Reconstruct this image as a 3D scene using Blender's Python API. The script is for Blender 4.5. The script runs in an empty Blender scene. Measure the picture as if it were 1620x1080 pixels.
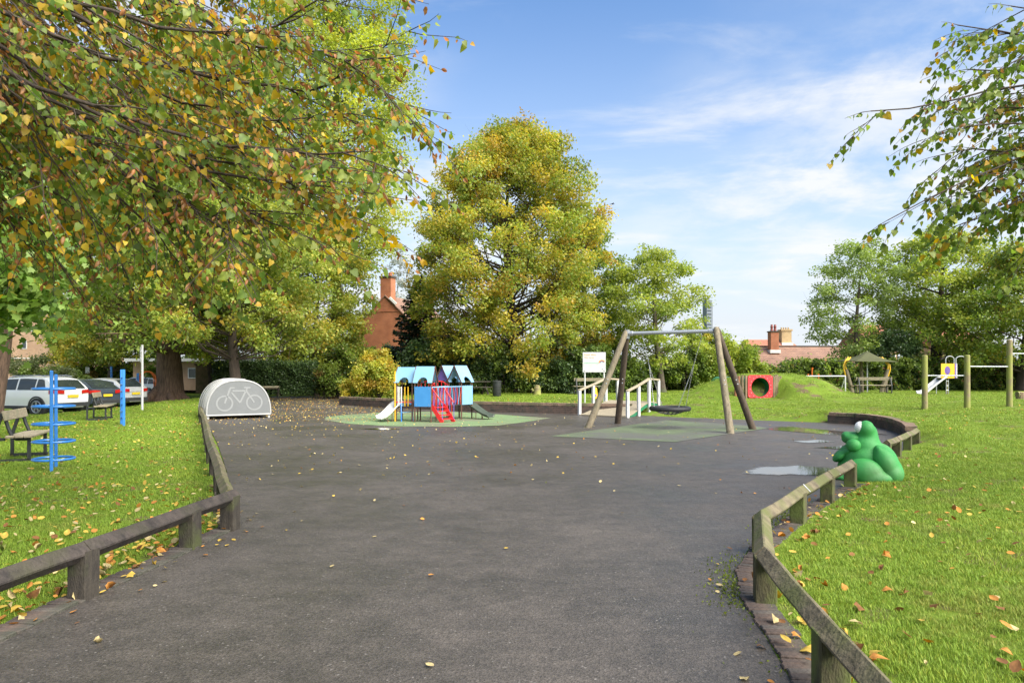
import bpy, bmesh, math, random
import numpy as np
from mathutils import Vector, Matrix, Quaternion
from mathutils.geometry import delaunay_2d_cdt

random.seed(7)
RNG = np.random.default_rng(11)
R = math.radians
SC = bpy.context.scene
COL = SC.collection

# ---------------------------------------------------------------- camera
CAMZ, FPX, HORIZON = 1.6, 1080.0, 588.0
cam_d = bpy.data.cameras.new('camera')
cam = bpy.data.objects.new('camera', cam_d)
COL.objects.link(cam)
cam.location = (0, 0, CAMZ)
cam.rotation_euler = (R(90), 0, 0)
cam_d.sensor_width = 36.0
cam_d.lens = 24.0
cam_d.shift_y = 48.0 / 1620.0
cam_d.clip_end = 3000
SC.camera = cam

# ---------------------------------------------------------------- sky and sun
SUN_EL, SUN_AZ = 44.0, 132.0      # azimuth clockwise from +Y: behind the camera, to the right
world = bpy.data.worlds.new('World')
SC.world = world
world.use_nodes = True
wn, wl = world.node_tree.nodes, world.node_tree.links
wn.clear()
w_out = wn.new('ShaderNodeOutputWorld')
w_bg = wn.new('ShaderNodeBackground')
w_bg.inputs['Strength'].default_value = 0.15
sky = wn.new('ShaderNodeTexSky')
sky.sky_type = 'NISHITA'
sky.sun_disc = False
sky.sun_elevation = R(SUN_EL)
sky.sun_rotation = R(SUN_AZ)
sky.air_density = 1.0
sky.dust_density = 0.2
sky.ozone_density = 2.0
w_tc = wn.new('ShaderNodeTexCoord')
w_sep = wn.new('ShaderNodeSeparateXYZ')
wl.new(w_tc.outputs['Generated'], w_sep.inputs[0])

def wmath(op, a, b=None, c=None):
    n = wn.new('ShaderNodeMath'); n.operation = op
    for i, v in enumerate((a, b, c)):
        if v is None: continue
        if isinstance(v, (int, float)): n.inputs[i].default_value = v
        else: wl.new(v, n.inputs[i])
    return n.outputs[0]
# cloud sheet: the view direction carried to a plane overhead
zz = wmath('MAXIMUM', w_sep.outputs['Z'], 0.0)
den = wmath('ADD', zz, 0.16)
cx = wmath('DIVIDE', w_sep.outputs['X'], den)
cy = wmath('DIVIDE', w_sep.outputs['Y'], den)
w_cmb = wn.new('ShaderNodeCombineXYZ')
wl.new(wmath('ADD', cx, 7.4), w_cmb.inputs[0]); wl.new(wmath('ADD', cy, 4.6), w_cmb.inputs[1])
w_map = wn.new('ShaderNodeMapping')
w_map.inputs['Rotation'].default_value = (0, 0, R(52))
w_map.inputs['Scale'].default_value = (0.62, 1.5, 1.0)
w_map.inputs['Location'].default_value = (1.3, 0.4, 0)
wl.new(w_cmb.outputs[0], w_map.inputs[0])
def wnoise(scale, detail, rough, dist, vec):
    n = wn.new('ShaderNodeTexNoise')
    n.inputs['Scale'].default_value = scale; n.inputs['Detail'].default_value = detail
    n.inputs['Roughness'].default_value = rough; n.inputs['Distortion'].default_value = dist
    wl.new(vec, n.inputs['Vector']); return n.outputs['Fac']
def wramp(v, a, b):
    n = wn.new('ShaderNodeMapRange'); n.interpolation_type = 'SMOOTHSTEP'; n.inputs[1].default_value = a; n.inputs[2].default_value = b
    wl.new(v, n.inputs[0]); return n.outputs[0]
big = wramp(wnoise(0.55, 3, 0.5, 0.2, w_cmb.outputs[0]), 0.42, 0.60)      # where the cloud banks lie
wisp = wramp(wnoise(1.7, 10, 0.62, 0.5, w_map.outputs[0]), 0.46, 0.74)     # drawn-out wisps
puff = wramp(wnoise(2.6, 9, 0.6, 0.15, w_cmb.outputs[0]), 0.38, 0.66)
cloud = wmath('MINIMUM', wmath('ADD', wmath('MULTIPLY', wisp, 0.75), wmath('MULTIPLY', wmath('MULTIPLY', big, puff), 1.0)), 1.0)
# thin bright haze low down, the same all round the horizon
hz = wmath('POWER', wmath('SUBTRACT', 1.0, wmath('MINIMUM', wmath('MULTIPLY', zz, 1.75), 1.0)), 1.7)
w_gain = wn.new('ShaderNodeMixRGB'); w_gain.blend_type = 'MULTIPLY'; w_gain.inputs[0].default_value = 1.0
w_gain.inputs[2].default_value = (0.375, 0.495, 0.595, 1)
wl.new(sky.outputs[0], w_gain.inputs[1])
w_haze = wn.new('ShaderNodeMixRGB')
wl.new(wmath('MINIMUM', wmath('MULTIPLY', hz, 1.25), 1.0), w_haze.inputs[0])
wl.new(w_gain.outputs[0], w_haze.inputs[1])
w_haze.inputs[2].default_value = (2.08, 2.24, 2.4, 1)
w_mix = wn.new('ShaderNodeMixRGB')
wl.new(wmath('MULTIPLY', cloud, 0.9), w_mix.inputs[0])
wl.new(w_haze.outputs[0], w_mix.inputs[1])
w_mix.inputs[2].default_value = (2.42, 2.46, 2.5, 1)
wl.new(w_mix.outputs[0], w_bg.inputs['Color'])
wl.new(w_bg.outputs[0], w_out.inputs[0])

sun_d = bpy.data.lights.new('sun', 'SUN')
sun_d.energy = 4.3
sun_d.angle = R(60)
sun_d.color = (1.0, 0.94, 0.84)
sun = bpy.data.objects.new('sun', sun_d)
COL.objects.link(sun)
sdir = Vector((math.sin(R(SUN_AZ)) * math.cos(R(SUN_EL)), math.cos(R(SUN_AZ)) * math.cos(R(SUN_EL)), math.sin(R(SUN_EL))))
sun.rotation_euler = sdir.to_track_quat('Z', 'Y').to_euler()
sun.location = sdir * 60

vs = SC.view_settings
vs.view_transform = 'Standard'
vs.look = 'None'
vs.exposure = 1.45
vs.gamma = 1.0
vs.use_curve_mapping = False

# ---------------------------------------------------------------- materials
MATS = {}
def nd(nt, t, **kw):
    n = nt.nodes.new(t)
    for k, v in kw.items(): setattr(n, k, v)
    return n

def pm(name, c1, c2=None, scale=6.0, rough=0.7, bump=0.0, bscale=None, metal=0.0, spec=0.4, stretch=None, detail=5, c3=None, c3pos=0.62, coat=0.0):
    """procedural principled material: two noise-mixed colours, optional stains in a third, bump"""
    if name in MATS: return MATS[name]
    m = bpy.data.materials.new(name); m.use_nodes = True
    nt = m.node_tree; b = nt.nodes['Principled BSDF']
    b.inputs['Roughness'].default_value = rough
    b.inputs['Metallic'].default_value = metal
    b.inputs['Specular IOR Level'].default_value = spec
    if coat: b.inputs['Coat Weight'].default_value = coat; b.inputs['Coat Roughness'].default_value = 0.08
    tc = nd(nt, 'ShaderNodeTexCoord'); mp = nd(nt, 'ShaderNodeMapping')
    nt.links.new(tc.outputs['Object'], mp.inputs[0])
    if stretch: mp.inputs['Scale'].default_value = stretch
    n = nd(nt, 'ShaderNodeTexNoise'); n.inputs['Scale'].default_value = scale; n.inputs['Detail'].default_value = detail
    n.inputs['Roughness'].default_value = 0.62
    nt.links.new(mp.outputs[0], n.inputs['Vector'])
    rp = nd(nt, 'ShaderNodeValToRGB')
    c2 = c2 or tuple(x * 0.8 for x in c1)
    rp.color_ramp.elements[0].position = 0.33; rp.color_ramp.elements[1].position = 0.67
    rp.color_ramp.elements[0].color = (*c2, 1); rp.color_ramp.elements[1].color = (*c1, 1)
    nt.links.new(n.outputs['Fac'], rp.inputs[0])
    out = rp.outputs[0]
    if c3:
        n3 = nd(nt, 'ShaderNodeTexNoise'); n3.inputs['Scale'].default_value = scale * 0.37; n3.inputs['Detail'].default_value = 6
        nt.links.new(tc.outputs['Object'], n3.inputs['Vector'])
        r3 = nd(nt, 'ShaderNodeValToRGB'); r3.color_ramp.elements[0].position = c3pos - 0.12; r3.color_ramp.elements[1].position = c3pos + 0.05
        nt.links.new(n3.outputs['Fac'], r3.inputs[0])
        mx = nd(nt, 'ShaderNodeMixRGB'); mx.inputs[2].default_value = (*c3, 1)
        nt.links.new(r3.outputs[0], mx.inputs[0]); nt.links.new(out, mx.inputs[1]); out = mx.outputs[0]
    nt.links.new(out, b.inputs['Base Color'])
    if bump:
        nb = nd(nt, 'ShaderNodeTexNoise'); nb.inputs['Scale'].default_value = bscale or scale * 4; nb.inputs['Detail'].default_value = 4
        nt.links.new(mp.outputs[0], nb.inputs['Vector'])
        bp = nd(nt, 'ShaderNodeBump'); bp.inputs['Strength'].default_value = bump; bp.inputs['Distance'].default_value = 0.02
        nt.links.new(nb.outputs['Fac'], bp.inputs['Height']); nt.links.new(bp.outputs[0], b.inputs['Normal'])
    MATS[name] = m
    return m

def leaf_mat(name, trans=0.35, rough=0.45):
    if name in MATS: return MATS[name]
    m = bpy.data.materials.new(name); m.use_nodes = True
    nt = m.node_tree; b = nt.nodes['Principled BSDF']
    b.inputs['Roughness'].default_value = rough; b.inputs['Specular IOR Level'].default_value = 0.35
    at = nd(nt, 'ShaderNodeAttribute'); at.attribute_name = 'col'
    nt.links.new(at.outputs['Color'], b.inputs['Base Color'])
    tr = nd(nt, 'ShaderNodeBsdfTranslucent')
    hs = nd(nt, 'ShaderNodeHueSaturation'); hs.inputs['Value'].default_value = 1.5; hs.inputs['Saturation'].default_value = 1.1
    nt.links.new(at.outputs['Color'], hs.inputs['Color']); nt.links.new(hs.outputs[0], tr.inputs['Color'])
    mx = nd(nt, 'ShaderNodeMixShader'); mx.inputs[0].default_value = trans
    nt.links.new(b.outputs[0], mx.inputs[1]); nt.links.new(tr.outputs[0], mx.inputs[2])
    nt.links.new(mx.outputs[0], nt.nodes['Material Output'].inputs['Surface'])
    MATS[name] = m
    return m

def plain_leaf_mat(name, col, trans=0.3, rough=.45):
    m = leaf_mat(name, trans, rough)
    at = [n for n in m.node_tree.nodes if n.type == 'ATTRIBUTE'][0]
    ns = m.node_tree.nodes.new('ShaderNodeTexNoise'); ns.inputs['Scale'].default_value = 2.2
    rp = m.node_tree.nodes.new('ShaderNodeValToRGB')
    rp.color_ramp.elements[0].position = .35; rp.color_ramp.elements[1].position = .7
    rp.color_ramp.elements[0].color = (*[c * .72 for c in col], 1); rp.color_ramp.elements[1].color = (*[min(1, c * 1.2) for c in col], 1)
    m.node_tree.links.new(ns.outputs['Fac'], rp.inputs[0])
    for l in list(at.outputs['Color'].links): m.node_tree.links.new(rp.outputs[0], l.to_socket)
    return m

def brick_mat(name, c1, c2, mortar, bw=0.225, rh=0.075, ms=0.012, scale=1.0, rough=0.85):
    if name in MATS: return MATS[name]
    m = bpy.data.materials.new(name); m.use_nodes = True
    nt = m.node_tree; b = nt.nodes['Principled BSDF']; b.inputs['Roughness'].default_value = rough
    tc = nd(nt, 'ShaderNodeTexCoord'); sp = nd(nt, 'ShaderNodeSeparateXYZ'); cb = nd(nt, 'ShaderNodeCombineXYZ')
    nt.links.new(tc.outputs['Object'], sp.inputs[0])
    ad = nd(nt, 'ShaderNodeMath', operation='ADD'); nt.links.new(sp.outputs[0], ad.inputs[0]); nt.links.new(sp.outputs[1], ad.inputs[1])
    nt.links.new(ad.outputs[0], cb.inputs[0]); nt.links.new(sp.outputs[2], cb.inputs[1])
    br = nd(nt, 'ShaderNodeTexBrick')
    br.inputs['Color1'].default_value = (*c1, 1); br.inputs['Color2'].default_value = (*c2, 1); br.inputs['Mortar'].default_value = (*mortar, 1)
    br.inputs['Scale'].default_value = scale; br.inputs['Brick Width'].default_value = bw; br.inputs['Row Height'].default_value = rh; br.inputs['Mortar Size'].default_value = ms
    nt.links.new(cb.outputs[0], br.inputs['Vector'])
    n = nd(nt, 'ShaderNodeTexNoise'); n.inputs['Scale'].default_value = 1.3; n.inputs['Detail'].default_value = 6
    mx = nd(nt, 'ShaderNodeMixRGB', blend_type='MULTIPLY'); mx.inputs[0].default_value = 0.6
    rp = nd(nt, 'ShaderNodeValToRGB'); rp.color_ramp.elements[0].position = .3; rp.color_ramp.elements[0].color = (.55, .5, .48, 1); rp.color_ramp.elements[1].position = .65
    nt.links.new(tc.outputs['Object'], n.inputs['Vector']); nt.links.new(n.outputs['Fac'], rp.inputs[0])
    nt.links.new(br.outputs['Color'], mx.inputs[1]); nt.links.new(rp.outputs[0], mx.inputs[2]); nt.links.new(mx.outputs[0], b.inputs['Base Color'])
    bp = nd(nt, 'ShaderNodeBump'); bp.inputs['Strength'].default_value = .4; bp.inputs['Distance'].default_value = .01
    nt.links.new(br.outputs['Fac'], bp.inputs['Height']); bp.invert = True; nt.links.new(bp.outputs[0], b.inputs['Normal'])
    MATS[name] = m
    return m

# ---------------------------------------------------------------- object helpers
def tag(o, label=None, cat=None, group=None, kind=None):
    if label: o['label'] = label
    if cat: o['category'] = cat
    if group: o['group'] = group
    if kind: o['kind'] = kind
    return o

def empty(name, loc=(0, 0, 0), rz=0.0, label=None, cat=None, group=None):
    o = bpy.data.objects.new(name, None)
    COL.objects.link(o); o.location = loc; o.rotation_euler = (0, 0, rz)
    o.empty_display_size = 0.2
    return tag(o, label, cat, group)

def link(name, me, mat, parent=None):
    o = bpy.data.objects.new(name, me)
    COL.objects.link(o)
    if mat is not None and not me.materials: me.materials.append(mat)
    if parent is not None: o.parent = parent
    return o

class MB:
    def __init__(s): s.v, s.f = [], []
    def add(s, vs, fs):
        k = len(s.v); s.v += [tuple(v) for v in vs]; s.f += [tuple(i + k for i in f) for f in fs]; return s
    def box(s, c, d, rot=None, taper=1.0):
        x, y, z = d[0] / 2, d[1] / 2, d[2] / 2; t = taper
        P = [Vector(p) for p in ((-x, -y, -z), (x, -y, -z), (x, y, -z), (-x, y, -z), (-x * t, -y * t, z), (x * t, -y * t, z), (x * t, y * t, z), (-x * t, y * t, z))]
        if rot is not None: P = [rot @ p for p in P]
        c = Vector(c)
        return s.add([p + c for p in P], [(3, 2, 1, 0), (4, 5, 6, 7), (0, 1, 5, 4), (1, 2, 6, 5), (2, 3, 7, 6), (3, 0, 4, 7)])
    def bar(s, a, b, w, h, up=(0, 0, 1), ext=0.0):
        """rectangular bar from a to b"""
        a, b = Vector(a), Vector(b); d = (b - a); L = d.length; d.normalize()
        up = Vector(up)
        sx = d.cross(up)
        if sx.length < 1e-5: sx = d.cross(Vector((0, 1, 0)))
        sx.normalize(); u = sx.cross(d)
        a = a - d * ext; b = b + d * ext
        P = []
        for p in (a, b):
            for i, j in ((-1, -1), (1, -1), (1, 1), (-1, 1)): P.append(p + sx * (w / 2 * i) + u * (h / 2 * j))
        return s.add(P, [(3, 2, 1, 0), (4, 5, 6, 7), (0, 1, 5, 4), (1, 2, 6, 5), (2, 3, 7, 6), (3, 0, 4, 7)])
    def tube(s, pts, rad, n=8, closed=False, caps=True):
        pts = [Vector(p) for p in pts]; m = len(pts)
        if not hasattr(rad, '__len__'): rad = [rad] * m
        base = len(s.v); ref = None
        for i, p in enumerate(pts):
            if closed: t = pts[(i + 1) % m] - pts[i - 1]
            else: t = pts[min(i + 1, m - 1)] - pts[max(i - 1, 0)]
            t.normalize()
            if ref is None:
                ref = Vector((0, 0, 1)) if abs(t.z) < .9 else Vector((1, 0, 0))
            x = t.cross(ref)
            if x.length < 1e-6: x = t.orthogonal()
            x.normalize(); y = x.cross(t); ref = y
            for k in range(n):
                a = 2 * math.pi * k / n
                s.v.append(tuple(p + (x * math.cos(a) + y * math.sin(a)) * rad[i]))
        for i in range(m if closed else m - 1):
            for k in range(n):
                a = base + i * n + k; b = base + i * n + (k + 1) % n
                j = (i + 1) % m
                c = base + j * n + (k + 1) % n; d = base + j * n + k
                s.f.append((a, b, c, d))
        if caps and not closed:
            s.f.append(tuple(base + k for k in range(n))[::-1]); s.f.append(tuple(base + (m - 1) * n + k for k in range(n)))
        return s
    def prism(s, poly, d0, d1, M=None):
        """poly in local xz, extruded along local y from d0 to d1"""
        n = len(poly); P = [Vector((x, d0, z)) for x, z in poly] + [Vector((x, d1, z)) for x, z in poly]
        if M is not None: P = [M @ p for p in P]
        return s.add(P, [tuple(range(n)), tuple(range(2 * n - 1, n - 1, -1))] + [(i, i + n, (i + 1) % n + n, (i + 1) % n) for i in range(n)])
    def lathe(s, prof, n=16, c=(0, 0, 0)):
        base = len(s.v); c = Vector(c)
        for r, z in prof:
            for k in range(n):
                a = 2 * math.pi * k / n; s.v.append(tuple(c + Vector((r * math.cos(a), r * math.sin(a), z))))
        for i in range(len(prof) - 1):
            for k in range(n):
                s.f.append((base + i * n + k, base + i * n + (k + 1) % n, base + (i + 1) * n + (k + 1) % n, base + (i + 1) * n + k))
        s.f.append(tuple(base + k for k in range(n))[::-1]); s.f.append(tuple(base + (len(prof) - 1) * n + k for k in range(n)))
        return s
    def grid(s, fn, nu, nv):
        base = len(s.v)
        for i in range(nu + 1):
            for j in range(nv + 1): s.v.append(tuple(fn(i / nu, j / nv)))
        for i in range(nu):
            for j in range(nv):
                a = base + i * (nv + 1) + j
                s.f.append((a, a + nv + 1, a + nv + 2, a + 1))
        return s
    def mesh(s, name, smooth=False, fix=True, auto=None):
        me = bpy.data.meshes.new(name); me.from_pydata(s.v, [], s.f)
        if fix:
            bm = bmesh.new(); bm.from_mesh(me); bmesh.ops.recalc_face_normals(bm, faces=bm.faces); bm.to_mesh(me); bm.free()
        if smooth:
            me.polygons.foreach_set('use_smooth', [True] * len(me.polygons))
            if auto is not None: me.set_sharp_from_angle(angle=R(auto))
        me.update(); return me
    def build(s, name, mat, parent=None, smooth=False, bevel=0.0, auto=35, fix=True, seg=1):
        o = link(name, s.mesh(name, smooth, fix, auto if smooth else None), mat, parent)
        if bevel:
            b = o.modifiers.new('bevel', 'BEVEL'); b.width = bevel; b.segments = seg; b.limit_method = 'ANGLE'
        return o

def copy_tree(o, parent=None):
    c = o.copy(); COL.objects.link(c); c.parent = parent
    for ch in list(o.children): copy_tree(ch, c)
    return c

def G(px, py, z=0.0):
    """ground point at height z seen at a photo pixel"""
    Y = (CAMZ - z) * FPX / (py - HORIZON)
    return Vector(((px - 810.0) / FPX * Y, Y, z))
def at(px, py, Y):
    """point at depth Y seen at a photo pixel"""
    return Vector(((px - 810.0) / FPX * Y, Y, CAMZ + (HORIZON - py) / FPX * Y))

def np_mesh(name, V, F, col=None, smooth=False):
    """mesh from numpy arrays, F is (M,k)"""
    me = bpy.data.meshes.new(name)
    n, (m, k) = len(V), F.shape
    me.vertices.add(n); me.vertices.foreach_set('co', V.astype(np.float32).ravel())
    me.loops.add(m * k); me.loops.foreach_set('vertex_index', F.astype(np.int32).ravel())
    me.polygons.add(m); me.polygons.foreach_set('loop_start', np.arange(0, m * k, k, dtype=np.int32))
    if smooth: me.polygons.foreach_set('use_smooth', np.ones(m, dtype=bool))
    me.update(calc_edges=True)
    if col is not None:
        a = me.color_attributes.new('col', 'FLOAT_COLOR', 'POINT')
        c4 = np.ones((n, 4), np.float32); c4[:, :3] = col
        a.data.foreach_set('color', c4.ravel())
    return me

# leaf templates (x across, y along, z up)
T_QUAD = (np.array([(0, 0, 0), (.36, .45, .06), (0, 1, 0), (-.36, .45, .06)], float), np.array([(0, 1, 2, 3)]))
T_LIME = (np.array([(0, 0, 0), (0, .42, .03), (.03, 1.08, -.24), (.32, -.07, .07), (.48, .28, .15), (.33, .66, .02), (-.32, -.07, .04), (-.5, .28, .1), (-.31, .66, -.04)], float),
          np.array([(0, 3, 4, 1), (1, 4, 5, 2), (0, 1, 7, 6), (1, 2, 8, 7)]))
T_CURL = (np.array([(0, 0, 0), (0, .45, -.16), (0, .95, .08), (.14, .0, .16), (.24, .3, .2), (.16, .66, .22), (-.14, .0, .16), (-.24, .3, .2), (-.16, .66, .22)], float), T_LIME[1])
T_OVAL = (np.array([(0, 0, 0), (0, .5, -.03), (0, 1.0, .02), (.26, .18, .04), (.34, .5, .05), (.2, .8, .05), (-.26, .18, .04), (-.34, .5, .05), (-.2, .8, .05)], float),
          np.array([(0, 3, 4, 1), (1, 4, 5, 2), (0, 1, 7, 6), (1, 2, 8, 7)]))

def unit(a): return a / np.maximum(np.linalg.norm(a, axis=-1, keepdims=True), 1e-9)
def rdir(n, rng=RNG): return unit(rng.normal(size=(n, 3)))

def scatter(T, P, D, N, S, C):
    """copies of a template at P, along D, normal about N, size S, colour C -> V, F, col"""
    tv, tf = T
    D = unit(D); X = unit(np.cross(D, N)); Z = np.cross(X, D)
    V = P[:, None, :] + S[:, None, None] * (tv[None, :, 0:1] * X[:, None, :] + tv[None, :, 1:2] * D[:, None, :] + tv[None, :, 2:3] * Z[:, None, :])
    k = len(tv)
    F = (tf[None, :, :] + (np.arange(len(P)) * k)[:, None, None]).reshape(-1, tf.shape[1])
    return V.reshape(-1, 3), F, np.repeat(C, k, axis=0)

def palette(n, pal, rng=RNG, jit=0.25):
    cols = np.array([p[0] for p in pal], float); w = np.array([p[1] for p in pal], float)
    i = rng.choice(len(pal), n, p=w / w.sum())
    return cols[i] * (1 + jit * (rng.random((n, 1)) - .5) * 2)
# ---------------------------------------------------------------- ground plan
LEFT_EDGE = [(-3.15, -7), (-3.08, 2.0), (-3.02, 4.0), (-3.0, 4.6), (-2.95, 5.1), (-2.88, 5.8), (-2.84, 6.6), (-2.8, 7.05), (-3.25, 8.0), (-4.5, 10.8), (-6.6, 15.3), (-8.35, 18.9), (-10.4, 23.2), (-13.0, 29.5), (-14.8, 37.0), (-15.6, 44.5)]
BACK_EDGE = [(-9.7, 44.5), (-8.9, 38.5)]
WALL_A = [(-8.3, 33.2), (-6.4, 31.3), (-4.7, 29.9), (-1.5, 27.6), (1.0, 26.5), (2.6, 25.95), (4.5, 25.6)]
MOUND_EDGE = [(5.55, 24.3), (6.8, 23.4), (8.1, 22.6), (9.2, 21.9)]
WALL_B = [(10.0, 21.45), (10.55, 20.9), (10.7, 20.2), (10.62, 19.3), (10.35, 18.3), (9.9, 17.1), (9.3, 15.9)]
RIGHT_EDGE = [(8.8, 15.0), (8.0, 13.95), (7.15, 12.85), (6.1, 11.5), (4.85, 9.8), (3.98, 8.75), (3.0, 7.45), (2.15, 6.2), (1.8, 5.5), (1.61, 4.84), (1.53, 4.1), (1.44, 3.5), (1.34, 2.4), (1.2, 0.5), (1.1, -7)]
ASPH = LEFT_EDGE + BACK_EDGE + WALL_A + MOUND_EDGE + WALL_B + RIGHT_EDGE
ASPH_NP = np.array(ASPH)

def in_poly(x, y, poly):
    x = np.asarray(x, float); y = np.asarray(y, float); c = np.zeros(x.shape, bool); n = len(poly)
    for i in range(n):
        x1, y1 = poly[i]; x2, y2 = poly[(i + 1) % n]
        if y1 == y2: continue
        t = ((y1 > y) != (y2 > y)) & (x < (x2 - x1) * (y - y1) / (y2 - y1) + x1)
        c ^= t
    return c
def dist_line(x, y, pl):
    x = np.asarray(x, float); y = np.asarray(y, float); best = np.full(x.shape, 1e9)
    for (x1, y1), (x2, y2) in zip(pl[:-1], pl[1:]):
        dx, dy = x2 - x1, y2 - y1; L = dx * dx + dy * dy
        t = np.clip(((x - x1) * dx + (y - y1) * dy) / L, 0, 1)
        best = np.minimum(best, np.hypot(x - x1 - t * dx, y - y1 - t * dy))
    return best
def ss(a, b, x):
    t = np.clip((np.asarray(x, float) - a) / (b - a), 0, 1); return t * t * (3 - 2 * t)

TUN = Vector((10.9, 30.0, 0))
LE = np.array(LEFT_EDGE)
def hgt(x, y):
    x = np.asarray(x, float); y = np.asarray(y, float)
    left = x < np.interp(y, LE[:, 1], LE[:, 0]) + .01
    und = .018 * np.sin(x * .9 + 1.3) * np.sin(y * .7) + .012 * np.sin(x * 2.1 + y * 1.7)
    dl = dist_line(x, y, LEFT_EDGE)
    zl = -.015 + .035 * ss(.18, .5, dl) + .3 * ss(27, 42, y) * ss(.1, 3.5, dl) + und * ss(.3, 2, dl)
    zl = zl - .38 * ss(16.9, 18.2, -x) * ss(17, 22, y)         # the car park lies a little lower
    df = np.minimum(dist_line(x, y, WALL_B[-1:] + RIGHT_EDGE), dist_line(x, y, WALL_A[-1:] + MOUND_EDGE + WALL_B[:1]))
    df = np.minimum(df, dist_line(x, y, LEFT_EDGE[-1:] + BACK_EDGE + WALL_A[:1]))
    dw = np.minimum(dist_line(x, y, WALL_A), dist_line(x, y, WALL_B))
    near = ss(9, 16, y)
    zr = -.015 + .04 * ss(.18, .5, df) + .33 * ss(.4, 5.5, df) * (.35 + .65 * near)
    wz = .33 * (1 - ss(.5, 2.2, dw)) * ss(.03, .7, df)
    zr = np.maximum(zr, wz) + und * ss(.3, 2, df)
    # the mound with the tunnel
    r1 = np.hypot((x - 12.75) / 2.1, (y - 32.0) / 2.6)
    r2 = np.hypot((x - 10.5) / 2.0, (y - 32.6) / 2.1)
    m = 1.45 * np.exp(-r1 ** 2.6) + .8 * np.exp(-r2 ** 2.6)
    m = 1.24 * np.tanh(m / 1.12)
    lump = .06 * np.sin(x * 2.7 + 1) * np.sin(y * 2.3) * np.clip(m, 0, 1)
    zr = zr + m + lump
    # hollow before the tunnel mouth
    cut = (1 - ss(.75, 1.15, np.abs(x - TUN.x))) * (1 - ss(30.05, 30.6, y))
    zr = zr * (1 - cut) + np.minimum(zr, .42) * cut
    return np.where(left, zl, zr)
def hz1(x, y): return float(hgt(np.array([x]), np.array([y]))[0])

def subdiv(pl, step):
    out = []
    for a, b in zip(pl[:-1], pl[1:]):
        n = max(1, int(math.hypot(b[0] - a[0], b[1] - a[1]) / step))
        out += [(a[0] + (b[0] - a[0]) * i / n, a[1] + (b[1] - a[1]) * i / n) for i in range(n)]
    return out

# ---------------------------------------------------------------- surface materials
def asphalt_material(name, dark, light, moss=True):
    m = bpy.data.materials.new(name); m.use_nodes = True
    nt = m.node_tree; b = nt.nodes['Principled BSDF']; L = nt.links.new
    tc = nd(nt, 'ShaderNodeTexCoord')
    n1 = nd(nt, 'ShaderNodeTexNoise'); n1.inputs['Scale'].default_value = .42; n1.inputs['Detail'].default_value = 7; n1.inputs['Roughness'].default_value = .65
    n2 = nd(nt, 'ShaderNodeTexNoise'); n2.inputs['Scale'].default_value = 3.2; n2.inputs['Detail'].default_value = 8; n2.inputs['Roughness'].default_value = .7
    mp = nd(nt, 'ShaderNodeMapping'); mp.inputs['Scale'].default_value = (1, 1.4, 1); L(tc.outputs['Object'], mp.inputs[0])
    L(tc.outputs['Object'], n1.inputs['Vector']); L(mp.outputs[0], n2.inputs['Vector'])
    ad = nd(nt, 'ShaderNodeMath', operation='ADD'); L(n1.outputs['Fac'], ad.inputs[0]); L(n2.outputs['Fac'], ad.inputs[1])
    rp = nd(nt, 'ShaderNodeValToRGB'); rp.color_ramp.elements[0].position = .72; rp.color_ramp.elements[1].position = 1.0
    hf = nd(nt, 'ShaderNodeMath', operation='MULTIPLY'); hf.inputs[1].default_value = .85
    L(ad.outputs[0], hf.inputs[0]); L(hf.outputs[0], rp.inputs[0])
    rp.color_ramp.elements[0].color = (*dark, 1); rp.color_ramp.elements[1].color = (*light, 1)
    v = nd(nt, 'ShaderNodeTexVoronoi'); v.inputs['Scale'].default_value = 95; L(tc.outputs['Object'], v.inputs['Vector'])
    vr = nd(nt, 'ShaderNodeSeparateColor'); L(v.outputs['Color'], vr.inputs[0])
    r2 = nd(nt, 'ShaderNodeMapRange'); r2.inputs[3].default_value = .66; r2.inputs[4].default_value = 1.36; L(vr.outputs[0], r2.inputs[0])
    mx = nd(nt, 'ShaderNodeMixRGB', blend_type='MULTIPLY'); mx.inputs[0].default_value = 1
    L(rp.outputs[0], mx.inputs[1]); L(r2.outputs[0], mx.inputs[2])
    gs = nd(nt, 'ShaderNodeMapRange'); gs.inputs[1].default_value = .985; gs.inputs[2].default_value = 1.0; L(vr.outputs[1], gs.inputs[0])
    mg = nd(nt, 'ShaderNodeMixRGB'); mg.inputs[2].default_value = (.17, .155, .14, 1); L(gs.outputs[0], mg.inputs[0]); L(mx.outputs[0], mg.inputs[1])
    L(mg.outputs[0], b.inputs['Base Color'])
    # damp patches are smoother
    r3 = nd(nt, 'ShaderNodeMapRange'); r3.inputs[1].default_value = .38; r3.inputs[2].default_value = .62; r3.inputs[3].default_value = .4; r3.inputs[4].default_value = .66
    L(n1.outputs['Fac'], r3.inputs[0]); L(r3.outputs[0], b.inputs['Roughness'])
    b.inputs['Specular IOR Level'].default_value = .5
    bp = nd(nt, 'ShaderNodeBump'); bp.inputs['Strength'].default_value = .5; bp.inputs['Distance'].default_value = .006
    L(v.outputs['Distance'], bp.inputs['Height'])
    n4 = nd(nt, 'ShaderNodeTexNoise'); n4.inputs['Scale'].default_value = 14; n4.inputs['Detail'].default_value = 5; L(tc.outputs['Object'], n4.inputs['Vector'])
    bp2 = nd(nt, 'ShaderNodeBump'); bp2.inputs['Strength'].default_value = .35; bp2.inputs['Distance'].default_value = .02
    L(n4.outputs['Fac'], bp2.inputs['Height']); L(bp.outputs[0], bp2.inputs['Normal']); L(bp2.outputs[0], b.inputs['Normal'])
    return m
M_ASPH = asphalt_material('asphalt', (.046, .04, .034), (.074, .063, .053))
M_CARP = asphalt_material('car_park_asphalt', (.05, .05, .05), (.11, .105, .1))

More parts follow.
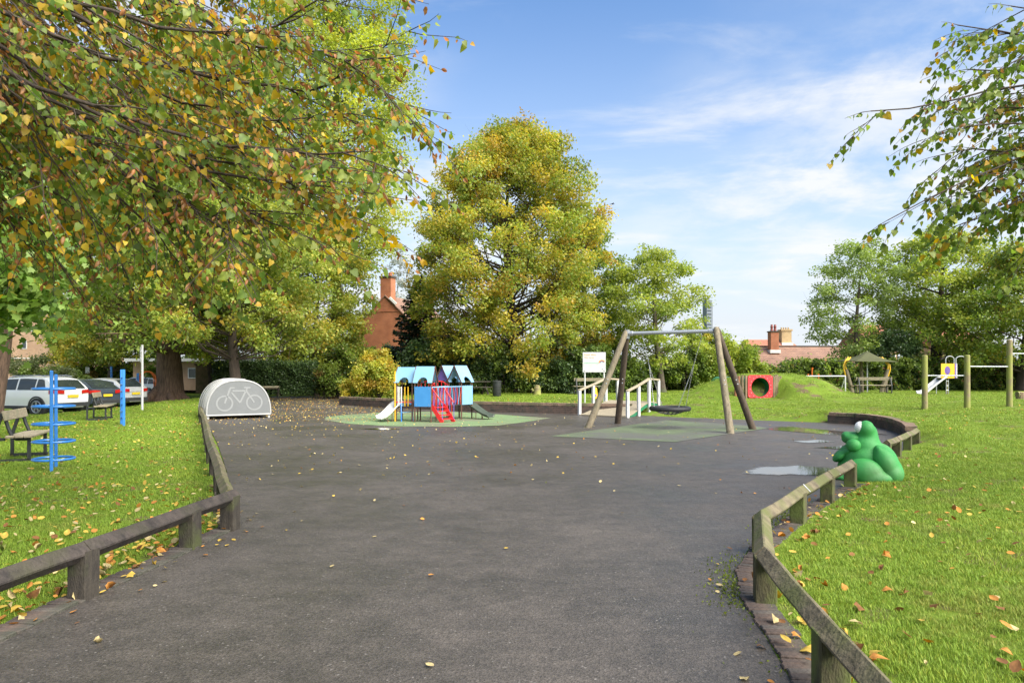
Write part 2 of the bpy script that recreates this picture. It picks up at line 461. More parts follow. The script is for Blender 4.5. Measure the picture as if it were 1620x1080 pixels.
def soil_grass_material(name):
    m = bpy.data.materials.new(name); m.use_nodes = True
    nt = m.node_tree; b = nt.nodes['Principled BSDF']; L = nt.links.new; b.inputs['Roughness'].default_value = .95
    b.inputs['Specular IOR Level'].default_value = .15
    g = nd(nt, 'ShaderNodeNewGeometry')
    n1 = nd(nt, 'ShaderNodeTexNoise'); n1.inputs['Scale'].default_value = .55; n1.inputs['Detail'].default_value = 7; n1.inputs['Roughness'].default_value = .68
    L(g.outputs['Position'], n1.inputs['Vector'])
    rp = nd(nt, 'ShaderNodeValToRGB'); e = rp.color_ramp.elements
    e[0].position = .28; e[0].color = (.1, .125, .026, 1); e[1].position = .72; e[1].color = (.16, .22, .026, 1)
    k = e.new(.5); k.color = (.12, .185, .018, 1)
    L(n1.outputs['Fac'], rp.inputs[0])
    n2 = nd(nt, 'ShaderNodeTexNoise'); n2.inputs['Scale'].default_value = 26; n2.inputs['Detail'].default_value = 6; n2.inputs['Roughness'].default_value = .8
    L(g.outputs['Position'], n2.inputs['Vector'])
    r2 = nd(nt, 'ShaderNodeMapRange'); r2.inputs[1].default_value = .3; r2.inputs[2].default_value = .7; r2.inputs[3].default_value = .55; r2.inputs[4].default_value = 1.35
    L(n2.outputs['Fac'], r2.inputs[0])
    mx = nd(nt, 'ShaderNodeMixRGB', blend_type='MULTIPLY'); mx.inputs[0].default_value = 1; L(rp.outputs[0], mx.inputs[1]); L(r2.outputs[0], mx.inputs[2])
    L(mx.outputs[0], b.inputs['Base Color'])
    n5 = nd(nt, 'ShaderNodeTexNoise'); n5.inputs['Scale'].default_value = 1.7; n5.inputs['Detail'].default_value = 6; L(g.outputs['Position'], n5.inputs['Vector'])
    r5 = nd(nt, 'ShaderNodeMapRange'); r5.inputs[1].default_value = .56; r5.inputs[2].default_value = .66; L(n5.outputs['Fac'], r5.inputs[0])
    m5 = nd(nt, 'ShaderNodeMixRGB'); m5.inputs[2].default_value = (.13, .095, .055, 1); L(r5.outputs[0], m5.inputs[0]); L(mx.outputs[0], m5.inputs[1]); L(m5.outputs[0], b.inputs['Base Color'])
    bp = nd(nt, 'ShaderNodeBump'); bp.inputs['Strength'].default_value = .8; bp.inputs['Distance'].default_value = .03
    L(n2.outputs['Fac'], bp.inputs['Height']); L(bp.outputs[0], b.inputs['Normal'])
    return m
M_LAWN = soil_grass_material('lawn_turf')

def blade_material():
    m = bpy.data.materials.new('grass_blade'); m.use_nodes = True
    nt = m.node_tree; b = nt.nodes['Principled BSDF']; L = nt.links.new
    b.inputs['Roughness'].default_value = .55; b.inputs['Specular IOR Level'].default_value = .25
    g = nd(nt, 'ShaderNodeNewGeometry')
    n1 = nd(nt, 'ShaderNodeTexNoise'); n1.inputs['Scale'].default_value = .8; n1.inputs['Detail'].default_value = 8; n1.inputs['Roughness'].default_value = .78
    L(g.outputs['Position'], n1.inputs['Vector'])
    at_ = nd(nt, 'ShaderNodeAttribute'); at_.attribute_name = 'col'
    rp = nd(nt, 'ShaderNodeValToRGB'); e = rp.color_ramp.elements
    e[0].position = .3; e[0].color = (.29, .285, .065, 1); e[1].position = .66; e[1].color = (.27, .35, .042, 1)
    k = e.new(.48); k.color = (.2, .31, .034, 1)
    L(n1.outputs['Fac'], rp.inputs[0])
    mx = nd(nt, 'ShaderNodeMixRGB', blend_type='MULTIPLY'); mx.inputs[0].default_value = 1
    L(rp.outputs[0], mx.inputs[1]); L(at_.outputs['Color'], mx.inputs[2]); L(mx.outputs[0], b.inputs['Base Color'])
    tr = nd(nt, 'ShaderNodeBsdfTranslucent'); L(mx.outputs[0], tr.inputs['Color'])
    ms = nd(nt, 'ShaderNodeMixShader'); ms.inputs[0].default_value = .3
    L(b.outputs[0], ms.inputs[1]); L(tr.outputs[0], ms.inputs[2]); L(ms.outputs[0], nt.nodes['Material Output'].inputs[0])
    return m
M_BLADE = blade_material()

M_BRICK = pm('old_brick', (.125, .082, .062), (.07, .055, .047), 7, .9, .5, 40, c3=(.055, .052, .042), c3pos=.6)
M_BRICK2 = pm('grey_brick', (.12, .1, .085), (.07, .06, .052), 7, .9, .5, 40, c3=(.062, .06, .046), c3pos=.6)
M_BRICK3 = pm('dark_brick', (.085, .06, .05), (.05, .042, .038), 7, .85, .5, 40, c3=(.05, .05, .036), c3pos=.58)
M_COPING = pm('coping_brick', (.25, .17, .12), (.15, .1, .07), 6, .9, .4, 40, c3=(.09, .1, .05), c3pos=.6)
M_MORTAR = pm('mortar', (.11, .095, .08), (.07, .062, .055), 12, .95, .3)
M_RUBBER = pm('green_rubber_surface', (.165, .24, .105), (.12, .185, .08), 1.6, .9, .35, 120, c3=(.14, .15, .09), c3pos=.6)
M_MAT = pm('worn_green_mat', (.105, .135, .07), (.075, .095, .055), 1.4, .85, .4, 90, c3=(.085, .085, .075), c3pos=.55)

# ---------------------------------------------------------------- ground, lawn, asphalt
def flat_poly(name, pts, z, mat, kind='structure', label=None, step=None):
    me = bpy.data.meshes.new(name)
    bm = bmesh.new()
    vs = [bm.verts.new((p[0], p[1], z)) for p in pts]
    f = bm.faces.new(vs)
    if f.normal.z < 0: f.normal_flip()
    bmesh.ops.triangulate(bm, faces=[f]); bm.normal_update()
    for ff in bm.faces:
        if ff.normal.z < 0: ff.normal_flip()
    bm.to_mesh(me); bm.free()
    return tag(link(name, me, mat), label, None, None, kind)

tag(link('ground', MB().add([(-2500, -300, -.12), (2500, -300, -.12), (2500, 2800, -.12), (-2500, 2800, -.12)], [(0, 1, 2, 3)]).mesh('ground', fix=False), M_LAWN), kind='structure')

def build_lawn():
    x0, x1, y0, y1 = -60., 60., -7.0, 62.
    edge = subdiv(ASPH + [ASPH[0]], .5)
    V = [Vector(p) for p in edge]; n = len(V)
    E = [(i, (i + 1) % n) for i in range(n)]
    rect = subdiv([(x0, y0 - .3), (x1, y0 - .3), (x1, y1), (x0, y1), (x0, y0 - .3)], 4)
    k = len(V); V += [Vector(p) for p in rect]; E += [(k + i, k + (i + 1) % len(rect)) for i in range(len(rect))]
    rng = np.random.default_rng(3)
    pts = []
    for (xa, xb, ya, yb, st) in ((-14, 14, 1, 16, .55), (-20, 24, 16, 40, .75), (-58, 58, 1, 60, 2.2)):
        gx, gy = np.meshgrid(np.arange(xa, xb, st), np.arange(ya, yb, st))
        g = np.stack([gx.ravel(), gy.ravel()], 1) + rng.uniform(-.3, .3, (gx.size, 2)) * st
        if st > 2: g = g[(g[:, 0] < -20) | (g[:, 0] > 24) | (g[:, 1] > 40)]
        pts.append(g)
    gx, gy = np.meshgrid(np.arange(8.4, 16.8, .3), np.arange(29.0, 35.8, .3)); pts.append(np.stack([gx.ravel(), gy.ravel()], 1))
    P = np.concatenate(pts)
    ok = ~in_poly(P[:, 0], P[:, 1], ASPH) & (dist_line(P[:, 0], P[:, 1], ASPH + [ASPH[0]]) > .25)
    P = P[ok]
    V += [Vector(p) for p in P]
    ov, oe, of, *_ = delaunay_2d_cdt(V, E, [], 0, 1e-5)
    A = np.array([(v.x, v.y) for v in ov])
    T = np.array([f for f in of if len(f) == 3])
    c = A[T].mean(1)
    T = T[~in_poly(c[:, 0], c[:, 1], ASPH)]
    Z = hgt(A[:, 0], A[:, 1])
    me = np_mesh('lawn', np.column_stack([A, Z]), T, smooth=True)
    bm = bmesh.new(); bm.from_mesh(me)
    for f in bm.faces:
        if f.normal.z < 0: f.normal_flip()
    bm.to_mesh(me); bm.free()
    return tag(link('lawn', me, M_LAWN), kind='structure')
build_lawn()
flat_poly('playground_asphalt', ASPH, 0.0, M_ASPH)
CARP = [(-17.9, 21.5), (-17.5, 26), (-17.6, 33), (-18.0, 40), (-19, 58), (-60, 58), (-60, 21.5)]
flat_poly('car_park', CARP, -.19, M_CARP)
PATCH_GREEN = [(-6.55 + 0, 24.0), (-6.2, 22.6), (-5.0, 21.0), (-3.6, 20.1), (-1.8, 19.85), (-.4, 20.35), (.35, 21.6), (1.35, 23.6), (.6, 24.3), (-.9, 26.1), (-2.2, 27.2), (-3.6, 27.3), (-5.2, 26.6), (-6.2, 25.4)]
flat_poly('green_safety_surface', PATCH_GREEN, .006, M_RUBBER)
flat_poly('swing_safety_mat', [(.95, 16.95), (3.72, 15.55), (7.3, 19.4), (7.0, 20.6), (5.1, 22.6)], .006, M_MAT)

def water_material():
    m = bpy.data.materials.new('puddle_water'); m.use_nodes = True
    nt = m.node_tree; b = nt.nodes['Principled BSDF']; L = nt.links.new
    b.inputs['Base Color'].default_value = (.04, .04, .04, 1); b.inputs['Roughness'].default_value = .04; b.inputs['Specular IOR Level'].default_value = .6
    at_ = nd(nt, 'ShaderNodeAttribute'); at_.attribute_name = 'col'
    g = nd(nt, 'ShaderNodeNewGeometry'); n = nd(nt, 'ShaderNodeTexNoise'); n.inputs['Scale'].default_value = 5; n.inputs['Detail'].default_value = 8; n.inputs['Roughness'].default_value = .7
    L(g.outputs['Position'], n.inputs['Vector'])
    ad = nd(nt, 'ShaderNodeMath', operation='ADD'); L(at_.outputs['Fac'], ad.inputs[0]); L(n.outputs['Fac'], ad.inputs[1])
    mr = nd(nt, 'ShaderNodeMapRange'); mr.inputs[1].default_value = .62; mr.inputs[2].default_value = 1.05; L(ad.outputs[0], mr.inputs[0])
    tr = nd(nt, 'ShaderNodeBsdfTransparent'); ms = nd(nt, 'ShaderNodeMixShader')
    L(mr.outputs[0], ms.inputs[0]); L(tr.outputs[0], ms.inputs[1]); L(b.outputs[0], ms.inputs[2]); L(ms.outputs[0], nt.nodes['Material Output'].inputs[0])
    return m
M_WATER = water_material()
def puddle(pts_px, seed=1, wob=.25):
    """pool of rain water thinning out to a ragged rim"""
    rng = np.random.default_rng(seed)
    W = [G(*p) for p in pts_px]
    c = sum(W, Vector()) / len(W)
    ring = subdiv([(w.x, w.y) for w in W] + [(W[0].x, W[0].y)], .2); n = len(ring)
    V, C, F = [(c.x, c.y, .0085)], [1.0], []
    for j, (k0, cc) in enumerate(((.5, 1.0), (.85, .6), (1.2, 0.0))):
        for i, (x, y) in enumerate(ring):
            k = k0 * (1 + wob * (math.sin(i * 6.283 / n * 3 + seed) * .4 + math.sin(i * 6.283 / n * 5 + seed * 2) * .4))
            V.append((c.x + (x - c.x) * k, c.y + (y - c.y) * k, .0085)); C.append(cc)
    for i in range(n):
        j = (i + 1) % n; F.append((0, 1 + i, 1 + j))
        for r_ in range(2): a, b, c_, d = 1 + r_ * n + i, 1 + r_ * n + j, 1 + (r_ + 1) * n + j, 1 + (r_ + 1) * n + i; F += [(a, d, c_), (a, c_, b)]
    me = np_mesh('puddle', np.array(V), np.array(F), col=np.repeat(np.array(C)[:, None], 3, 1))
    return tag(link('puddle', me, M_WATER), kind='structure')
puddle([(1185, 744), (1205, 739), (1260, 738), (1320, 740), (1330, 747), (1290, 751), (1230, 752), (1195, 749)], seed=2)
puddle([(1205, 678), (1260, 676), (1330, 682), (1390, 687), (1330, 688), (1270, 684)], seed=5)
puddle([(1290, 708), (1330, 706), (1360, 707), (1330, 711)], seed=8)
puddle([(1255, 698), (1300, 696), (1320, 699), (1280, 701)], seed=9)
puddle([(565, 678), (610, 677.5), (640, 678), (600, 680)], seed=4)

# ---------------------------------------------------------------- retaining walls of brick
def brick_wall(name, pl, h0, h1, label, thick=.22):
    root = empty(name, (pl[0][0], pl[0][1], 0), 0, label, 'wall')
    o0 = Vector((pl[0][0], pl[0][1], 0))
    seg = [(Vector((*a, 0)), Vector((*b, 0))) for a, b in zip(pl[:-1], pl[1:])]
    tot = sum((b - a).length for a, b in seg)
    core, bricks, cope = MB(), MB(), MB(); run = 0.0
    rng = random.Random(len(pl))
    for a, b in seg:
        L = (b - a).length; d = (b - a) / L; nrm = Vector((d.y, -d.x, 0))
        if nrm.y > 0 and name == 'x': nrm = -nrm
        ctr = lambda s, off, z: a + d * s + nrm * off + Vector((0, 0, z)) - o0
        rot = Matrix.Rotation(math.atan2(d.y, d.x), 3, 'Z')
        hm = h0 + (h1 - h0) * (run + L / 2) / tot
        core.box(ctr(L / 2, -thick / 2 * 0, (hm - .075) / 2 - .06), (L + .1, thick - .03, hm - .075 + .1), rot)
        rows = max(2, int((hm - .07) / .075))
        for r in range(rows):
            s = -.11 if r % 2 else 0.0
            while s < L:
                s0, s1 = max(s, 0), min(s + .215, L)
                if s1 - s0 > .04:
                    bricks.box(ctr((s0 + s1) / 2, rng.uniform(-.004, .004), .0325 + r * .075), (s1 - s0 - .004, thick, .064), rot)
                s += .225
        s = 0.0
        top = rows * .075 + .055
        while s < L - .03:
            cope.box(ctr(s + .035, rng.uniform(-.006, .006), top + rng.uniform(-.004, .004)), (.066, thick + .03, .105), rot)
            s += .075
        run += L
    core.build('mortar_core', M_MORTAR, root)
    tag(bricks.build('brick_courses', M_BRICK, root), kind='stuff')
    tag(cope.build('coping_bricks', M_COPING, root), kind='stuff')
    return root
brick_wall('retaining_wall', WALL_A, .40, .38, 'long low dark brick retaining wall running behind the toddler playhouse')
brick_wall('retaining_wall', WALL_B, .34, .30, 'short curved brick retaining wall behind the green frog')

# ---------------------------------------------------------------- brick kerbs, every brick its own piece
def kerb(pl, side, label, y_max, seed):
    rng = random.Random(seed)
    root = empty('brick_kerb', (pl[0][0], pl[0][1], 0)); tag(root, label, None, None, 'structure')
    o0 = Vector((pl[0][0], pl[0][1], 0))
    var = []
    for i in range(6):
        w, l, h = .062 + rng.uniform(-.005, .004), .2 + rng.uniform(-.012, .01), .06
        mb = MB()
        mb.add([(-w / 2, -l / 2, -h), (w / 2, -l / 2, -h), (w / 2, l / 2, -h), (-w / 2, l / 2, -h),
                (-w / 2, -l / 2, -.006), (w / 2, -l / 2, -.006), (w / 2, l / 2, -.006), (-w / 2, l / 2, -.006),
                (-w / 2 + .006, -l / 2 + .007, 0), (w / 2 - .006, -l / 2 + .006, .001), (w / 2 - .007, l / 2 - .006, -.001), (-w / 2 + .006, l / 2 - .007, .001)],
               [(0, 1, 5, 4), (1, 2, 6, 5), (2, 3, 7, 6), (3, 0, 4, 7), (4, 5, 9, 8), (5, 6, 10, 9), (6, 7, 11, 10), (7, 4, 8, 11), (8, 9, 10, 11)])
        me = mb.mesh('brick'); me.materials.append((M_BRICK, M_BRICK2, M_BRICK3)[i % 3]); var.append(me)
    pts = [Vector((*p, 0)) for p in pl]
    acc = 0.0
    bed = MB(); n = 0
    for a, b in zip(pts[:-1], pts[1:]):
        L = (b - a).length; d = (b - a) / L; nr = Vector((-d.y, d.x, 0)) * side
        bed.box((a + b) / 2 + nr * .11 + Vector((0, 0, -.035)) - o0, (L + .03, .25, .06), Matrix.Rotation(math.atan2(d.y, d.x), 3, 'Z'))
        s = acc
        while s < L:
            p = a + d * s + nr * (.105 + rng.uniform(-.008, .008))
            o = bpy.data.objects.new('brick', rng.choice(var)); COL.objects.link(o); o.parent = root
            o.location = p - o0 + Vector((0, 0, .016 + rng.uniform(-.005, .005)))
            o.rotation_euler = (rng.uniform(-.03, .03), rng.uniform(-.04, .04), math.atan2(d.y, d.x) + rng.uniform(-.04, .04))
            s += .069; n += 1
        acc = s - L
    bed.build('kerb_bed', M_MORTAR, root)
    return root
kerb([p for p in LEFT_EDGE if 1.9 < p[1] < 11.5], 1, 'weathered brick kerb edging the left lawn below the knee rail', 11, 1)
kerb([p for p in RIGHT_EDGE if 1.9 < p[1] < 9.9][::-1], -1, 'weathered brick kerb edging the right lawn below the knee rail', 10, 2)

# ---------------------------------------------------------------- grass
def tuft_mesh(seed, n, rad, h0, h1, w):
    rng = np.random.default_rng(seed)
    V, F, C = [], [], []
    for i in range(n):
        a, r = rng.uniform(0, 6.283), rad * math.sqrt(rng.random())
        p = np.array([r * math.cos(a), r * math.sin(a), -.006]); h = rng.uniform(h0, h1)
        b = rng.uniform(0, 6.283); bend = rng.uniform(.2, 1.0) * h; dx = np.array([math.cos(b), math.sin(b), 0]); sx = np.array([-math.sin(b), math.cos(b), 0])
        ww = w * rng.uniform(.7, 1.3); k = len(V)
        V += [p - sx * ww / 2, p + sx * ww / 2, p + dx * bend * .35 + np.array([0, 0, h * .62]) - sx * ww * .4, p + dx * bend * .35 + np.array([0, 0, h * .62]) + sx * ww * .4, p + dx * bend + np.array([0, 0, h])]
        F += [(k, k + 1, k + 3, k + 2), (k + 2, k + 3, k + 4, k + 4)]
        t = rng.random(); c = np.array([1, 1, 1.]) * rng.uniform(.7, 1.25)
        if t < .09: c = np.array([1.5, 1.15, 1.3])
        C += [c] * 5
    tri = []
    for f in F:
        tri.append((f[0], f[1], f[2]));
        if f[3] != f[2]: tri.append((f[0 + 0], f[2], f[3])) if False else None
    me = bpy.data.meshes.new('grass_tuft')
    faces = [f if f[3] != f[2] else f[:3] for f in F]
    me.from_pydata([tuple(v) for v in V], [], faces)
    ca = me.color_attributes.new('col', 'FLOAT_COLOR', 'POINT')
    c4 = np.ones((len(V), 4), np.float32); c4[:, :3] = np.array(C); ca.data.foreach_set('color', c4.ravel())
    me.materials.append(M_BLADE)
    return me

def grass(name, label, region, seed):
    rng = np.random.default_rng(seed)
    src = bpy.data.collections.new(name + '_source')
    for i in range(5):
        o = bpy.data.objects.new('grass_tuft', tuft_mesh(seed * 10 + i, 34, .09, .014, .044, .0038)); src.objects.link(o)
    P, S = [], []
    for (y0, y1, dens, sc) in ((2.4, 5, 330, 1.0), (5, 8, 230, 1.15), (8, 12, 125, 1.45), (12, 18, 62, 1.9), (18, 27, 28, 2.5), (27, 47, 11, 3.4)):
        xl, xr = (-.82 * y1 - 1.5, .82 * y1 + 1.5)
        n = int(dens * (xr - xl) * (y1 - y0))
        x = rng.uniform(xl, xr, n); y = rng.uniform(y0, y1, n)
        k = (np.abs(x) < .8 * y + 1.5) & region(x, y)
        x, y = x[k], y[k]
        P.append(np.column_stack([x, y, hgt(x, y)])); S.append(np.full(len(x), sc) * rng.uniform(.7, 1.25, len(x)))
    P = np.concatenate(P); S = np.concatenate(S)
    me = bpy.data.meshes.new(name); me.vertices.add(len(P)); me.vertices.foreach_set('co', P.astype(np.float32).ravel()); me.update()
    a = me.attributes.new('tuft_scale', 'FLOAT', 'POINT'); a.data.foreach_set('value', S.astype(np.float32))
    a = me.attributes.new('tuft_turn', 'FLOAT', 'POINT'); a.data.foreach_set('value', rng.uniform(0, 6.283, len(P)).astype(np.float32))
    o = link(name, me, M_BLADE)
    ng = bpy.data.node_groups.new(name + '_nodes', 'GeometryNodeTree')
    ng.interface.new_socket('Geometry', in_out='INPUT', socket_type='NodeSocketGeometry')
    ng.interface.new_socket('Geometry', in_out='OUTPUT', socket_type='NodeSocketGeometry')
    gi, go = ng.nodes.new('NodeGroupInput'), ng.nodes.new('NodeGroupOutput')
    ci = ng.nodes.new('GeometryNodeCollectionInfo'); ci.inputs['Collection'].default_value = src
    ci.inputs['Separate Children'].default_value = True; ci.inputs['Reset Children'].default_value = True
    ip = ng.nodes.new('GeometryNodeInstanceOnPoints'); ip.inputs['Pick Instance'].default_value = True
    a1 = ng.nodes.new('GeometryNodeInputNamedAttribute'); a1.data_type = 'FLOAT'; a1.inputs[0].default_value = 'tuft_scale'
    a2 = ng.nodes.new('GeometryNodeInputNamedAttribute'); a2.data_type = 'FLOAT'; a2.inputs[0].default_value = 'tuft_turn'
    cb = ng.nodes.new('ShaderNodeCombineXYZ'); ng.links.new(a2.outputs[0], cb.inputs[2])
    er = ng.nodes.new('FunctionNodeEulerToRotation'); ng.links.new(cb.outputs[0], er.inputs[0])
    cs = ng.nodes.new('ShaderNodeCombineXYZ')
    pw = ng.nodes.new('ShaderNodeMath'); pw.operation = 'POWER'; pw.inputs[1].default_value = .45; ng.links.new(a1.outputs[0], pw.inputs[0])
    ng.links.new(a1.outputs[0], cs.inputs[0]); ng.links.new(a1.outputs[0], cs.inputs[1]); ng.links.new(pw.outputs[0], cs.inputs[2])
    ng.links.new(gi.outputs[0], ip.inputs['Points']); ng.links.new(ci.outputs[0], ip.inputs['Instance'])
    ng.links.new(er.outputs[0], ip.inputs['Rotation']); ng.links.new(cs.outputs[0], ip.inputs['Scale'])
    ng.links.new(ip.outputs[0], go.inputs[0])
    md = o.modifiers.new('grass', 'NODES'); md.node_group = ng
    return tag(o, label, 'grass', None, 'stuff')

def lawn_ok(x, y, margin=.24):
    return (~in_poly(x, y, ASPH)) & (dist_line(x, y, ASPH + [ASPH[0]]) > margin * RNG.uniform(.75, 1.5, len(x))) & (~in_poly(x, y, CARP))
def bare(x, y):
    """worn patches: under the benches, on the mound's shoulders, before the tunnel"""
    d = np.minimum(np.hypot((x + 8.9) / 1.0, (y - 12.6) / .9), np.hypot((x + 13.4) / .9, (y - 22.3) / .8))
    d = np.minimum(d, np.hypot((x - 10.9) / .9, (y - 29.4) / .6))
    d = np.minimum(d, np.hypot((x - 12.2) / .8, (y - 30.6) / .5) + .15)
    d = np.minimum(d, np.hypot((x - 13.9) / .9, (y - 30.8) / .5) + .15)
    w = np.sin(x * .83 + 1.7 * np.sin(y * .41)) + np.sin(y * 1.13 + 1.3 * np.sin(x * .67 + 2)) + .6 * np.sin(x * 2.3 - y * 1.9)
    return (RNG.random(len(x)) > ss(1.1, .5, d) * .85) & (RNG.random(len(x)) > .55 * ss(.9, 2.1, w))
is_left = lambda x, y: x < np.interp(y, LE[:, 1], LE[:, 0])
grass('grass', 'mown green grass of the left lawn between the knee rail and parked cars', lambda x, y: lawn_ok(x, y) & is_left(x, y) & bare(x, y), 21)
grass('grass', 'mown green grass of the right and back lawn around the tunnel mound', lambda x, y: lawn_ok(x, y) & ~is_left(x, y) & bare(x, y), 22)
# ---------------------------------------------------------------- object materials
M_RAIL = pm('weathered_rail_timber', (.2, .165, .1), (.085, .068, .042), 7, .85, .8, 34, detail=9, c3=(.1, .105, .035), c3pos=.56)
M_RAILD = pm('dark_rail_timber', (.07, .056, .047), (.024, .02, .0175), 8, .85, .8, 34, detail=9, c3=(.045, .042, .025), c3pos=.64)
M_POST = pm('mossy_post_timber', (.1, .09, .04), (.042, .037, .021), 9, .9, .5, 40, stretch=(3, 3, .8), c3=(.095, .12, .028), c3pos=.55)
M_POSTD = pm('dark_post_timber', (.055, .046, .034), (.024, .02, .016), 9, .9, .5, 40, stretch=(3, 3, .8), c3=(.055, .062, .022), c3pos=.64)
M_PLANK = pm('bench_plank', (.33, .28, .19), (.2, .165, .11), 9, .8, .4, 50, stretch=(1, 1, 5), c3=(.2, .19, .12), c3pos=.62)
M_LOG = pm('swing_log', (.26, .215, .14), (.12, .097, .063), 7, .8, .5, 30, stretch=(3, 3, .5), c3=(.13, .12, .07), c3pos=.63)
M_LOGD = pm('shaded_swing_log', (.095, .068, .045), (.05, .036, .025), 7, .8, .5, 30, stretch=(3, 3, .5))  # same logs darkened for the rear legs: shade put into the colour
M_GALV = pm('galvanised_steel', (.55, .56, .57), (.46, .47, .48), 14, .42, .1, metal=.65)
M_STRAP = pm('steel_strap', (.6, .6, .58), (.4, .4, .4), 20, .5, 0, metal=.5)
M_CHAIN = pm('chain_steel', (.34, .35, .34), (.24, .25, .24), 20, .4, 0, metal=.7)
M_BLACKR = pm('black_rubber', (.028, .028, .03), (.02, .02, .021), 12, .6, .2)
M_DMETAL = pm('dark_metal', (.03, .033, .032), (.02, .022, .022), 10, .5, .2)
M_WHITEP = pm('white_paint', (.55, .55, .54), (.46, .46, .45), 6, .5, .1, c3=(.36, .36, .32), c3pos=.7)
M_CREAMP = pm('cream_plastic', (.78, .76, .7), (.7, .68, .62), 5, .4)
M_BLUE = pm('blue_paint', (.035, .2, .56), (.028, .165, .48), 4, .35, .08, coat=.3)
M_SKYB = pm('light_blue_panel', (.2, .38, .55), (.17, .34, .5), 3, .4)
M_SHADEB = pm('shaded_blue_panel', (.055, .24, .52), (.045, .21, .47), 3, .4)  # blue deepened for the left-facing playhouse panel, its shade painted into the colour
M_RED = pm('red_paint', (.64, .025, .025), (.52, .02, .022), 4, .35, 0, coat=.2)
M_REDP = pm('faded_red_panel', (.6, .035, .04), (.5, .03, .035), 3, .5)
M_YEL = pm('yellow_paint', (.75, .46, .03), (.65, .38, .025), 5, .4)
M_PURP = pm('purple_paint', (.2, .12, .4), (.16, .1, .33), 5, .45)
M_ORNG = pm('orange_paint', (.7, .17, .03), (.6, .13, .025), 5, .45)
M_BROWNP = pm('brown_painted_post', (.13, .065, .04), (.09, .045, .03), 8, .5)
M_FROG = pm('green_fibreglass', (.045, .29, .065), (.036, .24, .052), 4, .6, .12, 40, c3=(.09, .22, .075), c3pos=.64)
M_DSLIDE = pm('dark_green_slide', (.06, .075, .055), (.045, .058, .042), 5, .4)
M_GRNP = pm('green_plastic', (.02, .17, .08), (.015, .13, .06), 4, .3)
M_OLIVE = pm('olive_canopy', (.07, .075, .026), (.05, .055, .02), 4, .8)
M_DECK = pm('bridge_deck_timber', (.38, .32, .22), (.26, .22, .15), 6, .8, .4, 30, stretch=(.6, 5, 1))
M_STAKE = pm('stake_timber', (.24, .17, .1), (.13, .1, .06), 9, .85, .4, 30, stretch=(3, 3, .5), c3=(.12, .11, .05))
M_STAKER = pm('reddish_stake_timber', (.3, .13, .06), (.2, .085, .045), 9, .85, .4, 30, stretch=(3, 3, .5))
M_PILE = pm('greened_round_timber', (.27, .22, .13), (.17, .13, .075), 6, .85, .4, 30, stretch=(2.5, 2.5, .35), c3=(.24, .25, .06), c3pos=.5)

# ---------------------------------------------------------------- knee rails (diamond rail notched into square posts)
def knee_rail(posts, label, top, mat_r, mat_p, straps=(), ext0=0.0, ext1=0.0, pw=.145, side=.1, post_at=None):
    """posts: ground points; the rail is a square timber set on edge, one length for each bay"""
    root = empty('knee_rail_fence', (posts[0][0], posts[0][1], 0), 0, label, 'fence')
    o0 = Vector((posts[0][0], posts[0][1], 0))
    h = side * math.sqrt(2) / 2
    P = [Vector((p[0], p[1], top - h)) for p in posts]
    n = len(P)
    rng = random.Random(int(abs(posts[0][0]) * 100))
    for i, p in enumerate(P):
        if post_at is not None and i not in post_at: continue
        d = (P[min(i + 1, n - 1)] - P[max(i - 1, 0)]).normalized()
        gz = hz1(p.x, p.y)
        a = math.atan2(d.y, d.x)
        hh = top - h - .01 - (gz - .1)
        # notched head: a V cut along the rail
        w = pw / 2
        prof = [(-w, 0), (w, 0), (w, hh + .03), (0, hh - w + .03), (-w, hh + .03)]
        M = Matrix.Translation(Vector((p.x, p.y, gz - .1)) - o0) @ Matrix.Rotation(a + math.pi / 2, 4, 'Z') @ Matrix.Rotation(rng.uniform(-.02, .02), 4, 'X')
        MB().prism(prof, -pw / 2, pw / 2, M).build('post', mat_p, root, bevel=.008)
    for i in range(n - 1):
        a, b = P[i].copy(), P[i + 1].copy()
        d = (b - a).normalized()
        if i == 0: a -= d * ext0
        if i == n - 2: b += d * ext1
        L = (b - a).length; m = max(2, int(L / .35))
        sx = d.cross(Vector((0, 0, 1))).normalized(); u = sx.cross(d)
        vs, fs = [], []
        tw = rng.uniform(-.05, .05)
        for k in range(m + 1):
            t = k / m; p = a + d * (L * t) + Vector((rng.uniform(-.004, .004), rng.uniform(-.004, .004), rng.uniform(-.005, .005) - .006 * math.sin(math.pi * t)))
            for q in range(4):
                an = q * math.pi / 2 + tw * t; r_ = h * rng.uniform(.96, 1.03)
                for da in (-.09, .09): vs.append(p + sx * (math.cos(an + da) * r_) + u * (math.sin(an + da) * r_) - o0)
        for k in range(m):
            for q in range(8): fs.append((k * 8 + q, k * 8 + (q + 1) % 8, k * 8 + 8 + (q + 1) % 8, k * 8 + 8 + q))
        fs.append(tuple(range(8))[::-1]); fs.append(tuple(m * 8 + q for q in range(8)))
        MB().add(vs, fs).build('rail', mat_r, root)
    for s in straps:
        i, t = s
        c = P[i].lerp(P[i + 1], t) - o0; d = (P[i + 1] - P[i]).normalized(); sx = d.cross(Vector((0, 0, 1))); u = sx.cross(d)
        mb = MB(); r_ = h * 1.06
        pts = [c + sx * (math.cos(q * math.pi / 2) * r_) + u * (math.sin(q * math.pi / 2) * r_) for q in range(4)]
        vs = [p - d * .016 for p in pts] + [p + d * .016 for p in pts]
        mb.add(vs, [(q, (q + 1) % 4, (q + 1) % 4 + 4, q + 4) for q in range(4)]).build('strap', M_STRAP, root)
    return root
knee_rail([(-3.6, 1.9), (-3.3, 3.25), (-3.04, 4.84), (-2.93, 6.22), (-2.86, 6.93)], 'dark weathered knee rail curving along the near left lawn edge', .40, M_RAILD, M_POSTD, ext0=.3, ext1=.08)
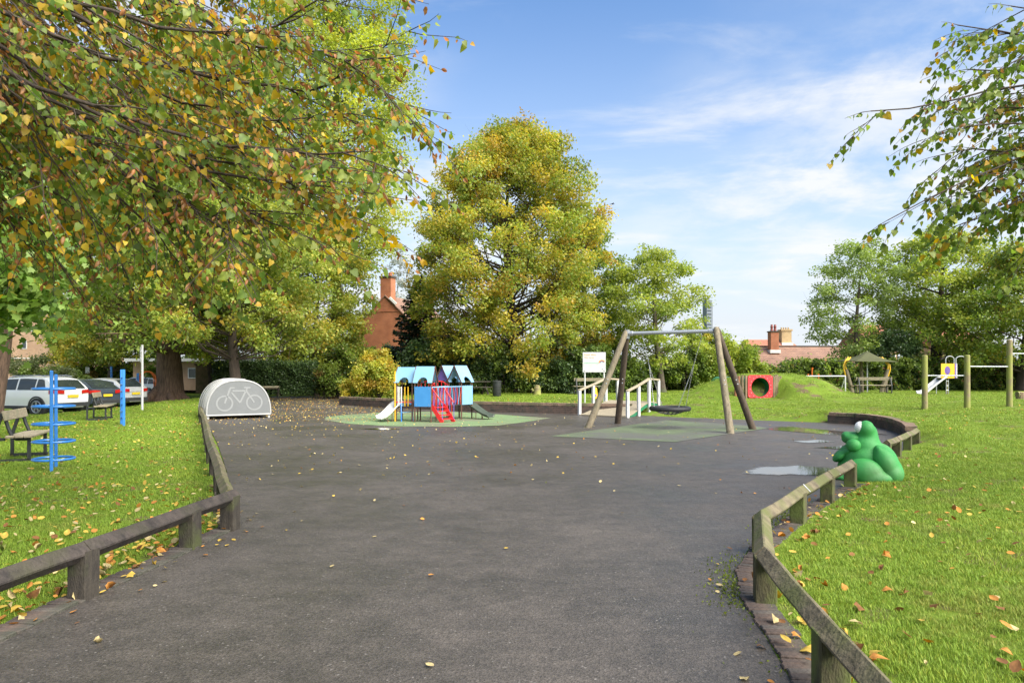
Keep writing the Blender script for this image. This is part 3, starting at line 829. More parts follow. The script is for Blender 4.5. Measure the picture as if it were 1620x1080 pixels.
knee_rail([(-2.9, 7.0), (-3.32, 7.85), (-3.9, 9.1), (-4.6, 10.55), (-5.3, 12.0), (-6.0, 13.5), (-6.7, 15.0), (-7.4, 16.5), (-8.1, 18.0), (-8.85, 19.6), (-9.6, 21.1), (-10.3, 22.6), (-11.0, 24.1)],
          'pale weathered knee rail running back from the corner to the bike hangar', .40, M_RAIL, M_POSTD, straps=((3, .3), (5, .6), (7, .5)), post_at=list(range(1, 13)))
knee_rail([(1.42, 2.0), (1.56, 3.34), (1.76, 4.75), (2.2, 6.02), (3.02, 7.2), (3.86, 8.35), (4.7, 9.48)], 'mossy knee rail zigzagging along the near right lawn edge to the frog', .385, M_RAIL, M_POST, straps=((4, .15), (5, .25)), ext0=.4, ext1=.07)
knee_rail([(6.75, 12.3), (7.3, 12.95), (8.1, 13.98), (8.85, 14.95)], 'short mossy knee rail beyond the green frog ending at the brick wall', .37, M_RAIL, M_POST, ext1=.1)
knee_rail([(-16.0, 40.5), (-14.2, 41.5), (-13.3, 46.0), (-15.2, 47.2)], 'low timber rail behind the bike hangar before the clipped hedge', .75, M_PLANK, M_POSTD, side=.13)

# ---------------------------------------------------------------- basket swing
def swing():
    root = empty('basket_swing', (4.48, 19.36, 0), 0, 'basket swing with round black seat hanging from a timber A-frame', 'swing')
    o0 = Vector((4.48, 19.36, 0))
    TL, TR = Vector((3.376, 19.98, 2.72)), Vector((5.59, 18.74, 2.72))
    bd = (TR - TL).normalized()
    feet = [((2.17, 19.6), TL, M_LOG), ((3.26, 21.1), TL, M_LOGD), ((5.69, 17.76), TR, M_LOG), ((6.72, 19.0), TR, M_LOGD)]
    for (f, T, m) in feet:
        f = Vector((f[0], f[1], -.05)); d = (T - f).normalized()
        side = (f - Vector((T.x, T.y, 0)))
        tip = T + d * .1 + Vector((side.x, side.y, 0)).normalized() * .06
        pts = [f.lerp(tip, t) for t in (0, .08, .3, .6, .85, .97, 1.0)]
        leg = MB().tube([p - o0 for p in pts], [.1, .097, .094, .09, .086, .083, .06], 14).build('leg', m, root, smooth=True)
        for t in (.46, .5):
            c = f.lerp(tip, t) + Vector((0, -.092, 0)); MB().tube([c - o0, c + Vector((0, -.012, 0)) - o0], .017, 8).build('bolt', M_GALV, leg)
    MB().tube([TL - bd * .02 - o0, TR + bd * .02 - o0], .052, 16).build('crossbeam', M_GALV, root, smooth=True)
    for T, s in ((TL, 1), (TR, -1)):
        mb = MB(); c = T + bd * s * .06 - o0
        mb.tube([c, c + bd * s * .11], .072, 14); mb.box(T - o0 + Vector((0, 0, -.02)) + bd * s * .015, (.16, .05, .26), Matrix.Rotation(math.atan2(bd.y, bd.x) + math.pi / 2, 3, 'Z'))
        mb.build('bracket', M_GALV, root)
    # seat: padded ring with a net of ropes
    sc = Vector((0, 0, .56)); rr = .52
    seat = MB().tube([sc + Vector((rr * math.cos(a), rr * math.sin(a), 0)) for a in np.linspace(0, 2 * math.pi, 36, endpoint=False)], .068, 10, closed=True).build('seat_ring', M_BLACKR, root, smooth=True)
    net = MB()
    for k in range(-4, 5):
        for ax in (0, 1):
            x = k * .115; L = math.sqrt(max(rr * rr - x * x, 0))
            pts = []
            for t in np.linspace(-1, 1, 9):
                y = L * t; q = sc + (Vector((x, y, 0)) if ax else Vector((y, x, 0))); q.z -= .17 * (1 - (x * x + y * y) / (rr * rr)); pts.append(q)
            net.tube(pts, .009, 5)
    net.build('seat_net', M_BLACKR, root)
    # chains: two hangers, each dividing into two
    for s, T in ((-1, .18), (1, .86)):
        top = TL.lerp(TR, T) - o0 - Vector((0, 0, .05))
        att = [sc + (bd * s * .33 + Vector((-bd.y, bd.x, 0)) * e * .4) for e in (-1, 1)]
        mid = top.lerp((att[0] + att[1]) / 2, .42)
        for a, b in ((top, mid), (mid, att[0]), (mid, att[1])):
            mb = MB(); L = (b - a).length; n = int(L / .038); d = (b - a) / n
            x = d.orthogonal().normalized(); y = d.normalized().cross(x)
            for i in range(n):
                c = a + d * (i + .5); w = (x if i % 2 else y) * .011; h = d * .62
                mb.tube([c - h, c - h * .6 + w, c + h * .6 + w, c + h, c + h * .6 - w, c - h * .6 - w], .0045, 4, closed=True)
            mb.build('chain', M_CHAIN, root)
        MB().tube([top + Vector((0, 0, .07)), top], .022, 8).build('shackle', M_GALV, root)
    return root
swing()

# ---------------------------------------------------------------- toddler playhouse village
def playhouse():
    root = empty('toddler_playhouse', (-2.3, 22.4, 0), 0, 'blue roofed toddler play village with white slide and red ladder on green surface', 'playhouse')
    o0 = Vector((-2.3, 22.4, 0)); DK = .52
    def tower(c, ang, w, roof_mat, ridge, front=None, posts_m=M_BROWNP, eave=1.30, top=1.76, gcol=None):
        """a square house on four posts; local x along the ridge"""
        Rz = Matrix.Rotation(ang, 3, 'Z'); c = Vector(c) - o0; c.z = 0
        W = lambda x, y, z: c + Rz @ Vector((x, y, z))
        h = w / 2
        for sx in (-1, 1):
            for sy in (-1, 1): MB().tube([W(sx * h, sy * h, .0), W(sx * h, sy * h, eave + .02)], .022, 8).build('post', posts_m, root, smooth=True)
        MB().box(W(0, 0, DK), (w + .02, w + .02, .035), Rz).build('deck', M_DMETAL, root)
        ov = h + .05
        for sy in (-1, 1):
            # roof slope with an arch cut from the lower edge
            poly = [(-ov, 0), (-ov, 1), (ov, 1), (ov, 0)] + [(.13 * math.cos(a), .30 * math.sin(a)) for a in np.linspace(0, math.pi, 9)]
            poly = [(-ov, 0), (-ov, 1), (ov, 1), (ov, 0), (.17, 0)] + [(.17 * math.cos(a), .34 * math.sin(a)) for a in np.linspace(.25, math.pi - .25, 7)] + [(-.17, 0)]
            vs = []
            for off in (0, .014):
                for x, t in poly: vs.append(W(x, sy * (ov * (1 - t) + off), eave - .06 + (top - eave + .06) * t + off))
            n = len(poly)
            MB().add(vs, [tuple(range(n)), tuple(range(2 * n - 1, n - 1, -1))] + [(i, (i + 1) % n, (i + 1) % n + n, i + n) for i in range(n)]).build('roof_panel', roof_mat, root)
        for sx in (-1, 1):
            g = MB()
            for sy in (-1, 1): g.bar(W(sx * ov, sy * ov, eave - .06), W(sx * ov, 0, top + .01), .03, .03)
            g.build('gable_trim', M_BROWNP, root)
        if gcol:
            MB().add([W(-h, -h, eave), W(-h, h, eave), W(-h, 0, top - .03), W(-h + .012, -h, eave), W(-h + .012, h, eave), W(-h + .012, 0, top - .03)], [(0, 1, 2), (5, 4, 3), (0, 1, 4, 3), (1, 2, 5, 4), (2, 0, 3, 5)]).build('gable_panel', gcol, root)
        return W, h
    def panel(W, a, b, z0, z1, mat, wavy=False, name='panel'):
        """upright board between local points a and b"""
        n = 12; top = []
        for i in range(n + 1):
            t = i / n; top.append((t, z1 + (.014 * math.cos(t * n * math.pi) if wavy else 0)))
        poly = [(0, z0)] + [(1, z0)] + top[::-1]
        A, B = Vector((a[0], a[1], 0)), Vector((b[0], b[1], 0)); d = (B - A); nr = Vector((-d.y, d.x, 0)).normalized() * .009
        vs = [W(*(A + d * t - nr + Vector((0, 0, z)))) for t, z in poly] + [W(*(A + d * t + nr + Vector((0, 0, z)))) for t, z in poly]
        m = len(poly)
        return MB().add(vs, [tuple(range(m)), tuple(range(2 * m - 1, m - 1, -1))] + [(i, (i + 1) % m, (i + 1) % m + m, i + m) for i in range(m)]).build(name, mat, root)
    angB = math.atan2(-.2, .98)
    WB, hB = tower((-2.77, 21.9, 0), angB, .54, M_SKYB, 1, gcol=M_YEL)
    WA, hA = tower((-3.42, 22.25, 0), angB, .54, M_SKYB, 1, top=1.74)
    angD = math.atan2(.81, .58)
    WD, hD = tower((-1.76, 23.29, 0), angD, .55, M_SKYB, 1, top=1.8)
    WC, hC = tower((-2.22, 23.62, 0), angD, .55, M_SKYB, 1, top=1.8, gcol=M_PURP)
    panel(WB, (-hB, -hB - .03), (hB, -hB - .03), .5, 1.13, M_SHADEB, True)
    panel(WD, (-hD, -hD - .03), (hD, -hD - .03), .5, 1.13, M_SKYB, True)
    panel(WC, (hC + .02, -hC), (hC + .02, hC), .52, 1.1, M_SKYB, True)
    # tower A: yellow and white front bars, yellow tall post
    MB().tube([WA(-hA - .03, -hA - .03, .0), WA(-hA - .03, -hA - .03, 1.62)], .026, 8).build('yellow_post', M_YEL, root, smooth=True)
    for x, m in ((-.17, M_CREAMP), (-.09, M_CREAMP), (.03, M_YEL), (.14, M_YEL)):
        MB().tube([WA(x, -hA - .02, .5), WA(x, -hA - .02, 1.12)], .02, 7).build('bar', m, root, smooth=True)
    MB().tube([WA(-hA, -hA - .02, .62), WA(hA, -hA - .02, .62)], .017, 7).build('rail', M_REDP, root)
    panel(WA, (-hA - .02, -hA), (-hA - .02, -hA + .2), .55, 1.13, M_CREAMP, False, 'slide_side_panel')
    # linking balcony between B and D with wavy bars
    b0, b1 = WB(hB, -hB + .06, 0), WD(-hD, -hD, 0)
    back0, back1 = WB(hB, hB, 0), WC(-hC, -hC, 0)
    mb = MB(); mb.add([b0 + Vector((0, 0, DK)), b1 + Vector((0, 0, DK)), back1 + Vector((0, 0, DK)), back0 + Vector((0, 0, DK))] + [p + Vector((0, 0, DK - .035)) for p in (b0, b1, back1, back0)],
                      [(0, 1, 2, 3), (7, 6, 5, 4), (0, 1, 5, 4), (1, 2, 6, 5), (2, 3, 7, 6), (3, 0, 4, 7)]); mb.build('walkway', M_DMETAL, root)
    rng = random.Random(4)
    for (p, q, n, mats) in ((b0, b1, 17, (M_REDP, M_PURP, M_RED, M_SKYB)), (back0, back1, 12, (M_RED, M_SKYB, M_PURP))):
        d = q - p
        for i in range(n):
            c = p + d * ((i + .5) / n); ph = rng.uniform(0, 6)
            pts = [c + d.normalized() * (.022 * math.sin(ph + z * 9)) + Vector((0, 0, z)) for z in np.linspace(DK, 1.1, 9)]
            MB().tube(pts, .011, 5).build('bar', mats[i % len(mats)], root, smooth=True)
        MB().tube([p + Vector((0, 0, 1.11)), q + Vector((0, 0, 1.11))], .018, 7).build('rail', M_SKYB, root)
    for W_, h_ in ((WB, hB), (WD, hD)):
        for x_ in (-.21, .21):
            for z_ in (.56, 1.06): MB().tube([W_(x_, -h_ - .05, z_), W_(x_, -h_ - .037, z_)], .012, 6).build('bolt', M_GALV, root)
    # arched red handrails at the back
    for (p, q) in ((WA(hA, hA, 0), WB(hB, hB, 0)), (WB(0, hB + .2, 0), WC(-hC, -hC, 0))):
        pts = [p.lerp(q, t) + Vector((0, 0, 1.12 + .17 * math.sin(math.pi * t))) for t in np.linspace(0, 1, 9)]
        MB().tube(pts, .017, 6).build('handrail', M_RED, root, smooth=True)
        for t in (.2, .4, .6, .8):
            c = p.lerp(q, t); MB().tube([c + Vector((0, 0, DK)), c + Vector((0, 0, 1.12 + .17 * math.sin(math.pi * t)))], .012, 5).build('bar', M_RED, root)
    # red ladder from the front right up to B's open side
    f0, f1 = Vector((G(700, 668.5).x, G(700, 668.5).y, 0)) - o0, Vector((G(718, 667.5).x, G(718, 667.5).y, 0)) - o0
    t0, t1 = Vector((G(682, 668).x, 21.62, 0)) - o0, Vector((G(700, 668).x + .0, 21.95, 0)) - o0
    t0.z = t1.z = DK + .03
    lad = MB(); lad.bar(f0, t0, .03, .13).build('ladder_side', M_RED, root)
    MB().bar(f1, t1, .03, .13).build('ladder_side', M_RED, root)
    for t in (.2, .42, .64, .86):
        MB().bar(f0.lerp(t0, t), f1.lerp(t1, t), .11, .03).build('ladder_step', M_RED, root)
    for f, t in ((f0, t0), (f1, t1)):
        a, b = f + Vector((0, 0, .62)), t + Vector((0, 0, .56))
        MB().tube([a, b], .018, 7).build('handrail', M_REDP, root)
        for k in np.linspace(.0, 1, 6):
            c = f.lerp(t, k); MB().tube([c, a.lerp(b, k)], .011, 5).build('bar', M_RED if int(k * 10) % 4 else M_PURP, root)
    # white slide to the left of A
    st = WA(-hA, -.04, DK + .05); en = Vector(((601 - 810) / FPX * 21.75, 21.75, .1)) - o0
    def slide(st, en, wid, mat, name, hs=.08, curve=.35):
        d = (en - st); fl = Vector((d.x, d.y, 0)); L = fl.length; fl.normalize(); sd = Vector((-fl.y, fl.x, 0))
        def fn(u, v):
            z = st.z + (en.z - st.z) * (ss(-.1, 1.02, u) * 1.0 if True else u)
            p = st + fl * (L * u); p.z = float(z)
            s = (v - .5) * 2; lip = hs * max(0, abs(s) - .72) / .28
            return p + sd * (s * wid / 2) + Vector((0, 0, lip))
        o = MB().grid(fn, 16, 10).build(name, mat, root, smooth=True, fix=False)
        sm = o.modifiers.new('thick', 'SOLIDIFY'); sm.thickness = .02; sm.offset = 0
        for t in (.55, .8):
            p = st + fl * (L * t); z = float(st.z + (en.z - st.z) * ss(-.1, 1.02, t))
            for s in (-1, 1):
                q = p + sd * s * wid * .4; MB().tube([Vector((q.x, q.y, 0)), Vector((q.x, q.y, z - .01))], .014, 6).build('slide_leg', M_BROWNP, root)
        return o
    slide(st, en, .5, M_CREAMP, 'slide', .1)
    st2 = WD(hD, hD * .2, DK + .05); en2 = Vector(((777 - 810) / FPX * 22.9, 22.9, .08)) - o0
    tag(slide(st2, en2, .42, M_DSLIDE, 'slide', .09), 'dark slide on the right side of the playhouse')
    # blue arched climber in front of A
    g0, g1 = Vector((G(635, 667).x, G(635, 667).y, 0)) - o0, Vector((G(653, 665.5).x, G(653, 665.5).y, 0)) - o0
    e0, e1 = WA(-.12, -hA, DK + .02), WA(.2, -hA, DK + .02)
    for g, e in ((g0, e0), (g1, e1)):
        pts = [g, g.lerp(e, .12) + Vector((0, 0, .22)), g.lerp(e, .35) + Vector((0, 0, .3)), g.lerp(e, .65) + Vector((0, 0, .22)), e]
        MB().tube(pts, .022, 8).build('climber_side', M_BLUE, root, smooth=True)
    for i, t in enumerate((.14, .4, .68)):
        za = Vector((0, 0, (.22, .3, .21)[i])); MB().tube([g0.lerp(e0, t) + za, g1.lerp(e1, t) + za], .016, 6).build('climber_rung', M_SKYB, root)
    return root
playhouse()

# ---------------------------------------------------------------- hump bridge
def bridge():
    root = empty('play_bridge', (3.2, 24.4, 0), 0, 'small arched timber bridge with white posts behind the swing', 'bridge')
    o0 = Vector((3.2, 24.4, 0))
    nl, nr = Vector((2.5, 25.0, .04)), Vector((3.95, 23.85, .04))
    fl, fr = Vector((4.45, 28.2, .42)), Vector((5.7, 26.75, .42))
    def pt(u, v):
        p = nl.lerp(nr, u).lerp(fl.lerp(fr, u), v); p.z = .05 + .42 * (ss(0, .75, v)) * 1.0 - .06 * float(ss(.75, 1, v)); return p
    n = 26
    for i in range(n):
        a, b = (i + .06) / n, (i + .94) / n
        V = [pt(-.02, a), pt(1.02, a), pt(1.02, b), pt(-.02, b)]
        V += [v - Vector((0, 0, .04)) for v in V]
        MB().add([v - o0 for v in V], [(0, 1, 2, 3), (7, 6, 5, 4), (0, 1, 5, 4), (1, 2, 6, 5), (2, 3, 7, 6), (3, 0, 4, 7)]).build('deck_plank', M_DECK, root)
    for u, m in ((-.0, M_WHITEP), (1.0, M_GRNP)):
        mb = MB()
        for i in range(10):
            a, b = i / 10, (i + 1) / 10
            mb.bar(pt(u, a) - o0 - Vector((0, 0, .11)), pt(u, b) - o0 - Vector((0, 0, .11)), .05, .13)
        mb.build('side_beam', m, root)
    for u in (0, 1):
        tops = []
        for v in (.02, .34, .66, .98):
            p = pt(u, v); off = (nr - nl).normalized() * (-.07 if u == 0 else .07)
            q = p + off; t = q + Vector((0, 0, .86 + .0)); tops.append(t)
            MB().box(Vector((q.x, q.y, (t.z + min(q.z - .3, 0)) / 2)) - o0, (.1, .1, t.z - min(q.z - .3, 0)), Matrix.Rotation(.55, 3, 'Z')).build('post', M_WHITEP, root, bevel=.006)
        for a, b in zip(tops[:-1], tops[1:]):
            MB().bar(a - o0 + Vector((0, 0, .02)), b - o0 + Vector((0, 0, .02)), .11, .06, ext=.04).build('handrail', M_DECK, root, bevel=.006)
    return root
bridge()

# ---------------------------------------------------------------- sign board
def sign():
    p = G(924.5, 634, .35)
    root = empty('notice_board', (p.x, p.y, .3), R(-4), 'white playground notice board with rainbow picture on two posts', 'sign')
    w, z0, z1 = .98, 1.28, 2.14
    cx = .42
    for x in (.02, .84):
        MB().tube([(x, .03, -.1), (x, .03, z1 - .05)], .033, 10).build('post', M_WHITEP, root, smooth=True)
    pn = MB().box((cx, 0, (z0 + z1) / 2), (w, .02, z1 - z0)).build('board', M_WHITEP, root, bevel=.004)
    y = -.0115
    for k, (r, m) in enumerate(((.135, M_YEL), (.115, M_ORNG), (.095, M_PURP), (.075, M_GRNP))):
        poly = [(r * math.cos(a), r * math.sin(a)) for a in np.linspace(.45, math.pi * .98, 14)] + [((r - .019) * math.cos(a), (r - .019) * math.sin(a)) for a in np.linspace(.45, math.pi * .98, 14)[::-1]]
        MB().prism([(cx + .33 + x * 1.1, 1.68 + z) for x, z in poly], y - .002, y).build('rainbow_band', m, pn)
    MB().prism([(cx - .43, 1.655), (cx + .2, 1.665), (cx + .2, 1.69), (cx - .43, 1.70)], y - .002, y).build('green_stripe', pm('pale_green_print', (.3, .5, .36), (.28, .46, .33), 3, .5), pn)
    tx = pm('tan_print', (.55, .38, .2), (.5, .35, .18), 3, .5)
    cu = bpy.data.curves.new('sign_text', 'FONT'); cu.body = 'Play Area'; cu.size = .105; cu.extrude = .001
    t = bpy.data.objects.new('tmp', cu); COL.objects.link(t)
    dg = bpy.context.evaluated_depsgraph_get(); me = bpy.data.meshes.new_from_object(t.evaluated_get(dg)); bpy.data.objects.remove(t)
    o = link('lettering', me, tx, pn); o.location = (cx - .42, y - .002, 1.885); o.rotation_euler = (R(90), 0, 0)
    mb = MB(); x = cx - .42; rg = random.Random(5)
    for wd in (7, 6):
        for i in range(wd):
            h = .07 if i == 0 else rg.choice((.05, .05, .068)); mb.box((x, y - .001, 2.0 + h / 2), (.022, .002, h)); x += .037
        x += .035
    mb.build('worn_lettering', tx, pn)
    mb = MB()
    for x, z in ((cx - .42, 1.34), (cx + .42, 1.35), (cx + .35, 1.41)): mb.box((x, y - .001, z), (.045, .002, .022))
    mb.build('small_logo', M_DMETAL, pn)
sign()

# yellow panel on the lawn behind the bridge
def yellow_panel():
    p = G(941, 631, .35)
    r = empty('play_board', (p.x, p.y, .3), R(15), 'small yellow play panel standing on the lawn behind the bridge', 'play panel')
    MB().prism([(-.11, .0), (.11, .0), (.13, .25), (.1, .55), (0, .6), (-.12, .55), (-.1, .25)], -.02, .02).build('board', M_YEL, r, bevel=.006)
    MB().tube([(.02, -.03, .22), (.02, .0, .22)], .06, 12).build('disc', M_PURP, r)
yellow_panel()

# ---------------------------------------------------------------- tunnel in the mound
def tunnel():
    c = Vector((10.9, 30.0, .46))
    root = empty('tunnel_entrance', c, R(8), 'red square tunnel mouth set in the grassy mound', 'play tunnel')
    s, r0 = .575, .42
    n = 40
    vs, fs = [], []
    for y in (-.03, .03):
        for k in range(n):
            a = 2 * math.pi * (k + .5) / n; ca, sa = math.cos(a), math.sin(a); q = s / max(abs(ca), abs(sa))
            vs.append((q * ca, y, .50 + q * sa * .87)); vs.append((r0 * ca, y, .47 + r0 * sa))
    for k in range(n):
        a, b = 2 * k, 2 * ((k + 1) % n); N = 2 * n
        fs += [(a, b, b + 1, a + 1), (a + N, a + 1 + N, b + 1 + N, b + N), (a, a + N, b + N, b), (a + 1, b + 1, b + 1 + N, a + 1 + N)]
    pn = MB().add(vs, fs).build('front_panel', M_REDP, root)
    for k in range(18):
        a = 2 * math.pi * (k + .5) / 18; q = r0 + .07
        MB().tube([(q * math.cos(a), -.045, .47 + q * math.sin(a)), (q * math.cos(a), -.02, .47 + q * math.sin(a))], .014, 6).build('bolt', M_WHITEP, pn)
    for sx in (-1, 1):
        for sz in (.08, .92): MB().tube([(sx * .5, -.045, sz), (sx * .5, -.02, sz)], .014, 6).build('bolt', M_WHITEP, pn)
    pts = []
    prof = np.linspace(0, 4.2, 34)
    mb = MB(); nn = 28
    for i, y in enumerate(prof):
        r = r0 + (.012 if i % 2 else -.008)
        for k in range(nn):
            a = 2 * math.pi * k / nn; mb.v.append((r * math.cos(a), y, .47 + r * math.sin(a)))
    for i in range(len(prof) - 1):
        for k in range(nn): mb.f.append((i * nn + k, i * nn + (k + 1) % nn, (i + 1) * nn + (k + 1) % nn, (i + 1) * nn + k))
    mb.build('pipe', M_GRNP, root, smooth=True, fix=False)
    rng = random.Random(9)
    xs = [(-s - .07 - i * .125) for i in range(4)] + [(s + .07 + i * .12) for i in range(5)]
    for x in xs:
        e = abs(x) - s; h = 1.0 - .12 * max(0, e - .25) + rng.uniform(-.05, .03); y = .02 + .55 * max(0, e - .05)
        m = M_STAKER if (x < -s and e > .2) else M_STAKE
        MB().tube([(x, y, -.35), (x, y, h - .03), (x, y, h)], [.06, .058, .045], 9).build('stake', m, root, smooth=True)
tunnel()

# ---------------------------------------------------------------- goal
def goal():
    r = empty('goal_frame', (18.55, 38.0, hz1(18.6, 38)), R(6), 'small white goal frame on the grass behind the mound', 'goal')
    W, H = 2.3, 1.02
    a = .036
    for x in (0, -W):
        MB().tube([(x, 0, 0), (x, 0, H)], a, 8).build('upright', M_WHITEP, r, smooth=True)
        MB().tube([(x, 0, H), (x + .02, .55, .02), (x, 0, .03)], a * .7, 8).build('stay', M_WHITEP, r, smooth=True)
    MB().tube([(0, 0, H), (-W, 0, H)], a, 8).build('crossbar', M_WHITEP, r, smooth=True)
    MB().tube([(0.02, .55, .03), (-W + .02, .55, .03)], a * .7, 8).build('ground_bar', M_WHITEP, r, smooth=True)
goal()

def springer():
    r = empty('climbing_net_frame', (19.15, 43.4, hz1(19.15, 43.4)), R(20), 'small orange play frame before the hedge seen through the goal', 'play frame')
    for x in (-.42, .42): MB().tube([(x, 0, -.05), (x, 0, 1.1)], .05, 8).build('post', M_ORNG, r, smooth=True)
    for z in (.3, .62, .95): MB().tube([(-.42, 0, z), (.42, 0, z)], .035, 8).build('rung', M_ORNG, r)
    MB().tube([(-.1, 0, .3), (-.1, 0, 1.35), (-.1, 0, 1.5)], [.04, .04, .09], 8).build('mast', M_ORNG, r, smooth=True)
springer()

# ---------------------------------------------------------------- pull-up posts
def pull_up():
    B = [G(1463, 648, .3), G(1530, 649, .3), G(1597, 647, .3)]
    B.append(B[2] + (B[2] - B[1]) * 1.02)
    root = empty('pull_up_bars', (B[0].x, B[0].y, .25), 0, 'row of round timber posts joined by steel pull-up bars on the right lawn', 'exercise bars')
    o0 = Vector((B[0].x, B[0].y, .25))
    for i, (b, h) in enumerate(zip(B, (1.87, 1.87, 2.42, 2.42))):
        z = hz1(b.x, b.y) - .1
        MB().tube([Vector((b.x, b.y, z)) - o0, Vector((b.x, b.y, z + .6)) - o0, Vector((b.x, b.y, .3 + h - .02)) - o0, Vector((b.x, b.y, .3 + h)) - o0], [.098, .092, .088, .07], 14).build('post', M_PILE, root, smooth=True)
    for i, z in ((0, 1.47), (1, 1.78), (2, 2.24)):
        MB().tube([Vector((B[i].x, B[i].y, z)) - o0, Vector((B[i + 1].x, B[i + 1].y, z)) - o0], .021, 8).build('bar', M_GALV, root, smooth=True)
pull_up()

# ---------------------------------------------------------------- slide unit with yellow panel
def slide_unit():
    Y = 38.4; p = Vector((((1500 - 810) / FPX) * Y, Y, 0)); z0 = hz1(p.x, p.y)
    r = empty('slide_unit', (p.x, p.y, z0), 0, 'climbing unit with yellow porthole panel and white slide before the hedge', 'slide')
    k = Y / FPX
    X = lambda px: (px - 1500) * k
    Z = lambda py: CAMZ + (HORIZON - py) * k - z0
    MB().tube([(X(1498.5), 0, -.1), (X(1498.5), 0, Z(598))], .075, 10).build('centre_post', M_PILE, r, smooth=True)
    s0, s1, t0, t1 = X(1482), X(1503), Z(598), Z(575)
    cx, cz, rx, rz = X(1492), (t0 + t1) / 2 + .02, .16, .24; n = 28; vs, fs = [], []
    for y in (-.39, -.36):
        for q in range(n):
            a = 2 * math.pi * (q + .5) / n; ca, sa = math.cos(a), math.sin(a)
            m = 1 / max(abs(ca), abs(sa)); vs.append(((s0 + s1) / 2 + (s1 - s0) / 2 * m * ca, y, (t0 + t1) / 2 + (t1 - t0) / 2 * m * sa)); vs.append((cx + rx * ca, y, cz + rz * sa))
    for q in range(n):
        a, b = 2 * q, 2 * ((q + 1) % n); N = 2 * n
        fs += [(a, b, b + 1, a + 1), (a + N, a + 1 + N, b + 1 + N, b + N), (a, a + N, b + N, b), (a + 1, b + 1, b + 1 + N, a + 1 + N)]
    MB().add(vs, fs).build('porthole_panel', M_YEL, r)
    for i in range(4):
        x = X(1504) + i * .08; MB().box((x + .03, -.36 + i * .09, (t0 + t1) / 2), (.06, .03, t1 - t0)).build('slat', (M_PURP, M_CREAMP)[i % 2], r)
    MB().box(((s0 + s1) / 2 + .1, 0, t0), (1.0, .75, .05)).build('deck', M_DMETAL, r)
    MB().box(((s0 + s1) / 2 + .42, .36, (t0 + t1) / 2), ((s1 - s0) * .9, .03, t1 - t0)).build('back_panel', M_PURP, r)
    for a, b in ((1490, 1503), (1506, 1522)):
        xa, xb = X(a), X(b); ztop = Z(564); pts = [(xa, -.34, t1 - .1), (xa, -.34, ztop - .15)] + [((xa + xb) / 2 - (xb - xa) / 2 * math.cos(t), -.34, ztop - .15 + .17 * math.sin(t)) for t in np.linspace(.3, math.pi - .3, 6)] + [(xb, -.34, ztop - .15), (xb, -.34, t1 - .1)]
        MB().tube(pts, .024, 7).build('hoop', M_GALV, r, smooth=True)
    for x in (X(1491.5), X(1495)): MB().tube([(x, -.3, 0), (x, -.3, t0)], .018, 6).build('ladder_side', M_GALV, r)
    for z in (.25, .5, .75): MB().tube([(X(1491.5), -.3, z), (X(1495), -.3, z)], .015, 6).build('ladder_rung', M_GALV, r)
    MB().tube([(X(1524), -.1, t1 - .2), (X(1522), -.3, 0)], .02, 6).build('climbing_pole', M_GALV, r)
    st, en = Vector((X(1490), -.2, t0 + .04)), Vector((X(1446.5), -.5, .06)); d = en - st; fl = Vector((d.x, d.y, 0)); L = fl.length; fl.normalize(); sd = Vector((-fl.y, fl.x, 0))
    def fn(u, v):
        p = st + fl * (L * u); p.z = st.z + (en.z - st.z) * min(1, u * 1.18) ** 1.05
        s = (v - .5) * 2; return p + sd * s * .25 + Vector((0, 0, .16 * max(0, abs(s) - .75) / .25))
    o = MB().grid(fn, 14, 10).build('slide_chute', M_WHITEP, r, smooth=True, fix=False); sm = o.modifiers.new('t', 'SOLIDIFY'); sm.thickness = .03
    MB().tube([(X(1476), -.3, 0), (X(1476), -.3, .62)], .025, 6).build('slide_leg', M_GALV, r)
slide_unit()

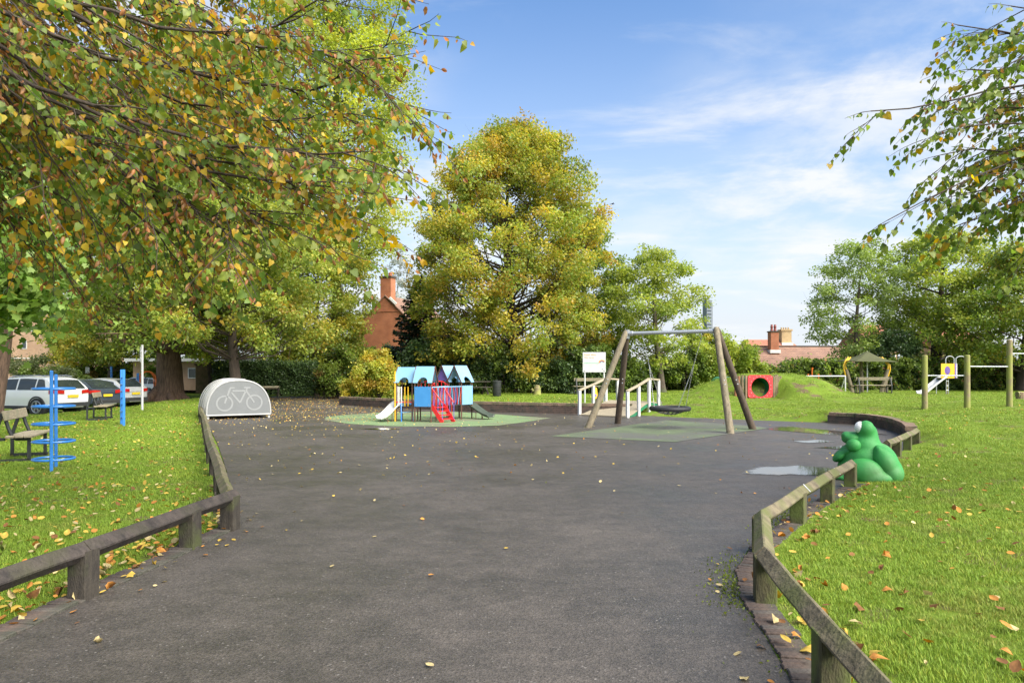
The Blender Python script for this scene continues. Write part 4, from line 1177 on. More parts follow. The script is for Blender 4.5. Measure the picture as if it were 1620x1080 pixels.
# ---------------------------------------------------------------- canopy shelter
def shelter():
    Y = 41.0; k = Y / FPX; cxp = 1372; x0 = (cxp - 810) * k; z0 = hz1(x0, Y)
    r = empty('canopy_shelter', (x0, Y, z0), 0, 'olive canopy shelter with curved yellow arms on timber legs', 'shelter')
    X = lambda px: (px - cxp) * k
    Z = lambda py: CAMZ + (HORIZON - py) * k - z0
    ap = Vector((0, 0, Z(556)))
    cor = [Vector((X(1332), -.9, Z(572))), Vector((X(1407), -.9, Z(573))), Vector((X(1400), 1.5, Z(571))), Vector((X(1340), 1.5, Z(571)))]
    for i in range(4):
        a, b = cor[i], cor[(i + 1) % 4]
        def fn(u, v, a=a, b=b):
            p = a.lerp(b, v); p = p.lerp(ap, u); p.z -= .18 * math.sin(math.pi * u) * .6; return p
        o = MB().grid(fn, 6, 6).build('canopy_panel', M_OLIVE, r, smooth=True, fix=False)
        sm = o.modifiers.new('t', 'SOLIDIFY'); sm.thickness = .03
    MB().tube([(0, 0, -.05), (0, 0, ap.z + .02)], .042, 8).build('mast', M_GALV, r, smooth=True)
    for s, lx, tx in ((-1, 1346, 1334), (1, 1391, 1399)):
        foot, knee = Vector((X(lx), -.2, -.05)), Vector((X(tx), -.35, Z(584)))
        MB().tube([foot, foot.lerp(knee, .5), knee], [.13, .12, .1], 9).build('leg', M_LOG, r, smooth=True)
        if s == 1: MB().tube([foot + Vector((.28, .2, 0)), knee + Vector((.12, .2, 0))], [.11, .09], 9).build('leg', M_LOG, r, smooth=True)
        tip = Vector((X(1388 if s > 0 else 1343), -.2, Z(566)))
        out = Vector((X(1400 if s > 0 else 1332), -.35, Z(575)))
        for o_ in (0, .14):
            pts = [knee.lerp(foot, .28) + Vector((o_ * s, 0, 0)), knee + Vector((o_ * s, -.02, 0)), out + Vector((o_ * s * .5, 0, 0)), tip + Vector((o_ * s, 0, .03))]
            pts = [pts[0], pts[1], pts[1].lerp(pts[2], .7), pts[2].lerp(pts[3], .35), pts[3]]
            MB().tube(pts, .045, 8).build('curved_arm', M_YEL, r, smooth=True)
    MB().tube([(X(1376), .9, -.1), (X(1374), .9, ap.z - .3)], .1, 9).build('rear_post', M_LOG, r, smooth=True)
    for a in (1345, 1392):
        MB().box((X(a) + .1, -.25, .42), (.5, .4, .07)).build('perch', M_STAKE, r)
        for dx in (-.1, .3): MB().tube([(X(a) + dx, -.25, -.05), (X(a) + dx, -.25, .4)], .05, 7).build('perch_leg', M_LOG, r)
shelter()

# ---------------------------------------------------------------- benches
def park_bench(name, loc, rz, L, label, planks_seat=3, back=True, cat='bench', simple=False):
    """faces local +x; rear feet on the y axis"""
    r = empty(name, loc, rz, label, cat)
    for y in (.12, L - .12):
        f = MB(); t = .05
        for x in (.03, .55): f.box((x, y, .2), (t, t, .5))
        f.bar((.0, y, .035), (.6, y, .035), t, .05)
        f.tube([(.17, y, .9), (.24, y, .62), (.3, y, .46), (.36, y, .41), (.57, y, .41)], .03, 8)
        f.bar((.03, y, .42), (.16, y, .86), t, t)
        f.bar((.02, y, .41), (.2, y, .41), t, t)
        f.build('frame', M_DMETAL, r)
    for i in range(planks_seat):
        MB().box((.29 + i * .135, L / 2, .455), (.125, L, .04)).build('seat_plank', M_PLANK, r, bevel=.006)
    tl = Matrix.Rotation(R(-14), 3, 'Y')
    MB().box((.215, L / 2, .82), (.042, L, .17), tl).build('back_plank', M_PLANK, r, bevel=.006)
    return r
park_bench('park_bench', (-8.93, 11.65, .02), math.atan2(.37, .93), 1.3, 'timber park bench beside the blue ring climber at the left edge')
park_bench('park_bench', (-13.75, 22.0, .02), math.atan2(.37, .93), 1.3, 'small timber park bench on the lawn in front of the dark car')
b3 = park_bench('park_bench', (21.5, 38.4, hz1(21, 38)), R(90), 2.05, 'long pale park bench on the grass in front of the canopy shelter')
b4 = park_bench('park_bench', (5.2, 37.5, .35), R(100), 1.8, 'park bench half hidden on the lawn behind the timber bridge')
def log_bench():
    p = G(1612, 632, .35)
    r = empty('log_bench', (p.x, p.y, hz1(p.x, p.y)), R(10), 'grey log bench at the right edge behind the pull-up posts', 'bench')
    for x in (.05, 1.3): MB().tube([(x, 0, -.05), (x, 0, .33)], .16, 10).build('leg', M_STAKE, r, smooth=True)
    MB().tube([(-.1, 0, .24), (1.6, 0, .24)], .13, 10).build('log_seat', M_PILE, r, smooth=True)
log_bench()

# ---------------------------------------------------------------- blue exercise equipment
def ring_tower():
    a, b = G(81, 748, .02), G(89, 740, .02)
    c = (a + b) / 2
    r = empty('ring_climber', (c.x, c.y, 0), 0, 'bright blue climbing frame of two posts and five hoops near the left bench', 'climbing frame')
    d = Vector((b.x - a.x, b.y - a.y, 0)).normalized(); ang = math.atan2(d.y, d.x)
    Rz = Matrix.Rotation(ang, 3, 'Z')
    for s, h in ((-1, 1.62), (1, 1.56)):
        MB().box(d * (s * .285) + Vector((0, 0, h / 2 - .05)), (.06, .045, h + .1), Rz).build('post', M_BLUE, r, bevel=.008)
    for z in (.21, .49, .77, 1.05, 1.33):
        MB().tube([Vector((.285 * math.cos(t), .285 * math.sin(t), z)) for t in np.linspace(0, 2 * math.pi, 40, endpoint=False)], .019, 8, closed=True).build('hoop', M_BLUE, r, smooth=True)
ring_tower()
def ladder_post(px, py, Yd, label, h):
    p = Vector(((px - 810) / FPX * Yd, Yd, 0)); z = hz1(p.x, p.y)
    r = empty('ladder_climber', (p.x, p.y, z), math.atan2(p.y, p.x), label, 'climbing frame')
    for x in (-.35, .35): MB().box((x, .03 * (1 if x > 0 else -1), h / 2 - .05), (.06, .07, h + .1)).build('post', M_BLUE, r, bevel=.008)
    for i in range(int(h / .2) - 1):
        z = .22 + i * .2; MB().tube([(-.35, -.02, z), (-.1, .06 * math.sin(i * 1.7), z), (.12, -.05 * math.sin(i), z), (.35, .02, z)], .02, 6).build('rung', M_BLUE, r, smooth=True)
    return r
ladder_post(194, 673, 20.3, 'slim blue ladder climber on the lawn right of the small bench', 1.66)
ladder_post(218, 612, 39, 'far blue ladder frame beside the big tree trunk', 1.6)
ladder_post(176, 600, 46, 'far blue climbing post showing above the dark car', 2.0)
def arch():
    p = Vector(((233 - 810) / FPX * 39.5, 39.5, 0)); z = hz1(p.x, p.y)
    r = empty('climbing_arch', (p.x, p.y, z), R(35), 'orange climbing arch standing left of the big tree trunk', 'climbing frame')
    for y in (-.35, .35):
        MB().tube([(-.4, y, 0)] + [(.4 * -math.cos(t), y, 1.25 + .45 * math.sin(t)) for t in np.linspace(0, math.pi, 9)] + [(.4, y, 0)], .04, 7).build('arch', M_ORNG, r, smooth=True)
    for t in (.4, .8, 1.2):
        for x in (-.4, .4): MB().tube([(x, -.35, t), (x, .35, t)], .025, 6).build('rung', M_ORNG, r)
arch()
def street_sign():
    p = G(225, 648, .05)
    r = empty('parking_sign', (p.x, p.y, 0), R(-58), 'tall white parking sign post at the edge of the car park', 'sign')
    MB().tube([(0, 0, -.1), (0, 0, 2.7)], .045, 10).build('post', M_WHITEP, r, smooth=True)
    MB().box((0.0, -.07, 2.3), (.42, .012, .62)).build('plate', M_WHITEP, r, bevel=.004)
    for z in (2.15, 2.45): MB().box((0, -.04, z), (.1, .07, .03)).build('clip', M_GALV, r)
street_sign()

# ---------------------------------------------------------------- bin, stump, brick plinth
def bin_():
    p = G(786, 627, .35); r = empty('litter_bin', (p.x, p.y, hz1(p.x, p.y)), 0, 'round black litter bin on the grass before the dark shrubs', 'bin')
    MB().lathe([(.2, 0), (.215, .03), (.225, .7), (.24, .72), (.24, .78), (.2, .8), (.19, .74)], 20).build('body', M_DMETAL, r, smooth=True)
    for z in (.2, .5): MB().tube([(.226 * math.cos(a), .226 * math.sin(a), z) for a in np.linspace(0, 2 * math.pi, 22, endpoint=False)], .012, 6, closed=True).build('band', M_BLACKR, r)
    q = G(850, 625, .35); s = empty('tree_stump', (q.x, q.y, hz1(q.x, q.y)), 0, 'short carved grey tree stump on the grass right of the bin', 'stump')
    MB().lathe([(.24, -.05), (.2, .08), (.18, .3), (.2, .38), (.14, .42), (.15, .5), (.06, .53)], 11).build('wood', M_PILE, s, smooth=True)
    MB().tube([(-.2, -.03, .2), (-.3, -.05, .34)], [.07, .05], 8).build('branch_stub', M_PILE, s, smooth=True)
    t = empty('picnic_table', (G(752, 625, .35).x, 36.5, .36), R(20), 'dark timber picnic table behind the right side of the playhouse', 'table')
    MB().box((0, 0, .72), (1.5, .7, .05)).build('table_top', M_POSTD, t)
    for y in (-.6, .6): MB().box((0, y, .43), (1.5, .25, .04)).build('seat', M_POSTD, t)
    for x in (-.55, .55):
        MB().bar((x, -.6, 0), (x, .25, .72), .08, .05).build('leg', M_POSTD, t); MB().bar((x, .6, 0), (x, -.25, .72), .08, .05).build('leg', M_POSTD, t)
bin_()
# ---------------------------------------------------------------- bike hangar
def hangar():
    M_SHELL = pm('pale_grey_hangar_panel', (.15, .157, .157), (.135, .142, .142), 3, .45, .05)
    M_EDGE = pm('white_hangar_edge', (.36, .36, .35), (.3, .3, .29), 6, .4)
    M_MARK = pm('light_grey_print', (.215, .222, .22), (.2, .208, .205), 4, .5)
    fl = Vector((-10.25, 22.9, 0)); w = 2.06; ang = .52
    root = empty('bike_hangar', (fl.x, fl.y, 0), ang, 'grey half-round bike hangar with a bicycle symbol on its end', 'bike hangar')
    zb, H, dep = .13, 1.3, 2.5
    cx = w / 2
    def arc(sc=1.0, n=30):
        pts = []
        for t in np.linspace(0, math.pi, n):
            c, s = math.cos(t), math.sin(t)
            x = math.copysign(abs(c) ** .8, c); z = s ** .86
            pts.append((cx - x * (w / 2) * sc, zb + (H - zb) * (z * sc + (1 - sc) * .0)))
        return pts
    A = arc()
    MB().prism(arc(.985), -.012, .02).build('end_panel', M_SHELL, root)
    MB().prism(arc(.985), dep - .02, dep + .012).build('end_panel', M_SHELL, root)
    for y in (0, dep):
        mb = MB(); pts = [(x, y, z) for x, z in A]; mb.tube(pts + [], .03, 8)
        mb.tube([pts[0], pts[-1]], .03, 8); mb.build('edge_trim', M_EDGE, root, smooth=True)
    # barrel shell: fixed half and sliding door half, set a little proud
    n = len(A)
    def shell(i0, i1, y0, y1, sc, name, m):
        B = arc(sc); vs, fs = [], []
        for y in (y0, y1):
            for i in range(i0, i1 + 1): vs.append((B[i][0], y, B[i][1]))
        k = i1 - i0 + 1
        for i in range(k - 1): fs.append((i, i + 1, i + 1 + k, i + k))
        o = MB().add(vs, fs).build(name, m, root, smooth=True, fix=False); s = o.modifiers.new('t', 'SOLIDIFY'); s.thickness = .02; return o
    shell(0, n - 1, .03, dep - .03, .985, 'roof_shell', M_SHELL)
    shell(0, 17, .1, dep - .1, 1.03, 'door', M_EDGE)
    for y in (.35, .95, 1.55, 2.15):
        B = arc(1.045); mb = MB(); mb.tube([(x, y, z) for x, z in B[:17]], .014, 6); mb.build('door_rib', M_EDGE, root, smooth=True)
    for x in (.05, w - .05):
        for y in (.05, dep - .05): MB().box((x, y, zb / 2), (.07, .07, zb)).build('foot', M_EDGE, root)
    MB().box((cx, dep / 2, zb - .03), (w - .1, dep - .1, .03)).build('floor_tray', M_BLACKR, root)
    # bicycle symbol
    y0, y1 = -.0165, -.0125
    s = w / 1.0
    ep = None
    P = lambda u, v: ((u / 1250.0) * w, zb + (1 - (v - 0) / 735.0) * (H - zb))
    X = lambda px: (px - 150) / 1240.0 * w
    Z = lambda py: zb + (900 - py) / 735.0 * (H - zb)
    def line(a, b, t=.055):
        a, b = Vector((X(a[0]), 0, Z(a[1]))), Vector((X(b[0]), 0, Z(b[1]))); dd = (b - a).normalized(); q = Vector((-dd.z, 0, dd.x)) * t / 2
        pts = [a + q, b + q, b - q, a - q]
        return [(p.x, p.z) for p in pts]
    sym = MB()
    k = 0
    for (c, r) in (((490, 650), 165), ((1065, 640), 165)):
        cxx, cz = X(c[0]), Z(c[1]); rr = r / 1240 * w; n2 = 36
        vs, fs = [], []
        for y in (y0, y1):
            for i in range(n2):
                a = 2 * math.pi * i / n2; vs += [(cxx + rr * math.cos(a), y, cz + rr * math.sin(a)), (cxx + (rr - .055) * math.cos(a), y, cz + (rr - .055) * math.sin(a))]
        for i in range(n2):
            a, b = 2 * i, 2 * ((i + 1) % n2); N = 2 * n2; fs += [(a, b, b + 1, a + 1), (a + N, a + 1 + N, b + 1 + N, b + N), (a, a + N, b + N, b)]
        MB().add(vs, fs).build('wheel_symbol', M_MARK, root)
    for i, (a, b) in enumerate((((490, 650), (600, 320)), ((590, 320), (680, 320)), ((640, 385), (900, 385)), ((620, 420), (785, 640)), ((785, 640), (905, 370)), ((860, 318), (990, 318)), ((895, 370), (1065, 640)), ((905, 385), (920, 330)))):
        e = .0006 * (i % 4)
        MB().prism(line(a, b), y0 - e, y1).build('bicycle_symbol', M_MARK, root)
hangar()

# ---------------------------------------------------------------- frog
def frog():
    M_EYE = pm('frog_eye_white', (.8, .78, .74), (.7, .68, .64), 5, .35)
    base = G(1371, 757)
    root = empty('frog_sculpture', (base.x, base.y, 0), R(-27.5), 'green fibreglass frog play sculpture by the right knee rail', 'play sculpture')
    k = base.y / FPX
    # pixel offsets (from 1371,757) to local x,z; y is depth away from the camera
    def L(px, py, dy=0): return Vector(((px - 1371) * k, dy, (757 - py) * k))
    def blob(parts, name, mat, vox=.02, sm=6):
        bm = bmesh.new()
        for c, rad, rot in parts:
            m = Matrix.Translation(c) @ Matrix.Rotation(rot, 4, 'Y') @ Matrix.Diagonal((*rad, 1))
            bmesh.ops.create_uvsphere(bm, u_segments=20, v_segments=14, radius=1, matrix=m)
        me = bpy.data.meshes.new(name); bm.to_mesh(me); bm.free()
        o = link(name, me, mat, root)
        r = o.modifiers.new('r', 'REMESH'); r.mode = 'VOXEL'; r.voxel_size = vox
        s = o.modifiers.new('s', 'SMOOTH'); s.iterations = sm; s.factor = .6
        me.polygons.foreach_set('use_smooth', [True] * len(me.polygons)); r.use_smooth_shade = True
        return o
    body = [(L(1364, 741, .1), (.34, .36, .25), 0), (L(1366, 724, .1), (.30, .33, .24), 0), (L(1368, 708, .1), (.24, .27, .22), .1), (L(1371, 694, .1), (.165, .2, .19), .1), (L(1373, 685, .1), (.13, .17, .14), .1),
            (L(1370, 679, -.01), (.125, .115, .13), .15), (L(1370, 679, .22), (.12, .115, .125), .15), (L(1350, 716, .1), (.2, .26, .13), -.3), (L(1382, 726, .1), (.2, .3, .27), 0)]
    blob(body, 'body', M_FROG, .02, 14)
    blob([(L(1334, 722, .08), (.15, .24, .075), -.75), (L(1345, 714, .08), (.15, .25, .07), -.5)], 'lower_lip', M_FROG, .016, 8)
    blob([(L(1350, 694, .08), (.15, .2, .095), -.15), (L(1343, 691, .08), (.085, .17, .07), 0)], 'upper_lip', M_FROG, .016, 8)
    for dy in (-.17, .36):
        blob([(L(1352.5, 703, dy), (.105, .09, .095), 0)], 'cheek_ball', M_FROG, .016, 3)
    for dy in (-.02, .23):
        blob([(L(1362.5, 677, dy), (.088, .08, .084), .5)], 'eye', M_EYE, .012, 2)
    for dy in (-.22, .42):
        blob([(L(1368, 743, dy), (.27, .18, .2), .1), (L(1378, 752, dy), (.3, .17, .13), 0), (L(1340, 754, dy), (.17, .12, .06), .1)], 'front_leg', M_FROG, .018, 8)
    for dy in (-.1, .36):
        blob([(L(1398, 729, dy), (.165, .2, .27), -.5), (L(1406, 745, dy), (.16, .2, .17), 0), (L(1390, 712, dy), (.07, .15, .11), -.6)], 'hind_leg', M_FROG, .018, 8)
frog()

# ---------------------------------------------------------------- cars
def glass_mat():
    m = pm('car_glass', (.035, .045, .045), (.02, .028, .028), 2, .06, 0, spec=.6); return m
def car(loc, rz, kind, label, paint, plate=True):
    """local +x is the front; rear at -x"""
    suv = kind == 'suv'
    Lh = 2.22 if suv else 2.2; HW = .91 if suv else .9
    top = 1.6 if suv else 1.47; belt = 1.02 if suv else .95; sill = .3 if suv else .24
    GL = glass_mat(); CL = pm('car_cladding', (.04, .04, .042), (.03, .03, .032), 8, .6); TY = M_BLACKR
    RIM = pm('alloy_rim', (.5, .5, .51), (.42, .42, .43), 6, .3, metal=.8)
    LAMP = pm('tail_lamp_red', (.55, .02, .015), (.45, .015, .012), 6, .15, coat=.8); PL = pm('yellow_number_plate', (.72, .52, .04), (.68, .48, .03), 4, .4)
    root = empty('parked_car', loc, rz, label, 'car', 'cars parked in a row by the left lawn')
    # roof and bonnet line along x (rear to front)
    if suv: kx = [-2.22, -2.17, -2.02, -1.72, -1.45, -.6, .3, .75, 1.25, 1.75, 2.1, 2.22]; kz = [.86, 1.04, 1.2, 1.5, 1.57, 1.6, 1.56, 1.42, 1.08, .98, .85, .62]
    else: kx = [-2.2, -2.14, -1.98, -1.6, -1.2, -.5, .2, .75, 1.25, 1.75, 2.08, 2.2]; kz = [.82, .98, 1.1, 1.36, 1.43, 1.47, 1.43, 1.22, .98, .9, .78, .55]
    def sec(x):
        zt = float(np.interp(x, kx, kz)); e = abs(x) / Lh
        w = HW * (1 - .07 * max(0, (e - .55) / .45) ** 2 - .1 * max(0, (e - .9) / .1) ** 2)
        zb = sill + .1 * max(0, (e - .85) / .15)
        bl = min(belt, zt - .02)
        up = max(0.0, (zt - belt) / (top - belt))
        wr = w - .2 * min(1, up * 1.0)
        pts = [(w * .82, zb), (w * .97, zb + .06), (w, zb + .3), (w * .995, bl - .1), (w * .97, bl), ((w * .97) * (1 - .55) + wr * .55, bl + (zt - bl) * .55), (wr, zt - .05 * up - .004), (wr * .86, zt - .008), (wr * .45, zt + .012 * up), (0, zt + .02 * up)]
        return pts
    xs = sorted(set(list(np.linspace(-Lh, Lh, 44)) + kx))
    vs, fs = [], []; n = 19
    for x in xs:
        s = sec(x); full = [(y, z) for y, z in s] + [(-y, z) for y, z in s[-2::-1]]
        bow = .06 if x < -Lh + .02 else 0
        for y, z in full: vs.append((x + bow * (abs(y) / HW) ** 2, y, z))
    for i in range(len(xs) - 1):
        for j in range(n - 1): fs.append((i * n + j, i * n + j + 1, (i + 1) * n + j + 1, (i + 1) * n + j))
        fs.append((i * n + n - 1, i * n, (i + 1) * n, (i + 1) * n + n - 1))
    fs.append(tuple(range(n))); fs.append(tuple((len(xs) - 1) * n + j for j in range(n))[::-1])
    MB().add(vs, fs).build('body', paint, root, smooth=True, auto=28)
    def surf(x, a, b, t, off):
        s = sec(x); y = s[a][0] * (1 - t) + s[b][0] * t; z = s[a][1] * (1 - t) + s[b][1] * t
        return y + off, z + off * .25
    # side glass
    def side_glass(sgn, x0, x1, ta=.1, tb=.92, f0=0, f1=0):
        def fn(u, v):
            x = x0 + (x1 - x0) * u
            x += (f0 * (1 - u) + f1 * u) * v
            s = sec(x); z0, z1 = s[4][1] + .03, s[6][1] - .03; z = z0 + (z1 - z0) * v
            y = float(np.interp(z, [s[4][1], s[5][1], s[6][1]], [s[4][0], s[5][0], s[6][0]])) + .008
            return (x, sgn * y, z)
        MB().grid(fn, 8, 4).build('side_window', GL, root, smooth=True)
    for sgn in (-1, 1):
        side_glass(sgn, -.25, .75, f1=-.42); side_glass(sgn, -1.2, -.33); side_glass(sgn, -1.78, -1.27, f0=.2)
    # rear window on the falling roof line
    x0, x1 = (-2.13, -1.78) if suv else (-2.06, -1.5)
    def rw(u, v):
        x = x0 + (x1 - x0) * u; s = sec(x); y = (v * 2 - 1) * (s[7][0] * .98); z = float(np.interp(abs(y), [0, s[8][0], s[7][0], s[6][0]], [s[9][1], s[8][1], s[7][1], s[6][1]])) + .012
        return (x - .012, y, z)
    MB().grid(rw, 6, 10).build('rear_window', GL, root, smooth=True)
    def ws(u, v):
        x = .48 + .68 * u; s = sec(x); y = (v * 2 - 1) * s[7][0]; z = float(np.interp(abs(y), [0, s[8][0], s[7][0]], [s[9][1], s[8][1], s[7][1]])) + .012
        return (x, y, z)
    MB().grid(ws, 6, 10).build('windscreen', GL, root, smooth=True)
    # tail lamps wrap round the corners
    for sgn in (-1, 1):
        def tl(u, v):
            z = (.88 if suv else .8) + .15 * v
            if u < .5:
                y = .42 + (HW * .86 - .42) * (u * 2); x = -Lh - .012 + .02 * (u * 2) ** 2
            else:
                y = HW * .865 + .02 * (u - .5); x = -Lh + .02 + (u - .5) * .55
            if u >= .5: y = sec(x)[3][0] + .006
            return (x, sgn * y, z + .02 * math.sin(u * 3))
        MB().grid(tl, 10, 3).build('tail_light', LAMP, root, smooth=True)
    MB().box((-Lh - .012, 0, .78 if suv else .72), (.02, .5, .11)).build('number_plate', PL, root)
    MB().box((-Lh + .03, 0, .42), (.16, HW * 1.72, .2)).build('rear_bumper', CL, root, bevel=.04, seg=2)
    MB().box((-Lh - .04, 0, .33), (.05, .9, .06)).build('skid_plate', RIM, root, bevel=.01)
    for sgn in (-1, 1):
        MB().bar((-1.0, sgn * HW * .97, sill + .04), (1.0, sgn * HW * .97, sill + .04), .06, .12).build('sill_cladding', CL, root)
        if suv: MB().tube([(-1.5, sgn * .62, 1.6), (-1.2, sgn * .63, 1.64), (.1, sgn * .63, 1.62), (.4, sgn * .62, 1.55)], .02, 6).build('roof_rail', RIM, root)
        for x in (-1.35, 1.35):
            wr = .36 if suv else .33
            w = empty('wheel', (x, sgn * (HW - .09), wr)); w.parent = root
            MB().tube([(0, -.1, 0), (0, .1, 0)], wr, 24).build('tyre', TY, w, smooth=True)
            q = MB(); q.tube([(wr * .66 * math.cos(a), sgn * .1, wr * .66 * math.sin(a)) for a in np.linspace(0, 6.283, 24, endpoint=False)], .022, 6, closed=True)
            for s5 in range(5):
                a = s5 * 1.2566 + .3
                for da in (-.16, .16): q.bar((.02 * math.cos(a), sgn * .108, .02 * math.sin(a)), (wr * .66 * math.cos(a + da), sgn * .104, wr * .66 * math.sin(a + da)), .03, .02, up=(0, 1, 0))
            q.build('rim', RIM, w)
            # arch
            MB().tube([(x + (wr + .05) * math.cos(a), sgn * (HW - .005), wr + (wr + .05) * math.sin(a)) for a in np.linspace(.1, math.pi - .1, 16)], .035, 6).build('wheel_arch', CL, root, smooth=True)
            MB().tube([(x, sgn * (HW - .3), wr), (x, sgn * (HW - .006), wr)], wr + .05, 24).build('wheel_well', CL, root)
    return root
P_WHITE = pm('white_car_paint', (.82, .82, .8), (.8, .8, .78), 1, .25, 0, coat=1)
P_DARK = pm('dark_blue_car_paint', (.05, .065, .085), (.045, .06, .08), 1, .25, 0, coat=1)
P_SILV = pm('silver_car_paint', (.62, .63, .64), (.6, .61, .62), 1, .3, 0, metal=.3, coat=1)
ca = math.pi - R(14)
car((-20.45, 29.0, -.19), ca, 'suv', 'white estate SUV with black cladding parked nearest behind the ring climber', P_WHITE)
car((-20.65, 31.8, -.19), ca, 'hatch', 'dark blue-grey car parked between the white SUV and the silver car', P_DARK)
car((-20.95, 34.7, -.19), ca, 'hatch', 'silver hatchback parked beside the white sign post', P_SILV)
car((-25.5, 47.0, -.19), ca, 'hatch', 'far white car half hidden behind the row of parked cars', P_WHITE)

# ---------------------------------------------------------------- buildings
BR_RED = brick_mat('red_brickwork', (.46, .14, .05), (.38, .11, .042), (.34, .2, .13))
BR_TAN = brick_mat('tan_brickwork', (.52, .3, .17), (.45, .25, .14), (.45, .36, .28))
BR_YEL = brick_mat('yellow_stock_brickwork', (.44, .3, .13), (.36, .24, .1), (.4, .33, .22))
TILE = brick_mat('roof_tiles', (.36, .2, .13), (.28, .16, .11), (.13, .085, .065), bw=.26, rh=.17, ms=.02)
TILE_R = brick_mat('red_roof_tiles', (.46, .17, .1), (.4, .15, .09), (.2, .09, .06), bw=.26, rh=.2, ms=.02)
M_FLASH = pm('white_render', (.7, .69, .66), (.6, .59, .56), 3, .7)
M_WIN = pm('window_glass', (.06, .07, .08), (.04, .05, .06), 1, .08, spec=.6)
def chimney_pots(parent, pts, z, m, r=.13, h=.5):
    for x, y in pts: MB().lathe([(r, 0), (r * 1.05, h * .2), (r * .85, h * .3), (r * .9, h * .62), (r * 1.1, h * .7), (r * .8, h * .78), (r * .75, h)], 10, (x, y, z)).build('chimney_pot', m, parent, smooth=True)

def gable_house():
    Y = 62; cx = (610 - 810) / FPX * Y
    r = empty('brick_house', (cx, Y, 0), R(-18), 'red brick gable house with tall chimney rising above the shrubs', 'house')
    W, D, E, A = 9.4, 9.0, 4.1, 8.45
    w = MB(); w.prism([(-W / 2, -.2), (W / 2, -.2), (W / 2, E), (0, A), (-W / 2, E)], 0, D); w.build('wall', BR_RED, r)
    rf = MB()
    for s in (-1, 1):
        rf.add([(0, -.15, A + .12), (s * (W / 2 + .25), -.15, E - .12), (s * (W / 2 + .25), D + .15, E - .12), (0, D + .15, A + .12), (0, -.15, A + .02), (s * (W / 2 + .25), -.15, E - .22), (s * (W / 2 + .25), D + .15, E - .22), (0, D + .15, A + .02)],
               [(0, 1, 2, 3), (7, 6, 5, 4), (0, 1, 5, 4), (1, 2, 6, 5), (2, 3, 7, 6)])
    ro = rf.build('roof', TILE, r)
    MB().box((0, -.025, A - 1.35), (2.9, .06, .1)).build('brick_band', BR_RED, r)
    ch = MB(); ch.box((0, .45, A + .45), (1.05, .92, 2.6)); c = ch.build('chimney', BR_RED, r)
    MB().box((0, .45, A + 1.78), (1.22, 1.1, .14)).build('chimney_cap', M_BRICK3, c)
    for s in (-1, 1): MB().bar((s * .5, -.17, A - .15), (s * 1.15, -.17, A - .75), .1, .2).build('flashing', M_FLASH, ro)
    chimney_pots(c, [(-.2, .45)], A + 1.85, M_REDP, .14, .75); chimney_pots(c, [(.25, .45)], A + 1.85, BR_RED, .2, .35)
gable_house()
def terrace():
    Y = 60; x0 = (1195 - 810) / FPX * Y; x1 = (1420 - 810) / FPX * Y
    r = empty('terraced_house', (x0, Y, 0), 0, 'low terraced house with brown tiled roof behind the right hedge', 'house')
    L = x1 - x0; E, A = 1.9, 3.95
    MB().box((L / 2, 3.5, E / 2 - .1), (L, 6.8, E + .2)).build('wall', BR_TAN, r)
    rf = MB(); rf.add([(-.2, -.2, E), (L + .2, -.2, E), (L + .2, 3.4, A), (-.2, 3.4, A), (-.2, 7.1, E), (L + .2, 7.1, E)], [(0, 1, 2, 3), (3, 2, 5, 4), (0, 3, 4), (1, 5, 2)]); ro = rf.build('roof', TILE, r)
    MB().bar((-.2, 3.4, A), (L + .2, 3.4, A), .25, .16).build('ridge', M_BRICK3, ro)
    k = Y / FPX; X = lambda px: (px - 1195) * k
    ch = MB().box(((X(1234) + X(1247)) / 2, 2.5, 4.1), (X(1247) - X(1234), .8, 2.3)).build('chimney', BR_RED, r)
    MB().box(((X(1234) + X(1247)) / 2, 2.5, 5.27), (X(1247) - X(1234) + .12, .92, .1)).build('chimney_cap', M_BRICK3, ch)
    MB().box(((X(1232) + X(1249)) / 2, 2.45, 3.45), (X(1249) - X(1232), .98, .3)).build('flashing', M_FLASH, ch)
    chimney_pots(ch, [(X(1238), 2.5), (X(1243.5), 2.5)], 5.3, pm('dark_red_pot', (.25, .07, .06), (.2, .06, .05), 5, .6), .13, .62)
    Y2 = 76; q0, q1 = (1185 - 810) / FPX * Y2, (1285 - 810) / FPX * Y2
    s = empty('terraced_house', (q0, Y2, 0), 0, 'further house with orange-red roof showing above the brown tiled ridge', 'house')
    L2 = q1 - q0; k2 = Y2 / FPX
    MB().box((L2 / 2, 3.5, 1.5), (L2, 6.8, 3.2)).build('wall', BR_TAN, s)
    MB().add([(-.2, -.2, 3.0), (L2 + .2, -.2, 3.0), (L2 - 1.2, 3.5, 5.35), (.6, 3.5, 5.35), (-.2, 7.1, 3.0), (L2 + .2, 7.1, 3.0)], [(0, 1, 2, 3), (3, 2, 5, 4), (0, 3, 4), (1, 5, 2)]).build('roof', TILE_R, s)
    xa, xb = (1252 - 1185) * k2, (1268 - 1185) * k2
    c2 = MB().box(((xa + xb) / 2, 3.2, 5.4), (xb - xa, 1.0, 1.9)).build('chimney', BR_YEL, s)
    MB().box(((xa + xb) / 2, 3.2, 6.4), (xb - xa + .2, 1.15, .2)).build('chimney_cap', BR_YEL, c2)
    MB().box(((xa + xb) / 2, 3.0, 4.75), (xb - xa + .15, 1.15, .35)).build('flashing', M_FLASH, c2)
    chimney_pots(c2, [(xa + .15 + i * .27, 3.2) for i in range(4)], 6.5, BR_YEL, .1, .25)
terrace()
